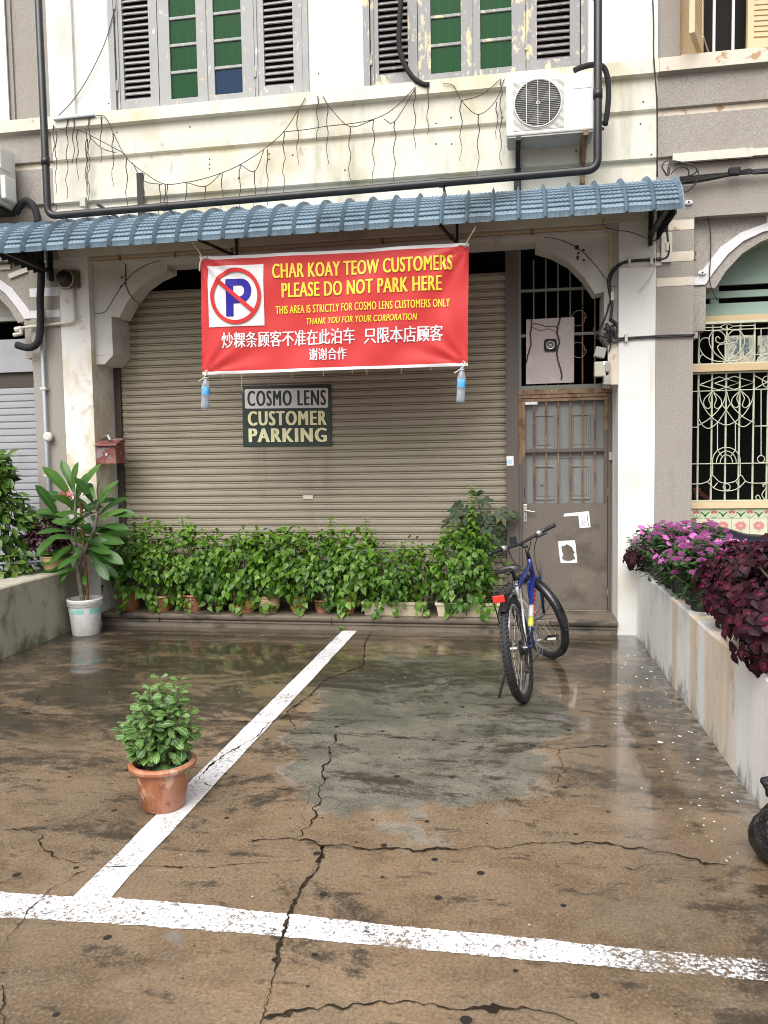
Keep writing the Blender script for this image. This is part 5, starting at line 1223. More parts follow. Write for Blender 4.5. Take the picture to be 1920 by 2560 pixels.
# mailbox on the left pillar
mb = thing('mailbox', 'small faded red mailbox with peeling paint on the left pillar', 'mailbox', (-3.80, .05, 1.56))
b = MB(); b.prism_x([(.0, 1.565), (.19, 1.565), (.19, 1.80), (.10, 1.785), (0, 1.745)], -3.904, -3.70); b.build('mailbox_body', M['mailred'], mb)
b = MB(); b.prism_x([(-.025, 1.735), (-.02, 1.75), (.11, 1.80), (.20, 1.812), (.20, 1.802), (.11, 1.787)], -3.904, -3.675); b.build('mailbox_lid', M['mailred'], mb)
b = MB(); b.box(-3.80, -3.785, -.0025, .0, 1.64, 1.665, ); b.build('mailbox_sticker', M['boardrust'], mb)
b = MB(); b.tube([(-3.86, .08, 1.82), (-3.78, .02, 1.83), (-3.76, .02, 1.79)], .014, 6); b.build('mailbox_latch', M['steel'], mb)
# stickers
def sticker(name, pts, y, m, label, cat, th=.0012):
    b = MB(); q = [P(a, c, y) for a, c in pts]; A = [b.bm.verts.new(p) for p in q]; Bv = [b.bm.verts.new(p+Vector((0, th, 0))) for p in q]; b._pr(A, Bv)
    return tag(b.build(name, m), label, cat)
S7 = lambda L: Z(1400, 1240, 120/1475., L)
pn_ = sticker('paper_notice', S7([(105, 630), (125, 560), (150, 540), (890, 465), (940, 960), (605, 985), (565, 600), (110, 632)]), .3985, M['paper'], 'torn white notice with a hazard diamond on the steel door', 'notice')
lettering('notice_heading', 'CHEMICAL', lambda u, v: P(*S7([(380+320*u, 592-35*u-52*(1-0)*v)])[0], .3980), M['paperblue'], pn_, .03)
b = MB()
for L in ([(600, 680), (675, 605), (765, 675), (690, 760)], ): 
    q = [P(*p, .3978) for p in S7(L)]
    for i in range(4): b.bar(q[i], q[(i+1) % 4], .0026, .0008)
q = [P(*p, .3978) for p in S7([(655, 640), (695, 675), (692, 640), (658, 678)])]; b.bar(q[0], q[1], .004, .0008); b.bar(q[2], q[3], .0022, .0008)
for k in range(6): q = [P(*p, .3978) for p in S7([(625+k*4, 790+k*28), (790+k*4, 778+k*28)])]; b.bar(q[0], q[1], .0022, .0006)
q = [P(*p, .3978) for p in S7([(830, 570), (875, 930)])]; b.bar(q[0], q[1], .005, .0008)
b.build('notice_print', M['ink'], pn_)
S6 = lambda L: Z(1160, 960, .4581, L)
b = MB(); op = [P(*p, .3985) for p in S6([(514, 858), (605, 852), (614, 900), (618, 975), (528, 976), (520, 920)])]
outl = S6([(514, 858), (560, 855), (605, 852), (610, 880), (612, 910), (616, 945), (618, 975), (573, 976), (528, 976), (523, 950), (520, 920), (516, 888)])
inn = S6([(535, 884), (562, 878), (588, 888), (595, 900), (603, 915), (601, 938), (604, 960), (575, 963), (546, 966), (536, 950), (540, 925), (530, 900)])
rj = random.Random(8)
def dense(L, k, amp):
    o = []
    for a, c in zip(L, L[1:]+L[:1]):
        for i in range(k): o.append((a[0]+(c[0]-a[0])*i/k+rj.uniform(-amp, amp), a[1]+(c[1]-a[1])*i/k+rj.uniform(-amp, amp)))
    return o+o[:1]
b.ribbon([P(*p, .3985) for p in dense(outl, 3, .3)], [P(*p, .3985) for p in dense(inn, 3, 1.8)]); tag(b.build('torn_paper', M['paper']), 'torn remains of a white paper stuck low on the steel door, its middle missing', 'paper')
st = sticker('sticker', S6([(232, 394), (270, 393), (271, 445), (234, 446)]), .3585, M['paper'], 'small white and blue sticker on the brown door post', 'sticker')
b = MB(); q = [P(*p, .358) for p in S6([(240, 415), (262, 414), (263, 436), (241, 437)])]; b.quad(q); b.build('sticker_print', M['paperblue'], st)
b = MB(); b.bar(P(*S6([(416, 545)])[0], .443), P(*S6([(420, 560)])[0], .443), .003); b.bar(P(*S6([(432, 543)])[0], .443), P(*S6([(430, 560)])[0], .443), .003); b.bar(P(*S6([(417, 553)])[0], .443), P(*S6([(432, 552)])[0], .443), .003); b.build('pen_mark', M['ink'], house)
# drilled holes left in the plaster
b = MB()
for a, c, y in ((616, 172, .083), (652, 186, .083), (624, 203, .083), (620, 222, .083), (620, 233, .083), (654, 241, .083)):
    q = P(1160+.4581*a, 540+.4581*c, y); disc(b, q.x, q.z, .011 if a != 616 else .02, y, 9)
for a, c in ((665, 335), (660, 385), (685, 322), (685, 350), (684, 368)):
    q = P(.4581*a, 540+.4581*c, .083); disc(b, q.x, q.z, .011, .083, 9)
rnd = random.Random(9)
for a, c in ((905, 688), (905, 710), (905, 728), (1163, 665), (1163, 688), (1372, 310), (1372, 390), (462, 440), (820, 548), (505, 572), (1265, 670), (1030, 770), (1490, 735)):
    q = P(s1*a, s1*c, -.034); y = -.0335 if q.z < 4.65 else -.0015; disc(b, q.x, q.z, .008, y, 8)
for a, c in ((225, 533), (290, 508), (225, 622), (292, 622), (512, 508), (830, 652), (1108, 535), (1120, 440), (1155, 668), (1092, 30), (1150, 28)):
    q = P(960+s1*a, s1*c, -.034); y = -.0335 if q.z < 4.65 else -.0015; disc(b, q.x, q.z, .008, y, 8)
b.build('drilled_holes', M['ink'], house)
b = MB(); q = smooth_path(pp(Z(0, 540, s3 if False else .4581, [(683, 262), (686, 300), (685, 360), (692, 395), (710, 430), (740, 465), (755, 475), (756, 520)]), .078), 5); b.tube(q, .005, 5); tag(b.build('thin_wire', M['thinwire']), 'thin dark wire curling down in front of the left arch', 'wire')
# low boundary walls
def wall_mat(name, a, stains, moss, bands=()):
    t = NT(name); sep = t.n('ShaderNodeSeparateXYZ'); t.l(t.tc.outputs['Object'], sep.inputs[0])
    c = t.mix(t.rng(t.noise(2.5, 7, .62), .4, .68, 0, .7), a, (a[0]*.8, a[1]*.8, a[2]*.8))
    c = t.mix(t.rng(t.noise(1.5, 5, .55, (.4, 1, .05), loc=(2, 5.6, 0)), stains[1], stains[2], 0, stains[3], True), c, stains[0])
    c = t.mix(t.rng(t.noise(5.5, 7, .66, (1, 1, .12), loc=(7, 1, 0)), .50, .72, 0, .3, True), c, (a[0]*.66, a[1]*.62, a[2]*.62))
    yy = t.math('ADD', sep.outputs[1], t.math('MULTIPLY', t.math('SUBTRACT', t.noise(7, 5, .6, (1, 1, .15), loc=(1, 9, 0)), .5), .16))
    for y0, y1, amt in bands:
        k = t.math('MULTIPLY', t.rng(yy, y0-.05, y0+.03, 0, 1, True), t.rng(yy, y1-.03, y1+.06, 1, 0, True))
        c = t.mix(t.math('MULTIPLY', k, t.rng(t.noise(9, 5, .6, (1, 1, .08), loc=(5, 3, 1)), .35, .6, amt*.5, amt)), c, stains[0])
    g = t.math('ADD', t.noise(7, 8, .7, (1, 1, .5), loc=(4, 4, 0)), t.rng(sep.outputs[2], .18, .0, 0, .18))
    c = t.mix(t.rng(g, .56-moss, .82-moss, 0, .8, True), c, (.095, .09, .055))
    return t.done(t.bsdf(c, .8, 0, .3, t.bump(t.noise(45, 5, .65), .4, .006)))
def low_wall(name, x0, x1, y0, y1, h, m, label, face):
    b = MB(); N = 26; L = []
    sec = [(x0, 0), (x0, h-.012), (x0+.012, h), (x1-.012, h), (x1, h-.012), (x1, 0)]
    rings = []
    for i in range(N+1):
        y = y0+(y1-y0)*i/N
        rings.append([b.bm.verts.new((x+.007*noise.noise(Vector((x*3, y*1.5, z*3))), y, (z+.009*noise.noise(Vector((y*2, z, x)))*(z > .1)))) for x, z in sec])
    for A, Bq in zip(rings, rings[1:]):
        for k in range(5): b.bm.faces.new((A[k], A[k+1], Bq[k+1], Bq[k]))
    b.bm.faces.new(rings[0]); b.bm.faces.new(rings[-1][::-1])
    return tag(b.build(name, m, None, True), label, 'low wall')
rw = low_wall('boundary_wall', 1.082, 1.62, -3.62, -.002, .59, wall_mat('white_wall_with_rust_streaks', (.80, .80, .78), ((.60, .43, .24), .58, .74, .35), .0, ((-1.62, -1.50, .9), (-2.16, -2.02, .75), (-2.92, -2.36, .6))), 'low white plastered wall with ochre rain streaks on the right', -1)
lw = low_wall('boundary_wall', -4.36, -4.06, -6.2, -.002, .575, wall_mat('mossy_wall', (.42, .395, .32), ((.22, .20, .145), .52, .70, .7), .05), 'low mossy grey wall on the left', 1)
# ================================================================ PLANTS
PR = {'heart': [(0, .25), (.10, .80), (.28, 1.0), (.52, .78), (.78, .36), (1, 0)],
      'ell': [(0, .06), (.2, .72), (.48, 1.0), (.78, .66), (1, 0)],
      'obov': [(0, .05), (.2, .45), (.5, .88), (.72, 1.0), (.9, .62), (1, 0.05)],
      'long': [(0, .05), (.22, .55), (.48, .92), (.7, 1.0), (.88, .68), (1, 0)],
      'coleus': [(0, .2), (.14, .72), (.34, 1.0), (.52, .86), (.72, .58), (.88, .30), (1, 0)],
      'pet': [(0, .12), (.45, .62), (.8, 1.0), (1, .72)],
      'lobe': [(0, .1), (.25, .5), (.55, .9), (.8, .6), (1, 0)]}
class Leaves:
    def __init__(s): s.v = []; s.f = []; s.ac = []; s.al = []; s.ti = []
    def add(s, p, d, n, L, W, prof, droop=.25, fold=.25, tint=0., wav=0., bend=0.):
        p, d, n = Vector(p), Vector(d).normalized(), Vector(n)
        sd = d.cross(n)
        if sd.length < 1e-4: sd = d.orthogonal()
        sd.normalize(); n = sd.cross(d).normalized(); k0 = len(s.v)
        cf, sf = math.cos(fold), math.sin(fold); ph = random.random()*6
        for i, (t, w) in enumerate(PR[prof]):
            c = p+d*(L*t*(1-.25*droop*t))-n*(droop*L*t*t)+sd*(bend*L*t*t)
            h = W*w*.5; wv = wav*W*math.sin(ph+i*2.1)
            for a, q in ((1., c+sd*h*cf+n*(h*sf+wv)), (0., c), (1., c-sd*h*cf+n*(h*sf-wv))):
                s.v.append(q); s.ac.append(a); s.al.append(t); s.ti.append(tint)
        for i in range(len(PR[prof])-1):
            a = k0+3*i; s.f += [(a, a+3, a+4, a+1), (a+1, a+4, a+5, a+2)]
    def build(s, name, m, parent=None):
        me = bpy.data.meshes.new(name); me.from_pydata([tuple(x) for x in s.v], [], s.f)
        for nm, L in (('across', s.ac), ('along', s.al), ('tint', s.ti)):
            at = me.attributes.new(nm, 'FLOAT', 'POINT'); at.data.foreach_set('value', L)
        return link_mesh(name, me, m, parent, 'all')
U = random.uniform
def rdir():
    while True:
        v = Vector((U(-1, 1), U(-1, 1), U(-1, 1)))
        if .05 < v.length < 1: return v.normalized()
def pot_mesh(root, prof, m, soil_z, soil_r, name='pot', n=28):
    b = MB(); b.lathe(prof, (0, 0, 0), n); o = b.build(name, m, root, True)
    b = MB(); b.lathe([(0, soil_z), (soil_r, soil_z)], (0, 0, 0), 20); b.build('soil', M['soil'], root)
    return o
def std_pot(r, h, lip=.012):
    return [(0, 0), (r*.70, 0), (r*.74, .01), (r*.95, h*.86), (r*.96, h*.87), (r+lip*.4, h*.88), (r+lip, h*.93), (r+lip*.8, h), (r, h+.003), (r*.93, h-.002), (r*.90, h*.80), (0, h*.78)]
# --- the leafy bushes in pots along the step
def bush_thing(x, y, potkind, pr, ph, label, cx, rx, ztop, nleaf, shoots=(), zlow=.10, ry=.26, group='potted bushes along the front step'):
    root = thing('potted_bush', label, 'potted plant', (0, 0, 0), group)
    if potkind != 'trough':
        kinds = {'brown': ('brownpot', std_pot(pr, ph)), 'terra': ('terra', std_pot(pr, ph)),
                 'dark': ('darkpot', [(0, 0), (pr*.8, 0), (pr*.85, .01), (pr*.7, .02), (pr*1.0, ph*.5), (pr*.96, ph*.85), (pr*1.02, ph), (pr*.9, ph), (pr*.88, ph*.8), (0, ph*.78)]),
                 'ochre': ('ochrepot', [(0, .0), (pr*.74, 0), (pr*.80, .012), (pr*.78, ph*.2), (pr*.93, ph*.24), (pr*1.0, ph*.4), (pr*.97, ph*.82), (pr*1.03, ph*.86), (pr*1.03, ph), (pr*.92, ph), (pr*.9, ph*.8), (0, ph*.78)]),
                 'cream': ('creampot', [(0, .0), (pr*.74, 0), (pr*.80, .012), (pr*.78, ph*.2), (pr*.93, ph*.24), (pr*1.0, ph*.4), (pr*.97, ph*.82), (pr*1.03, ph*.86), (pr*1.03, ph), (pr*.92, ph), (pr*.9, ph*.8), (0, ph*.78)])}
        mk, prof = kinds[potkind]; o = pot_mesh(root, prof, M[mk], ph*.8, pr*.89)
        if potkind in ('ochre', 'cream'):
            b = MB(); b.lathe([(pr*.742, .002), (pr*.806, .013), (pr*.786, ph*.2), (pr*.80, ph*.215)], (0, 0, 0), 28); b.build('pot_foot', M['terra'], o, True)
            b = MB(); b.lathe([(pr*1.0, ph*.855), (pr*1.035, ph*.86), (pr*1.036, ph*1.004), (pr*.96, ph*1.006)], (0, 0, 0), 28); b.build('pot_rim', M['terra'], o, True)
            b = MB(); rnd = random.Random(int(x*100))
            for c_i in range(4 if potkind == 'cream' else 2):
                for r_i in range(3 if potkind == 'cream' else 2):
                    an = R(-125+c_i*15) if potkind == 'cream' else R(-135+c_i*12); s_ = .011 if potkind == 'cream' else .026
                    zc = ph*(.72-r_i*.15) if potkind == 'cream' else ph*(.70-r_i*.22)
                    for k in range(4):
                        a1 = an+rnd.uniform(-.5, .5)*s_/pr; z1 = zc+rnd.uniform(-.5, .5)*s_; hz = rnd.random() < .5
                        L_ = s_*.45; w_ = s_*.10; rr = pr*1.006
                        e = [(a1-L_/pr*hz-w_/pr*(not hz), z1-w_*hz-L_*(not hz)), (a1+L_/pr*hz+w_/pr*(not hz), z1+w_*hz+L_*(not hz))]
                        b.quad([(rr*math.cos(a), rr*math.sin(a), z_) for a, z_ in ((e[0][0], e[0][1]), (e[1][0], e[0][1]), (e[1][0], e[1][1]), (e[0][0], e[1][1]))])
            b.build('pot_marking', M['ink'], o)
        if potkind == 'terra':
            b = MB(); [b.tube([(pr*(.78+.055*k)*math.cos(a), pr*(.78+.055*k)*math.sin(a), ph*(.25+.17*k)) for a in [2*math.pi*i/24 for i in range(24)]], .0025, 5, closed=True) for k in range(4)]; b.build('pot_groove', M['terra'], o)
    else:
        b = MB(); hw, hd = pr, .10
        A = [b.bm.verts.new((sx*(hw-.02), sy*(hd-.02), 0)) for sx, sy in ((-1, -1), (1, -1), (1, 1), (-1, 1))]; Bq = [b.bm.verts.new((sx*hw, sy*hd, ph)) for sx, sy in ((-1, -1), (1, -1), (1, 1), (-1, 1))]; b._pr(A, Bq)
        b.box(-hw-.008, hw+.008, -hd-.008, -hd+.004, ph-.02, ph+.004); b.box(-hw-.008, hw+.008, hd-.004, hd+.008, ph-.02, ph+.004); b.box(-hw-.008, -hw+.004, -hd+.005, hd-.005, ph-.02, ph+.004); b.box(hw-.004, hw+.008, -hd+.005, hd-.005, ph-.02, ph+.004)
        b.build('trough', M['planter'], root)
        b = MB(); b.box(-hw+.01, hw-.01, -hd+.006, hd-.006, ph, ph+.003); b.build('soil', M['soil'], root)
    z0, z1 = ph-.06, ztop-.12; dx = cx-x
    LS, TS = U(.80, 1.15), U(-.10, .20)
    lv = Leaves(); st = MB(); zc = (z0+z1)/2+.02; rz = (z1-z0)/2+.06
    tips = []
    for k in range(9 if potkind != 'trough' else 14):
        sx = U(-.6, .6)*(pr if potkind == 'trough' else pr*.7); a = rdir(); e = Vector((dx+a.x*rx*.75, a.y*ry*.7, zc+abs(a.z)*rz*.75))
        st.tube(smooth_path([(sx, U(-.4, .4)*min(pr, .08), ph*.78), ((sx+e.x)/2+U(-.04, .04), e.y*.3, (ph+e.z)/2), e], 3), [.006]*3+[.005]*2+[.003]*2, 5)
    st.build('stem', M['stem'], root)
    def leaf(p, out, size, tint):
        dn = (out*U(.2, .8)+Vector((U(-.6, .6), U(-.5, .3), -U(.25, 1.0)))).normalized()
        nn = (out*.8+Vector((0, -.25, U(.3, 1.0)))+rdir()*.45)
        lv.add(p, dn, nn, size*U(.8, 1.15), size*U(.66, .8), 'heart', U(.05, .35), U(.1, .4), tint, bend=U(-.1, .1))
    for i in range(int(nleaf*1.65)):
        a = rdir(); 
        if a.y > .25 and random.random() < .6: a.y = -a.y
        rr = U(0, 1)**.33
        if random.random() < .12: rr *= 1.12
        k = 1+.22*noise.noise(Vector((a.x*2.2+x*5, a.y*2.2, a.z*2.2)))
        p = Vector((dx+a.x*rx*rr*k, a.y*ry*rr*k, zc+a.z*rz*rr*k))
        if p.z < zlow*.3 or (p.z < ph*.6 and p.y > -.02): continue
        if noise.noise(Vector((x*3+p.x, p.y, p.z))*7.5) < -.16: continue
        if y+p.y > .385: p.y = .385-y-U(0, .05)
        top = (p.z-zc)/rz; tint = max(0, U(-.55, .25)+.30*top) if random.random() < .6 else max(0, U(-.3, .42))*.8
        leaf(p, a, U(.045, .076)*LS*(1.25 if random.random() < .12 else 1), max(0, min(.85, tint*1.2+TS)))
    for i in range(34 if potkind != 'trough' else 60):   # sprays hanging down in front of the pot
        sx = U(-1, 1)*rx*.8+dx; p = Vector((sx, -max(pr if potkind != 'trough' else .1, .08)-U(.01, .09), U(.035, ph*1.15)))
        if noise.noise(Vector(((x+sx)*7, 3, 1))) < .02: continue
        leaf(p, Vector((U(-.3, .3), -.8, 0)), U(.05, .08)*LS, max(0, U(-.2, .5)))
    # young shoots standing above the bush
    for (sx, sh) in shoots:
        bx = sx-x; z = z1-.05; by = U(-.08, .06); b2 = MB(); b2.tube([(bx, by, z-.12), (bx+.005, by, z+.1), (bx, by-.005, sh-.13-.02)], .003, 5); b2.build('shoot', M['gstem'], root)
        k = 0; zz_ = z-.02
        while zz_ < sh-.13:
            f = (zz_-z)/max(.05, sh-.13-z)
            for q in range(3):
                an = k*1.4+q*2.09+U(-.3, .3); o_ = Vector((math.cos(an), math.sin(an), 0)); sz = (.085-.03*max(0, f))
                lv.add(Vector((bx, by, zz_)), o_+Vector((0, 0, .25-.6*(1-f))), Vector((0, -.1, 1))+o_*.3, sz, sz*.72, 'heart', .35, .3, min(1, .3+.6*max(0, f)))
            zz_ += .035; k += 1
    lv.build('foliage', M['leaf_bush'], root)
    root.location = (x, y, .1302)
    return root
PX_ = lambda px, Y=.1: P(px, 1530, Y).x
B = [ # pot px, y, kind, r, h, label, crown centre px, half width m, top px, leaves, shoots px
 (327, .12, 'brown', .118, .235, 'leafy bush in a tall brown glazed pot, leftmost on the step', 322, .27, 1330, 430, [(345, 1285)]),
 (406, .10, 'terra', .100, .155, 'leafy bush in a ribbed terracotta pot next to the tall brown pot', 400, .24, 1318, 420, [(438, 1335)]),
 (484, .13, 'terra', .105, .165, 'leafy bush in a smooth orange terracotta pot with a cut foot', 470, .25, 1335, 430, [(465, 1292), (488, 1300), (515, 1318)]),
 (546, .17, 'dark', .118, .170, 'leafy bush in a glossy very dark brown pot on a saucer', 545, .23, 1348, 380, []),
 (614, .13, 'ochre', .112, .190, 'leafy bush in a broad ochre glazed pot with terracotta rim', 615, .24, 1340, 430, [(625, 1322)]),
 (674, .12, 'cream', .100, .165, 'leafy bush in a cream pot with rows of small dark characters', 680, .24, 1340, 430, [(715, 1322), (650, 1335)]),
 (748, .14, 'ochre', .085, .165, 'leafy bush nearly hiding a narrow ochre pot, right of the cream pot', 745, .26, 1335, 450, [(768, 1318)]),
 (806, .17, 'terra', .080, .120, 'tall leafy bush over a low terracotta pot at the middle of the step', 818, .26, 1345, 460, [(835, 1290), (868, 1312)]),
 (868, .13, 'ochre', .088, .170, 'leafy bush trailing over an ochre pot beside the first trough', 895, .25, 1345, 440, [(918, 1290), (935, 1320)]),
]
for (px, y, kd, r_, h_, lb, cpx, rx, tpx, nl, sh) in B:
    bush_thing(PX_(px, y), y, kd, r_, h_, lb, PX_(cpx, y), rx, P(cpx, tpx, y).z, nl, [(PX_(a, y), P(a, c, y).z) for a, c in sh])
def trough(pxa, pxb, y, lb, cpx, rx, tpx, nl, sh):
    xa, xb = PX_(pxa, y-.1), PX_(pxb, y-.1)
    bush_thing((xa+xb)/2, y, 'trough', (xb-xa)/2-.01, .125, lb, PX_(cpx, y), rx, P(cpx, tpx, y).z, nl, [(PX_(a, y), P(a, c, y).z) for a, c in sh])
trough(904, 1063, .13, 'leafy bush in the cream plastic trough nearer the middle of the step', 1000, .36, 1378, 560, [(1005, 1352), (1050, 1360)])
trough(1087, 1251, .13, 'leafy bush in the cream plastic trough behind the bicycle', 1160, .34, 1335, 620, [(1112, 1318), (1135, 1312), (1182, 1208)])
# --- dark lobed-leaf plant behind the trough
rt = thing('lobed_leaf_plant', 'tall plant with dark lobed leaves on a grey stem behind the handlebar', 'plant', (0, 0, 0))
q0 = P(1206, 1440, .34); px_ = q0.x
b = MB(); b.lathe(std_pot(.09, .16), (0, 0, 0), 20); b.build('pot', M['brownpot'], rt, True)
b = MB(); b.tube([(0, 0, .12), (.0, 0, .52), (.0, -.01, .66)], .016, 8); b.tube(smooth_path([(0, 0, .6), (.02, -.03, .8), (-.03, -.02, 1.0), (-.05, -.02, 1.08)], 3), .007, 6); b.tube(smooth_path([(0, 0, .6), (.10, -.04, .72), (.15, -.04, .9)], 3), .006, 6); b.tube(smooth_path([(0, 0, .6), (-.12, -.05, .72), (-.16, -.05, .88)], 3), .006, 6); b.build('stem', M['conduit'] if False else M['bark'], rt)
lv = Leaves()
def lobed(p, d, n, sz):
    d = Vector(d).normalized(); n = Vector(n).normalized(); sd = d.cross(n).normalized()
    for k, (an, l_) in enumerate(((0, 1), (.75, .8), (-.75, .8), (1.45, .5), (-1.45, .5))):
        dd = d*math.cos(an)+sd*math.sin(an); lv.add(p+n*.0004*k, dd, n, sz*l_, sz*.34, 'lobe', .15, .15)
for k in range(62):
    base = random.choice([(-.05, -.02, 1.0), (.0, -.03, .85), (.15, -.04, .88), (.10, -.04, .75), (-.16, -.05, .86), (-.10, -.05, .74), (0, -.02, .68)])
    a = rdir(); a.y = -abs(a.y)*.6; p = Vector(base)+Vector((a.x*.14, a.y*.10, a.z*.11))
    d = Vector((a.x, a.y*.6, a.z*.4-.65)); n = Vector((a.x*.3, -.9, .5))
    lobed(p, d, n, U(.10, .15)) if random.random() < .75 else lv.add(p, d, n, U(.10, .14), .055, 'ell', .2, .2)
for k in range(6):
    an = k*1.05; lv.add((-.05, -.02, 1.08), (math.cos(an), math.sin(an)*.6, .7), (0, -.7, .5), .09, .035, 'ell', .2, .2)
lv.build('foliage', M['leaf_dark'], rt); rt.location = (px_, .33, .1302)
# --- weed at the foot of the step
lv = Leaves(); wx = P(853, 1556, -.05)
for k in range(16):
    a = U(0, 6.28); lv.add((U(-.012, .012), U(-.008, .006), U(0, .03)), (math.cos(a), math.sin(a)*.6-.2, U(.3, .9)), (math.cos(a+1)*.4, -.4, 1), U(.025, .042), .02, 'heart', .3, .2, U(.1, .6))
wd = lv.build('weed', M['leaf_bush']); wd.location = (wx.x, -.055, .004); tag(wd, 'tiny green weed growing at the foot of the step by the white line', 'weed')
# --- frangipani in the white bucket
fx, fy = -3.865, -.36
fp = thing('potted_frangipani', 'tall long leaved frangipani with pink flowers growing in a dirty white paint bucket', 'potted plant', (fx, fy, 0))
b = MB(); b.lathe([(0, .002), (.118, 0), (.122, .008), (.146, .265), (.152, .267), (.156, .272), (.157, .285), (.150, .29), (.150, .302), (.158, .306), (.159, .325), (.152, .332), (.147, .332), (.142, .27), (0, .265)], (fx, fy, 0), 36); bk = b.build('bucket', M['bucket'], fp, True)
def band(r0, z0, r1, z1, a0, a1, n, m, name):
    b = MB(); A, Bq = [], []
    for i in range(n+1):
        a = R(a0+(a1-a0)*i/n); k = .004*noise.noise(Vector((i*.9, 1, 1))); A.append((fx+r0*math.cos(a), fy+r0*math.sin(a), z0+k)); Bq.append((fx+r1*math.cos(a), fy+r1*math.sin(a), z1-k*.6))
    b.ribbon([Vector(p) for p in A], [Vector(p) for p in Bq]); return b.build(name, m, bk, 'all')
band(.1412, .205, .1455, .252, -160, -65, 24, M['teal'], 'bucket_label'); band(.1412, .205, .1455, .252, -45, 20, 14, M['teal'], 'bucket_label')
b = MB(); b.tube([(fx+.16*math.cos(a), fy+.16*math.sin(a), .29-.05*math.sin(max(0, min(math.pi, a+math.pi*.9)))*0) for a in [R(-170+160*i/16) for i in range(17)]], .003, 5); b.build('bucket_handle', M['steel'], bk)
b = MB(); b.lathe([(0, .285), (.143, .285)], (fx, fy, 0), 20); b.build('soil', M['soil'], fp)
tr = MB(); O = Vector((fx, fy, 0))
def tk(pts, r0, r1):
    q = smooth_path([O+Vector(p) for p in pts], 5); n = len(q); tr.tube(q, [r0+(r1-r0)*i/(n-1) for i in range(n)], 10)
FP = [[(-.02, 0, .28), (-.045, .0, .5), (-.07, 0, .75), (-.06, .0, 1.02), (-.05, .0, 1.30)], [(-.05, 0, .62), (.04, -.03, .78), (.15, -.04, .98), (.20, -.04, 1.22)], [(-.06, 0, .8), (-.14, -.02, .95), (-.20, -.03, 1.08)]]
for i, p in enumerate(FP): tk(p, .024 if i == 0 else .018, .012)
tr.build('trunk', M['bark'], fp, 'all')
b = MB(); b.tube([(fx+.045, fy-.02, .27), (fx+.01, fy-.015, 1.22)], .014, 8); b.build('stake', M['stake'], fp)
lv = Leaves()
def rosette(tip, zlow, n, L0, base=None):
    for k in range(n):
        f = k/(n-1); an = k*2.4+U(-.25, .25); z = zlow+(tip[2]-zlow)*f
        el = -0.35+1.5*f+U(-.2, .2); o_ = Vector((math.cos(an)*math.cos(el), math.sin(an)*math.cos(el)*.85, math.sin(el)))
        p = Vector((tip[0], tip[1], z))
        if base: p.x = base[0]+(tip[0]-base[0])*f
        L = L0*U(.95, 1.35)*(1-.2*(f > .85)); pet = p+o_*.05
        lv.add(O+pet, o_, Vector((-o_.x*.5, -o_.y*.5-.75, .85)), L, L*.28, 'long', U(.15, .42), U(.12, .32), bend=U(-.08, .08))
rosette((-.05, 0, 1.30), .80, 26, .30, (-.07, 0, 0)); rosette((.20, -.04, 1.22), .70, 24, .29, (.05, 0, 0)); rosette((-.20, -.03, 1.08), .88, 10, .28, (-.12, 0, 0))
for (p, d, L) in (((.0, -.03, .82), (.06, -.75, -.55), .23), ((.08, -.03, .80), (.75, -.5, .05), .30), ((.10, 0, .72), (.6, -.5, -.45), .30), ((-.10, 0, .62), (-.5, -.55, -.55), .30), ((-.09, 0, .66), (-.85, -.3, -.12), .36), ((.02, -.02, .56), (.35, -.7, -.25), .17), ((-.08, 0, .74), (-.85, -.4, -.1), .30), ((-.10, 0, .78), (-.8, -.5, .05), .27), ((.1, 0, .86), (.85, -.25, .1), .32), ((-.06, 0, .60), (-.75, -.4, -.05), .3), ((.22, -.04, 1.1), (.9, -.2, .15), .33), ((.22, -.04, 1.0), (.95, -.25, .05), .27), ((-.2, 0, 1.08), (-.9, -.2, .1), .34)):
    lv.add(O+Vector(p), d, Vector((-d[0]*.4, -.8, .9)), L*1.1, L*.31, 'long', .22, .22)
lv.build('foliage', M['leaf_plum'], fp)
fc = P(170, 1233, fy-.03)
for k in range(7):
    lv = Leaves(); c = fc+Vector((U(-.06, .05), U(-.03, .02), U(-.035, .03))); ax = Vector((U(-.5, .5), -1, U(-.1, .6))).normalized(); u = ax.orthogonal().normalized(); w = ax.cross(u)
    for j in range(5):
        a = j*1.2566+.3; lv.add(c, u*math.cos(a)+w*math.sin(a)+ax*.35, ax, .034, .022, 'pet', .2, .1)
    lv.build('flower', M['petal_red'], fp)
b = MB(); b.tube(smooth_path([O+Vector((-.06, 0, 1.0)), fc+Vector((.06, .02, -.05)), fc], 4), .005, 6); b.build('flower_stalk', M['gstem'], fp)
# --- small purple coleus in a cream bowl on the left wall
cx, cy = P(135, 1425, -.35).x-.005, -.34
cl_ = thing('potted_coleus', 'round small leaved purple coleus in a cream bowl pot standing on the left wall', 'potted plant', (cx, cy, .577))
ORIG[cl_.name] = Vector((0, 0, 0))
pot_mesh(cl_, [(0, 0), (.075, 0), (.082, .006), (.112, .13), (.119, .134), (.119, .147), (.106, .147), (.10, .12), (0, .118)], M['bowlpot'], .125, .10)
lv = Leaves()
for k in range(1500):
    a = rdir(); rr = U(.5, 1)
    if a.z < -.45: continue
    p = Vector((a.x*.24*rr-.045, a.y*.20*rr, .31+a.z*.20*rr)); d = a*.7+Vector((0, 0, -.35))+rdir()*.5
    lv.add(p, d, a*.7+Vector((0, -.2, .7))+rdir()*.3, U(.03, .052), U(.025, .038), 'coleus', .25, .25, wav=.06)
lv.build('foliage', M['leaf_coleus_small'], cl_)
b = MB()
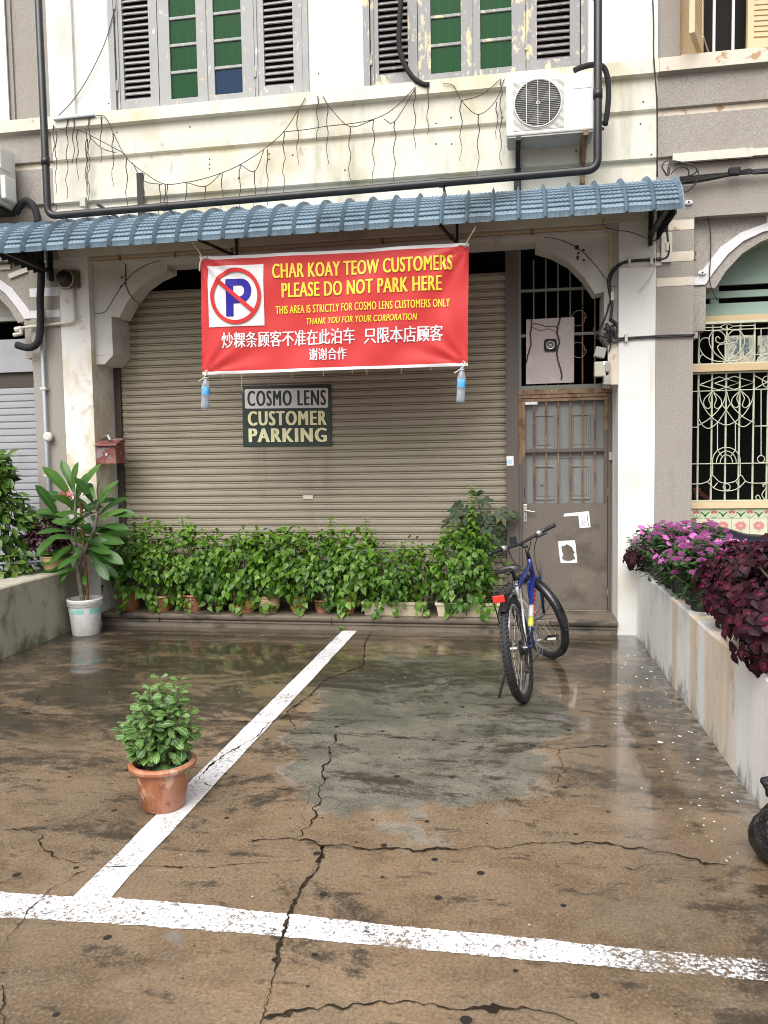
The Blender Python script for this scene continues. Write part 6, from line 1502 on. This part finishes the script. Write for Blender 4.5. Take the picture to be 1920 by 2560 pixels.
for k in range(10): a = rdir(); b.tube([(0, 0, .12), (a.x*.1-.03, a.y*.1, .22), (a.x*.17-.04, a.y*.15, .30+.08*abs(a.z))], .004, 5)
b.build('stem', M['stem'], cl_)
# --- glossy shrub in the left yard
sx_, sy_ = -4.78, -.45
sh = thing('shrub', 'glossy green shrub in the left yard behind the mossy wall', 'shrub', (sx_, sy_, 0))
b = MB()
for k in range(16):
    a = U(0, 6.28); r_ = U(.1, .55); h_ = U(.7, 1.65); b.tube(smooth_path([(sx_+U(-.05, .05), sy_, 0), (sx_+math.cos(a)*r_*.5, sy_+math.sin(a)*r_*.35, h_*.5), (sx_+math.cos(a)*r_, sy_+math.sin(a)*r_*.5, h_*.9)], 4), .005, 5)
b.build('stem', M['stem'], sh)
lv = Leaves()
for k in range(2300):
    z = U(.15, 1.68); f = (z-.15)/1.53; rad = .62*(1-.62*max(0, f-.35)/.65); a = U(0, 6.28); r_ = rad*U(0, 1)**.4
    p = Vector((sx_+math.cos(a)*r_*(1+.25*noise.noise(Vector((math.cos(a)*2, z*3, 0)))), sy_+math.sin(a)*r_*.62, z))
    if noise.noise(p*5) < -.30: continue
    if p.x > -4.40 and p.y > -.35: continue
    if p.x > -4.30: p.x = -4.3-U(0, .2)
    d = Vector((math.cos(a)*U(.2, 1), math.sin(a)*U(.2, 1)-.15, U(-.95, .35))); lv.add(p, d, Vector((math.cos(a)*.6, math.sin(a)*.6-.3, .7))+rdir()*.4, U(.085, .135), U(.042, .06), 'ell', U(.1, .35), U(.1, .35))
lv.build('foliage', M['leaf_shrub'], sh)
b = MB(); q0 = PXw = P(0, 1404, -.42); b.tube([(-4.9, -1.25, .72), (-4.36, -.55, .685), (-4.19, -.36, .68)], .011, 7); tag(b.build('bamboo_pole', M['boardrust'] if False else M['conduit']), 'thin pale pole slanting over the left wall against the cream bowl pot', 'pole')
# --- terracotta pot plant standing on the white line
gx, gy = -1.553, -3.66
fr_ = thing('potted_plant', 'pale edged green plant in a large terracotta pot standing on the white line', 'potted plant', (0, 0, 0))
pot_mesh(fr_, [(0, 0), (.085, 0), (.092, .006), (.124, .178), (.130, .182), (.143, .186), (.150, .196), (.150, .206), (.143, .214), (.130, .216), (.121, .208), (.113, .165), (0, .16)], M['terra'], .172, .116, n=44)
lv = Leaves(); b = MB()
for k in range(50):
    a = U(0, 6.28); r_ = .165*U(.02, 1)**.6; h_ = U(.30, .56)*(1-.18*(r_/.165)**2)
    if k in (0, 1, 2): h_ = .57; r_ = .09
    tip = Vector((math.cos(a)*r_-.005, math.sin(a)*r_*.9, h_)); st0 = Vector((math.cos(a)*min(r_, .05)+U(-.01, .01), math.sin(a)*min(r_, .05), .17)); mid = st0.lerp(tip, .55)+Vector((U(-.02, .02), U(-.02, .02), .02))
    q = smooth_path([st0, mid, tip], 6); b.tube(q, .0028, 5)
    n = len(q); k2 = 0
    for i in range(3 if k % 3 else 5, n):
        f = i/(n-1)
        if random.random() < .10: continue
        for s_ in (0, 1):
            an = k2*1.57+s_*math.pi+U(-.3, .3)+a; o_ = Vector((math.cos(an), math.sin(an), 0)); up = .1+.9*max(0, f-.6)/.4*U(.4, 1)
            sz = U(.036, .068)*(1 if f < .92 else .65); lv.add(q[i]+o_*.006, o_+Vector((0, 0, up*.7-.7*(f < .7)*U(.2, 1)+U(-.3, .3))), Vector((.1, -.6, .9))-o_*.3+rdir()*.65, sz, sz*U(.5, .66), 'obov', U(.15, .45), U(.15, .4), wav=.03)
        k2 += 1
b.build('stem', M['stem'], fr_); lv.build('foliage', M['leaf_front'], fr_)
lv = Leaves()
for k in range(11):
    a = U(-2.9, .4); c = Vector((.045+U(-.03, .03), -.05+U(-.02, .02), .178)); o_ = Vector((math.cos(a), math.sin(a), U(.15, .7))); L = U(.055, .08); lv.add(c+o_*.01, o_, Vector((-o_.x*.3, -.4, 1)), L, L*.72, 'obov', .3, .12, wav=.02)
lv.build('succulent_leaf', M['leaf_succ'], fr_)
fr_.location = (gx, gy, .0032); fr_.rotation_euler = (0, 0, .4)
# --- periwinkles in black pots along the right wall
def petal_flower(lv, c, ax, sz):
    ax = Vector(ax).normalized(); u = ax.orthogonal().normalized(); w = ax.cross(u); a0 = U(0, 1.2)
    for j in range(5):
        a = a0+j*1.2566; lv.add(c, u*math.cos(a)+w*math.sin(a)+ax*.12, ax, sz, sz*.80, 'pet', .12, .05)
def peri_proto(seed, hh):
    random.seed(seed)
    root = thing('potted_periwinkle', '-', 'potted plant', (0, 0, 0), 'pink periwinkles on the right wall')
    b = MB(); n = 24; pf = [(.055, 0), (.06, .004), (.083, .138), (.088, .14), (.088, .152), (.079, .152), (.072, .12)]
    rings = []
    for r_, z in pf: rings.append([b.bm.verts.new(((r_+(.003 if k % 2 else 0))*math.cos(2*math.pi*k/n), (r_+(.003 if k % 2 else 0))*math.sin(2*math.pi*k/n), z)) for k in range(n)])
    for A, Bq in zip(rings, rings[1:]):
        for k in range(n): b.bm.faces.new((A[k], A[(k+1) % n], Bq[(k+1) % n], Bq[k]))
    b.bm.faces.new(rings[0]); b.build('pot', M['blackpot'], root, True)
    b = MB(); b.lathe([(0, .125), (.072, .125)], (0, 0, 0), 14); b.build('soil', M['soil'], root)
    lv, b = Leaves(), MB()
    for k in range(26):
        a = U(0, 6.28); r_ = U(.03, .20); h_ = .14+U(.35, 1.0)*hh*(1-.35*(r_/.2)**2); tip = Vector((math.cos(a)*r_, math.sin(a)*r_, h_)); 
        if r_ > .16 and random.random() < .6: tip.z = U(.05, .2)
        q = smooth_path([Vector((math.cos(a)*.02, math.sin(a)*.02, .12)), Vector((tip.x*.55, tip.y*.55, max(.16, tip.z*.75))), tip], 5); b.tube(q, .003, 5); m_ = len(q)
        for i in range(3, m_):
            for s_ in (0, 1, 2):
                an = i*1.4+s_*2.1+U(-.3, .3); o_ = Vector((math.cos(an), math.sin(an), U(-.2, .5))); sz = U(.048, .072); lv.add(q[i]+o_*.004, o_, Vector((0, 0, 1))+rdir()*.35, sz, sz*.42, 'obov', U(.1, .4), U(.1, .3))
        if random.random() < .88:
            for t_ in range(random.choice((1, 1, 2, 2))):
                fl_ = Leaves(); petal_flower(fl_, tip+Vector((U(-.025, .025), U(-.025, .025), .020)), (U(-.4, .2)+math.cos(a)*.15, U(-1.0, -.4), .75), U(.022, .027)); fl_.build('flower', M['petal'], root)
    b.build('stem', M['gstem'], root); lv.build('foliage', M['leaf_peri'], root)
    return root
def dup(root, loc, rz, label, sc=1.0):
    r = root.copy(); COL.objects.link(r); r.location = loc; r.rotation_euler = (0, 0, rz); r['label'] = label; r.scale = (sc, sc, sc)
    for ch in [o for o in COL.objects if o.parent == root]:
        c = ch.copy(); COL.objects.link(c); c.parent = r
        for g in [o for o in COL.objects if o.parent == ch]: d = g.copy(); COL.objects.link(d); d.parent = c
    return r
protos = [peri_proto(11, .27), peri_proto(12, .31), peri_proto(13, .24)]
random.seed(21)
ords = ['first', 'second', 'third', 'fourth', 'fifth', 'sixth', 'seventh', 'eighth', 'ninth']
used = set(); spots = []
for i in range(9): spots.append((1.175+.01*(i % 2), -.24-.205*i, ords[i]+' pink periwinkle of the front row on the right wall, from the white pillar', .95 if i == 0 else 1.0))
for i in range(7): spots.append((1.40+.02*(i % 2), -.30-.235*i, ords[i]+' pink periwinkle of the rear row on the right wall, from the white pillar', 1.05))
for i, (x, y, lb, sc) in enumerate(spots):
    k = (i*2+i//3) % 3
    if k not in used: r_ = protos[k]; r_.location = (x, y, .5905); r_.rotation_euler = (0, 0, U(0, 6)); r_['label'] = lb; used.add(k)
    else: dup(protos[k], (x, y, .5905), U(0, 6), lb, sc)
# --- big purple coleus
def coleus(x, y, z, c, rad, n, size, label, cascade=()):
    root = thing('potted_coleus', label, 'potted plant', (0, 0, 0), 'large purple coleus on the right wall')
    b = MB(); b.lathe([(0, 0), (.07, 0), (.10, .16), (.106, .162), (.106, .175), (.094, .175), (.088, .14), (0, .138)], (0, 0, 0), 24); b.build('pot', M['blackpot'], root, True)
    lv, b = Leaves(), MB()
    C0 = Vector(c)-Vector((x, y, z))
    def pair(p, a, sz):
        an = U(0, 6.28)
        for s_ in range(4):
            q = an+s_*math.pi/2; u = a.orthogonal().normalized(); w = a.cross(u); o_ = (u*math.cos(q)+w*math.sin(q)).normalized(); s2 = sz*(1 if s_ % 2 else .78)
            lv.add(p+a*(.004*s_), o_+a*.15+Vector((0, 0, -.28)), a+Vector((0, -.1, .25)), s2, s2*.78, 'coleus', U(.15, .4), U(.12, .32), wav=.05)
    for k in range(n):
        a = rdir()
        if a.z < -.75: continue
        f = U(.55, 1.0)**.6; kk = 1+.15*noise.noise(a*2.3+Vector((x, y, 0))*3); p = C0+Vector((a.x*rad[0], a.y*rad[1], a.z*rad[2]))*f*kk
        if p.z < .02 and x+p.x > 1.10: continue
        pair(p, (a+Vector((0, -.15, .35))).normalized(), size*U(.75, 1.2))
        if k % 3 == 0: b.tube(smooth_path([(0, 0, .14), C0*.4+Vector((a.x*.04, a.y*.04, .1)), p], 4), .005, 5)
    b.build('stem', M['stem'], root); lv.build('foliage', M['leaf_coleus'], root); root.location = (x, y, z)
    return root
coleus(1.30, -2.42, .5905, (1.285, -2.42, .84), (.25, .24, .25), 400, .056, 'large dark purple coleus with pink leaf centres next to the periwinkles')
coleus(1.34, -2.92, .5905, (1.32, -2.92, .86), (.34, .27, .31), 400, .058, 'large dark purple coleus spilling over the wall between two others')
coleus(1.34, -3.32, .5905, (1.30, -3.24, .82), (.36, .27, .31), 430, .060, 'large dark purple coleus hanging furthest down the wall at the right edge')
for r_, (dx, dy) in ():
    pass
q = PX0 = P(1585, 1390, -.22)
coleus(1.15, -.13, .5905, (1.04, -.20, .70), (.09, .08, .11), 46, .05, 'small dark purple coleus against the white pillar beside the first periwinkle')
b = MB(); q0, q1 = P(1898, 1545, -3.30), P(1935, 1572, -3.30); b.bar(q0, q1+Vector((.06, 0, -.03)), .001, .022, upv=(.4, 0, 1)); tag(b.build('plant_tag', M['paper']), 'white plastic tag sticking out of the purple coleus at the right edge', 'plant tag')
# dark covered thing behind the flowers
b = MB(); L = [P(a, c, -.35) for a, c in ((1740, 1325), (1790, 1318), (1830, 1322), (1870, 1336), (1920, 1340), (1950, 1352))]
top = [p for p in smooth_path(L, 5)]; rows = []
for k, (dy, dz) in enumerate(((-.16, -.34), (-.17, -.12), (-.13, -.03), (0, 0), (.14, -.03), (.2, -.14), (.2, -.34))): rows.append([p+Vector((.02*math.sin(p.x*9+k), dy, dz+.006*math.sin(p.x*22+k))) for p in top])
for A, Bq in zip(rows, rows[1:]+rows[:1]): b.ribbon(A, Bq)
b.quad([r_[0] for r_ in rows]); b.quad([r_[-1] for r_ in rows][::-1]); bmesh.ops.remove_doubles(b.bm, verts=b.bm.verts, dist=.0004)
for p in (.15, .85):
    q = top[0].lerp(top[-1], p)
    for dy in (-.12, .12): b.box(q.x-.015, q.x+.015, q.y+dy-.015, q.y+dy+.015, 0, q.z-.3)
tag(b.build('covered_seat', M['navy'], None, 'all'), 'dark navy rounded seat showing behind the periwinkles below the flower tiles', 'seat')
# ================================================================ BIN BAG
random.seed(5)
bx, by = 1.078, -3.80
bgr = thing('bin_bag', 'knotted black plastic bin bag on the wet ground at the right edge', 'bin bag', (bx, by, 0))
b = MB(); n = 56; rings = []
pf = [(.0, .0), (.10, .0), (.142, .015), (.165, .055), (.170, .10), (.158, .145), (.13, .18), (.085, .205), (.045, .222), (.026, .235), (.024, .25)]
for i, (r_, z) in enumerate(pf):
    rg = []
    for k in range(n):
        a = 2*math.pi*k/n; cr = .5+.5*math.sin(a*9+2*noise.noise(Vector((math.cos(a)*2, math.sin(a)*2, z*4)))*3)
        w = 1+.10*noise.noise(Vector((math.cos(a)*1.5, math.sin(a)*1.5, z*6)))-.16*cr*(z/.22)
        rg.append(b.bm.verts.new((bx+r_*w*math.cos(a), by+r_*w*math.sin(a), z+.006*noise.noise(Vector((math.cos(a)*3, math.sin(a)*3, z*9)))*(z > .03))))
    rings.append(rg)
for A, Bq in zip(rings, rings[1:]):
    for k in range(n): b.bm.faces.new((A[k], A[(k+1) % n], Bq[(k+1) % n], Bq[k]))
b.build('bag_body', M['bag'], bgr, 'all')
for sx, top in ((-1, .325), (1, .31)):
    b = MB(); L = [Vector((bx, by, .215)), Vector((bx+sx*.05, by-.01, .235)), Vector((bx+sx*.10, by-.015, .27)), Vector((bx+sx*.118, by, top))]
    q = smooth_path(L, 4); b.tube(q, [.016+.010*i/len(q)+.004*math.sin(i*1.9) for i in range(len(q))], 9)
    for v_ in b.bm.verts: v_.co.y = by+(v_.co.y-by)*.55+.006*noise.noise(v_.co*40); v_.co.x += .008*noise.noise(v_.co*30)
    b.build('bag_handle', M['bag'], bgr, 'all')
# ================================================================ BICYCLE (x forward, y left, z up)
bk = thing('bicycle', 'blue and silver mountain bicycle leaning on its kickstand before the steel door', 'bicycle', (0, 0, 0))
RW, FXA = .335, 1.085; RA, FA = Vector((0, 0, RW)), Vector((FXA, 0, RW))
HB, HT = Vector((.935, 0, .665)), Vector((.898, 0, .800)); ax_ = (HT-HB).normalized()
ST = Matrix.Translation(HB) @ Matrix.Rotation(R(44), 4, ax_) @ Matrix.Translation(-HB)
def wheel(c, T, front):
    def cir(r_, n, y=0): return [T @ Vector((c.x+r_*math.cos(2*math.pi*i/n), y, c.z+r_*math.sin(2*math.pi*i/n))) for i in range(n)]
    b = MB(); b.tube(cir(RW-.026, 64), .0255, 12, closed=True)
    for i in range(72):                  # tread knobs
        a = 2*math.pi*i/72
        for yy, rr, da in ((-.012, .0, 0), (.012, .0, .5), (-.021, -.008, .5), (.021, -.008, 0)):
            aa = a+da*2*math.pi/72; cc = Vector((c.x+(RW-.003+rr)*math.cos(aa), yy, c.z+(RW-.003+rr)*math.sin(aa)))
            Mx = T @ Matrix.Translation(cc) @ Matrix.Rotation(-aa, 4, 'Y'); b.box(-.005, .0045, -.006, .006, -.0085, .0085, Mx)
    w = b.build('wheel', M['tyre'], bk, True)
    b = MB(); n = 64; rs = ((RW-.047, -.011), (RW-.062, -.010), (RW-.066, 0), (RW-.062, .010), (RW-.047, .011)); rings = [cir(r_, n, y) for r_, y in rs]
    vr = [[b.bm.verts.new(p) for p in rg] for rg in rings]
    for A, Bq in zip(vr, vr[1:]):
        for k in range(n): b.bm.faces.new((A[k], A[(k+1) % n], Bq[(k+1) % n], Bq[k]))
    b.build('rim', M['rim'], w, True)
    b = MB()
    for i in range(32):
        a = 2*math.pi*i/32; s_ = 1 if i % 2 else -1; a2 = a+(.9 if (i//2) % 2 else -.9)
        b.tube([T @ Vector((c.x+.02*math.cos(a2), s_*.026, c.z+.02*math.sin(a2))), T @ Vector((c.x+(RW-.062)*math.cos(a), 0, c.z+(RW-.062)*math.sin(a)))], .0011, 4)
    b.build('spoke', M['spoke'], w)
    b = MB(); b.tube([T @ Vector((c.x, -.052, c.z)), T @ Vector((c.x, .052, c.z))], .016, 12); b.tube([T @ Vector((c.x, -.068, c.z)), T @ Vector((c.x, .068, c.z))], .006, 8); b.build('hub', M['rim'], w)
    return w
I4 = Matrix.Identity(4)
rwh = wheel(RA, I4, False); fwh = wheel(FA, ST, True)
BB, SEAT = Vector((.425, 0, .285)), Vector((.295, 0, .70))
b = MB(); b.tube([HT-ax_*.0+Vector((-.0, 0, .01)), HB-ax_*.02], .019, 12); b.tube([HB+ax_*.015, BB.lerp(HB, .5)+Vector((0, 0, .0)), BB], [.021, .020, .019], 12); b.tube([HT-ax_*.03, SEAT-Vector((0, 0, .03))], .015, 12)
fr = b.build('frame', M['bblue'], bk, 'all')
b = MB(); b.tube([BB, SEAT+Vector((-.01, 0, .035))], .016, 12)
for s_ in (-1, 1):
    b.tube([SEAT-Vector((0, 0, .03))+Vector((0, s_*.02, 0)), Vector((.14, s_*.045, .53)), Vector((0, s_*.06, RW))], .0085, 8)
b.build('seat_tube', M['bsilver'], fr, 'all')
b = MB()
for s_ in (-1, 1): b.tube([BB+Vector((-.02, s_*.025, 0)), Vector((.2, s_*.05, .30)), Vector((0, s_*.06, RW))], .009, 8)
b.tube([Vector((.425, -.036, .285)), Vector((.425, .036, .285))], .022, 12)
b.build('chain_stay', M['bblue'], fr, 'all')
b = MB(); q0, q1 = BB.lerp(HB, .34), BB.lerp(HB, .62); b.tube([q0, q1], .0205, 12); b.build('frame_panel', M['bsilver'], fr, 'all')
b = MB(); b.tube([BB.lerp(SEAT, .62), BB.lerp(SEAT, .78)], .0168, 12); b.tube([BB.lerp(HB, .20), BB.lerp(HB, .335)], .0203, 12); b.build('frame_stripe', M['byellow'], fr, 'all')
b = MB()
for k in range(6):
    q = BB.lerp(HB, .40+.075*k); b.box(-.009, .009, -.0255, -.0235 if False else -.0205, -.010, .010, Matrix.Translation(q) @ Matrix.Rotation(-.63, 4, 'Y'))
b.build('frame_decal', M['pred'], fr)
b = MB(); b.tube([SEAT+Vector((-.01, 0, .03)), SEAT+Vector((-.035, 0, .115))], .0125, 10); b.build('seat_post', M['bblack'], bk, 'all')
b = MB(); rows = []
for i, (x, w, z, dr) in enumerate(((-.125, .045, .862, .025), (-.118, .085, .872, .035), (-.07, .088, .874, .045), (-.01, .062, .868, .05), (.05, .034, .866, .04), (.10, .022, .864, .03), (.13, .012, .856, .02))):
    rows.append([Vector((.245+x, w*s_, z-.02-(dr if abs(s_) > 1.02 else (.012 if abs(s_) > .8 else 0)))) for s_ in (-1.05, -.95, -.5, 0, .5, .95, 1.05)])
for A, Bq in zip(rows, rows[1:]): b.ribbon(A, Bq)
b.quad([v for v in rows[0]][::-1]) ; b.build('saddle', M['saddle'], bk, 'all')
b = MB()
for s_ in (-.022, .022): b.tube([(.14, s_*1.4, .815), (.2, s_, .79), (.30, s_, .79), (.36, s_*.4, .825)], .0035, 6)
b.build('saddle_rail', M['steel_dark'], bk)
# front assembly, turned to the left
def Sv(p): return ST @ Vector(p)
b = MB(); crown = HB-ax_*.02
b.tube([Sv(HB+ax_*.0), Sv(crown)], .02, 10)
for s_ in (-1, 1): b.tube([Sv(crown+Vector((0, 0, 0))), Sv(crown+Vector((.0, s_*.052, -.01))), Sv(crown.lerp(FA, .5)+Vector((-.008, s_*.056, 0))), Sv(FA+Vector((0, s_*.056, 0)))], [.018, .016, .014, .010], 10)
fk = b.build('fork', M['bblue'], bk, 'all')
b = MB(); top = HT+ax_*.10; b.tube([Sv(HT), Sv(top)], .015, 10); b.tube([Sv(top), Sv(top+Vector((.045, 0, .03)))], .016, 10)
b.build('stem', M['bblack'], bk, 'all')
hc = top+Vector((.055, 0, .035)); b = MB(); b.tube([Sv(hc+Vector((-.045, s_*.30, .03))) if abs(s_) > .9 else Sv(hc+Vector((-.012*abs(s_), s_*.30, .03*abs(s_)))) for s_ in (-1, -.6, -.25, 0, .25, .6, 1)], .0115, 10)
hb_ = b.build('handlebar', M['bblack'], bk, 'all')
for s_ in (-1, 1):
    b = MB(); q0, q1 = Sv(hc+Vector((-.045, s_*.31, .03))), Sv(hc+Vector((-.028, s_*.185, .024))); b.tube([q0, q0.lerp(q1, .1), q0.lerp(q1, .75), q1], [.0165, .0155, .0155, .020], 12); b.build('grip', M['bblack'], hb_, 'all')
    b = MB(); q2 = Sv(hc+Vector((-.022, s_*.145, .02))); b.tube([q1, q2], .0225, 14); b.build('gear_shifter', M['steel'], hb_, 'all')
    b = MB(); q3 = Sv(hc+Vector((-.012, s_*.12, .012))); b.tube([q3, Sv(hc+Vector((.03, s_*.17, -.01))), Sv(hc+Vector((.035, s_*.27, -.012)))], [.008, .006, .005], 8); b.build('brake_lever', M['bblack'], hb_, 'all')
b = MB(); q = Sv(hc+Vector((.0, .055, .035))); b.tube([Sv(hc+Vector((0, .055, 0))), q], .008, 8); b.box(-.006, .006, -.028, .028, -.018, .04, Matrix.Translation(q) @ Matrix.Rotation(R(25), 4, 'Z')); b.build('mirror_lamp', M['bblack'], hb_)
b = MB()
for L in ([hc+Vector((.03, .17, -.01)), hc+Vector((.09, .16, -.10)), hc+Vector((.06, .08, -.24)), HB+Vector((-.06, .02, .02))], [hc+Vector((.03, -.17, -.01)), hc+Vector((.10, -.15, -.10)), hc+Vector((.05, -.08, -.24)), HB+Vector((-.08, -.02, -.02))], [hc+Vector((0, -.1, 0)), hc+Vector((.08, -.07, -.12)), HB+Vector((.06, -.03, .02)), HB+Vector((.05, 0, -.06))], [hc+Vector((0, .12, 0)), hc+Vector((.02, .10, -.10)), hc+Vector((-.02, .05, -.2)), HB+Vector((-.04, .02, .06))]):
    b.tube([Sv(p) for p in smooth_path(L, 6)], .0032, 6)
b.build('brake_cable', M['cable'], bk)
def guard(c, T, a0, a1, r_, hw, name, m):
    b = MB(); rows = []
    for i in range(25):
        a = R(a0+(a1-a0)*i/24); k = min(1, .55+i/6, .55+(24-i)/4); rows.append([T @ Vector((c.x+(r_-dr)*math.cos(a), y*k, c.z+(r_-dr)*math.sin(a))) for y, dr in ((-hw, .022), (-hw*.8, .006), (-hw*.3, 0), (hw*.3, 0), (hw*.8, .006), (hw, .022))])
    for A, Bq in zip(rows, rows[1:]): b.ribbon(A, Bq)
    b.ribbon(rows[-1], [p+(T.to_3x3() @ Vector((-.002, 0, -.002))) for p in rows[-1]])
    return b.build(name, m, bk, 'all')
guard(FA, ST, 64, 196, RW+.022, .034, 'mudguard', M['mud'])
b = MB()
for s_ in (-1, 1):
    for an in (150, 178): b.tube([Sv(FA+Vector((0, s_*.058, 0))), Sv(FA+Vector(((RW+.01)*math.cos(R(an)), s_*.034, (RW+.01)*math.sin(R(an)))))], .002, 5)
b.build('mudguard_stay', M['steel_dark'], bk)
guard(RA, I4, 55, 128, RW+.03, .030, 'mudguard', M['mud'])
# rear rack and reflector
b = MB(); zr = .725
for yy in (-.05, -.025, 0, .025, .05): b.tube([(.20, yy*.5, zr+.01), (.15, yy, zr), (-.20, yy, zr), (-.22, yy, zr-.005)], .0035, 6)
for xx in (-.20, -.10, 0, .10): b.tube([(xx, -.055, zr), (xx, .055, zr)], .0035, 6)
for s_ in (-1, 1): b.tube([(-.12, s_*.055, zr), (-.12, s_*.075, zr-.02), (0, s_*.066, RW+.01)], .0045, 6); b.tube([(.15, s_*.05, zr), (.25, s_*.03, .68)], .004, 6)
b.tube([(.02, -.05, zr+.012), (-.17, -.035, zr+.03), (-.17, .035, zr+.03), (.02, .05, zr+.012)], .003, 6)
rk = b.build('luggage_rack', M['bblack'], bk)
b = MB(); b.box(-.232, -.222, -.028, .046, zr-.048, zr-.004, bev=.004); b.build('reflector', M['reflector'], rk)
# drivetrain on the right-hand side
b = MB(); b.lathe([(.085, -.0025), (.089, -.0015), (.089, .0015), (.085, .0025), (.07, .0025), (.068, 0), (.07, -.0025), (.085, -.0025)], n=44, M=Matrix.Translation((BB.x, -.052, BB.z)) @ Matrix.Rotation(R(90), 4, 'X'))
for k in range(5): a = k*1.2566; b.bar((BB.x, -.05, BB.z), (BB.x+.072*math.cos(a), -.052, BB.z+.072*math.sin(a)), .012, .004, upv=(0, 1, 0))
ck = b.build('chainring', M['rim'], bk, True)
b = MB(); b.lathe([(.112, -.001), (.115, 0), (.112, .001), (.098, .001), (.098, -.001), (.112, -.001)], n=48, M=Matrix.Translation((BB.x, -.063, BB.z)) @ Matrix.Rotation(R(90), 4, 'X')); b.build('chain_guard', M['rim'], ck, True)
b = MB(); a = R(-8); e = Vector((BB.x+.165*math.cos(a), -.075, BB.z+.165*math.sin(a))); b.tube([(BB.x, -.04, BB.z), (BB.x, -.072, BB.z)], .012, 10); b.tube([(BB.x, -.070, BB.z), e], [.012, .009], 8)
e2 = Vector((BB.x-.165*math.cos(a), .075, BB.z-.165*math.sin(a))); b.tube([(BB.x, .04, BB.z), (BB.x, .070, BB.z), e2], [.011, .012, .009], 8); cr = b.build('crank', M['rim'], bk, 'all')
for e_, s_ in ((e, -1), (e2, 1)):
    b = MB(); b.tube([e_, e_+Vector((0, s_*.09, 0))], .007, 8); 
    for dx in (-.032, .032): b.box(e_.x+dx-.007, e_.x+dx+.007, e_.y+min(0, s_*.095)+ (s_>0)*.015, e_.y+max(0, s_*.095)-(s_<0)*.015, e_.z-.012, e_.z+.012)
    for yy in (.02, .088): b.box(e_.x-.032, e_.x+.032, e_.y+s_*yy-.005, e_.y+s_*yy+.005, e_.z-.010, e_.z+.010)
    pd = b.build('pedal', M['bblack'], cr)
    b = MB(); b.box(e_.x-.041, e_.x-.0395, e_.y+s_*.055-.03, e_.y+s_*.055+.03, e_.z-.008, e_.z+.008); b.build('pedal_reflector', M['pvc'], cr)
b = MB()
for k, rr in enumerate((.030, .036, .042, .048, .054)): b.lathe([(rr, -.001), (rr, .001), (.02, .001), (.02, -.001), (rr, -.001)], n=28, M=Matrix.Translation((0, -.044+.0045*k, RW)) @ Matrix.Rotation(R(90), 4, 'X'))
b.build('sprocket', M['chain'], rwh)
b = MB(); b.lathe([(.078, -.001), (.08, 0), (.078, .001), (.03, .003), (.03, -.001), (.078, -.001)], n=36, M=Matrix.Translation((0, -.020, RW)) @ Matrix.Rotation(R(90), 4, 'X')); b.build('spoke_protector', M['rim'], rwh, True)
b = MB(); b.box(.0, .44, -.0455, -.0405, BB.z+.083, BB.z+.091, Matrix.Translation((0, -.006, 0)) @ Matrix.Rotation(0, 4, 'Y')) if False else None
b.tube([(BB.x, -.052, BB.z+.087), (0, -.036, RW+.042)], .0045, 5); b.tube([(BB.x, -.052, BB.z-.087), (.03, -.036, RW-.15), (-.01, -.036, RW-.165), (-.03, -.036, RW-.14), (.01, -.036, RW-.08), (.035, -.036, RW-.05)], .0045, 5); b.build('chain', M['chain'], bk)
b = MB(); b.tube([(0, -.062, RW), (.02, -.05, RW-.05), (.01, -.042, RW-.15)], .009, 8); 
for z in (RW-.06, RW-.15): b.lathe([(.02, -.004), (.02, .004), (0, .004)], n=14, M=Matrix.Translation((.015, -.040, z)) @ Matrix.Rotation(R(90), 4, 'X'))
b.build('derailleur', M['steel_dark'], bk)
b = MB(); kz = .105; b.tube([(.02, .066, .30), (-.02, .10, .19), (-.03, .165, .036)], [.009, .008, .008], 8); b.build('kickstand', M['steel_dark'], bk, 'all')
LEAN = R(-9.5)
bk.rotation_euler = (LEAN, 0, math.atan2(1.13, .225)); bk.location = (.10, -1.915, .0)
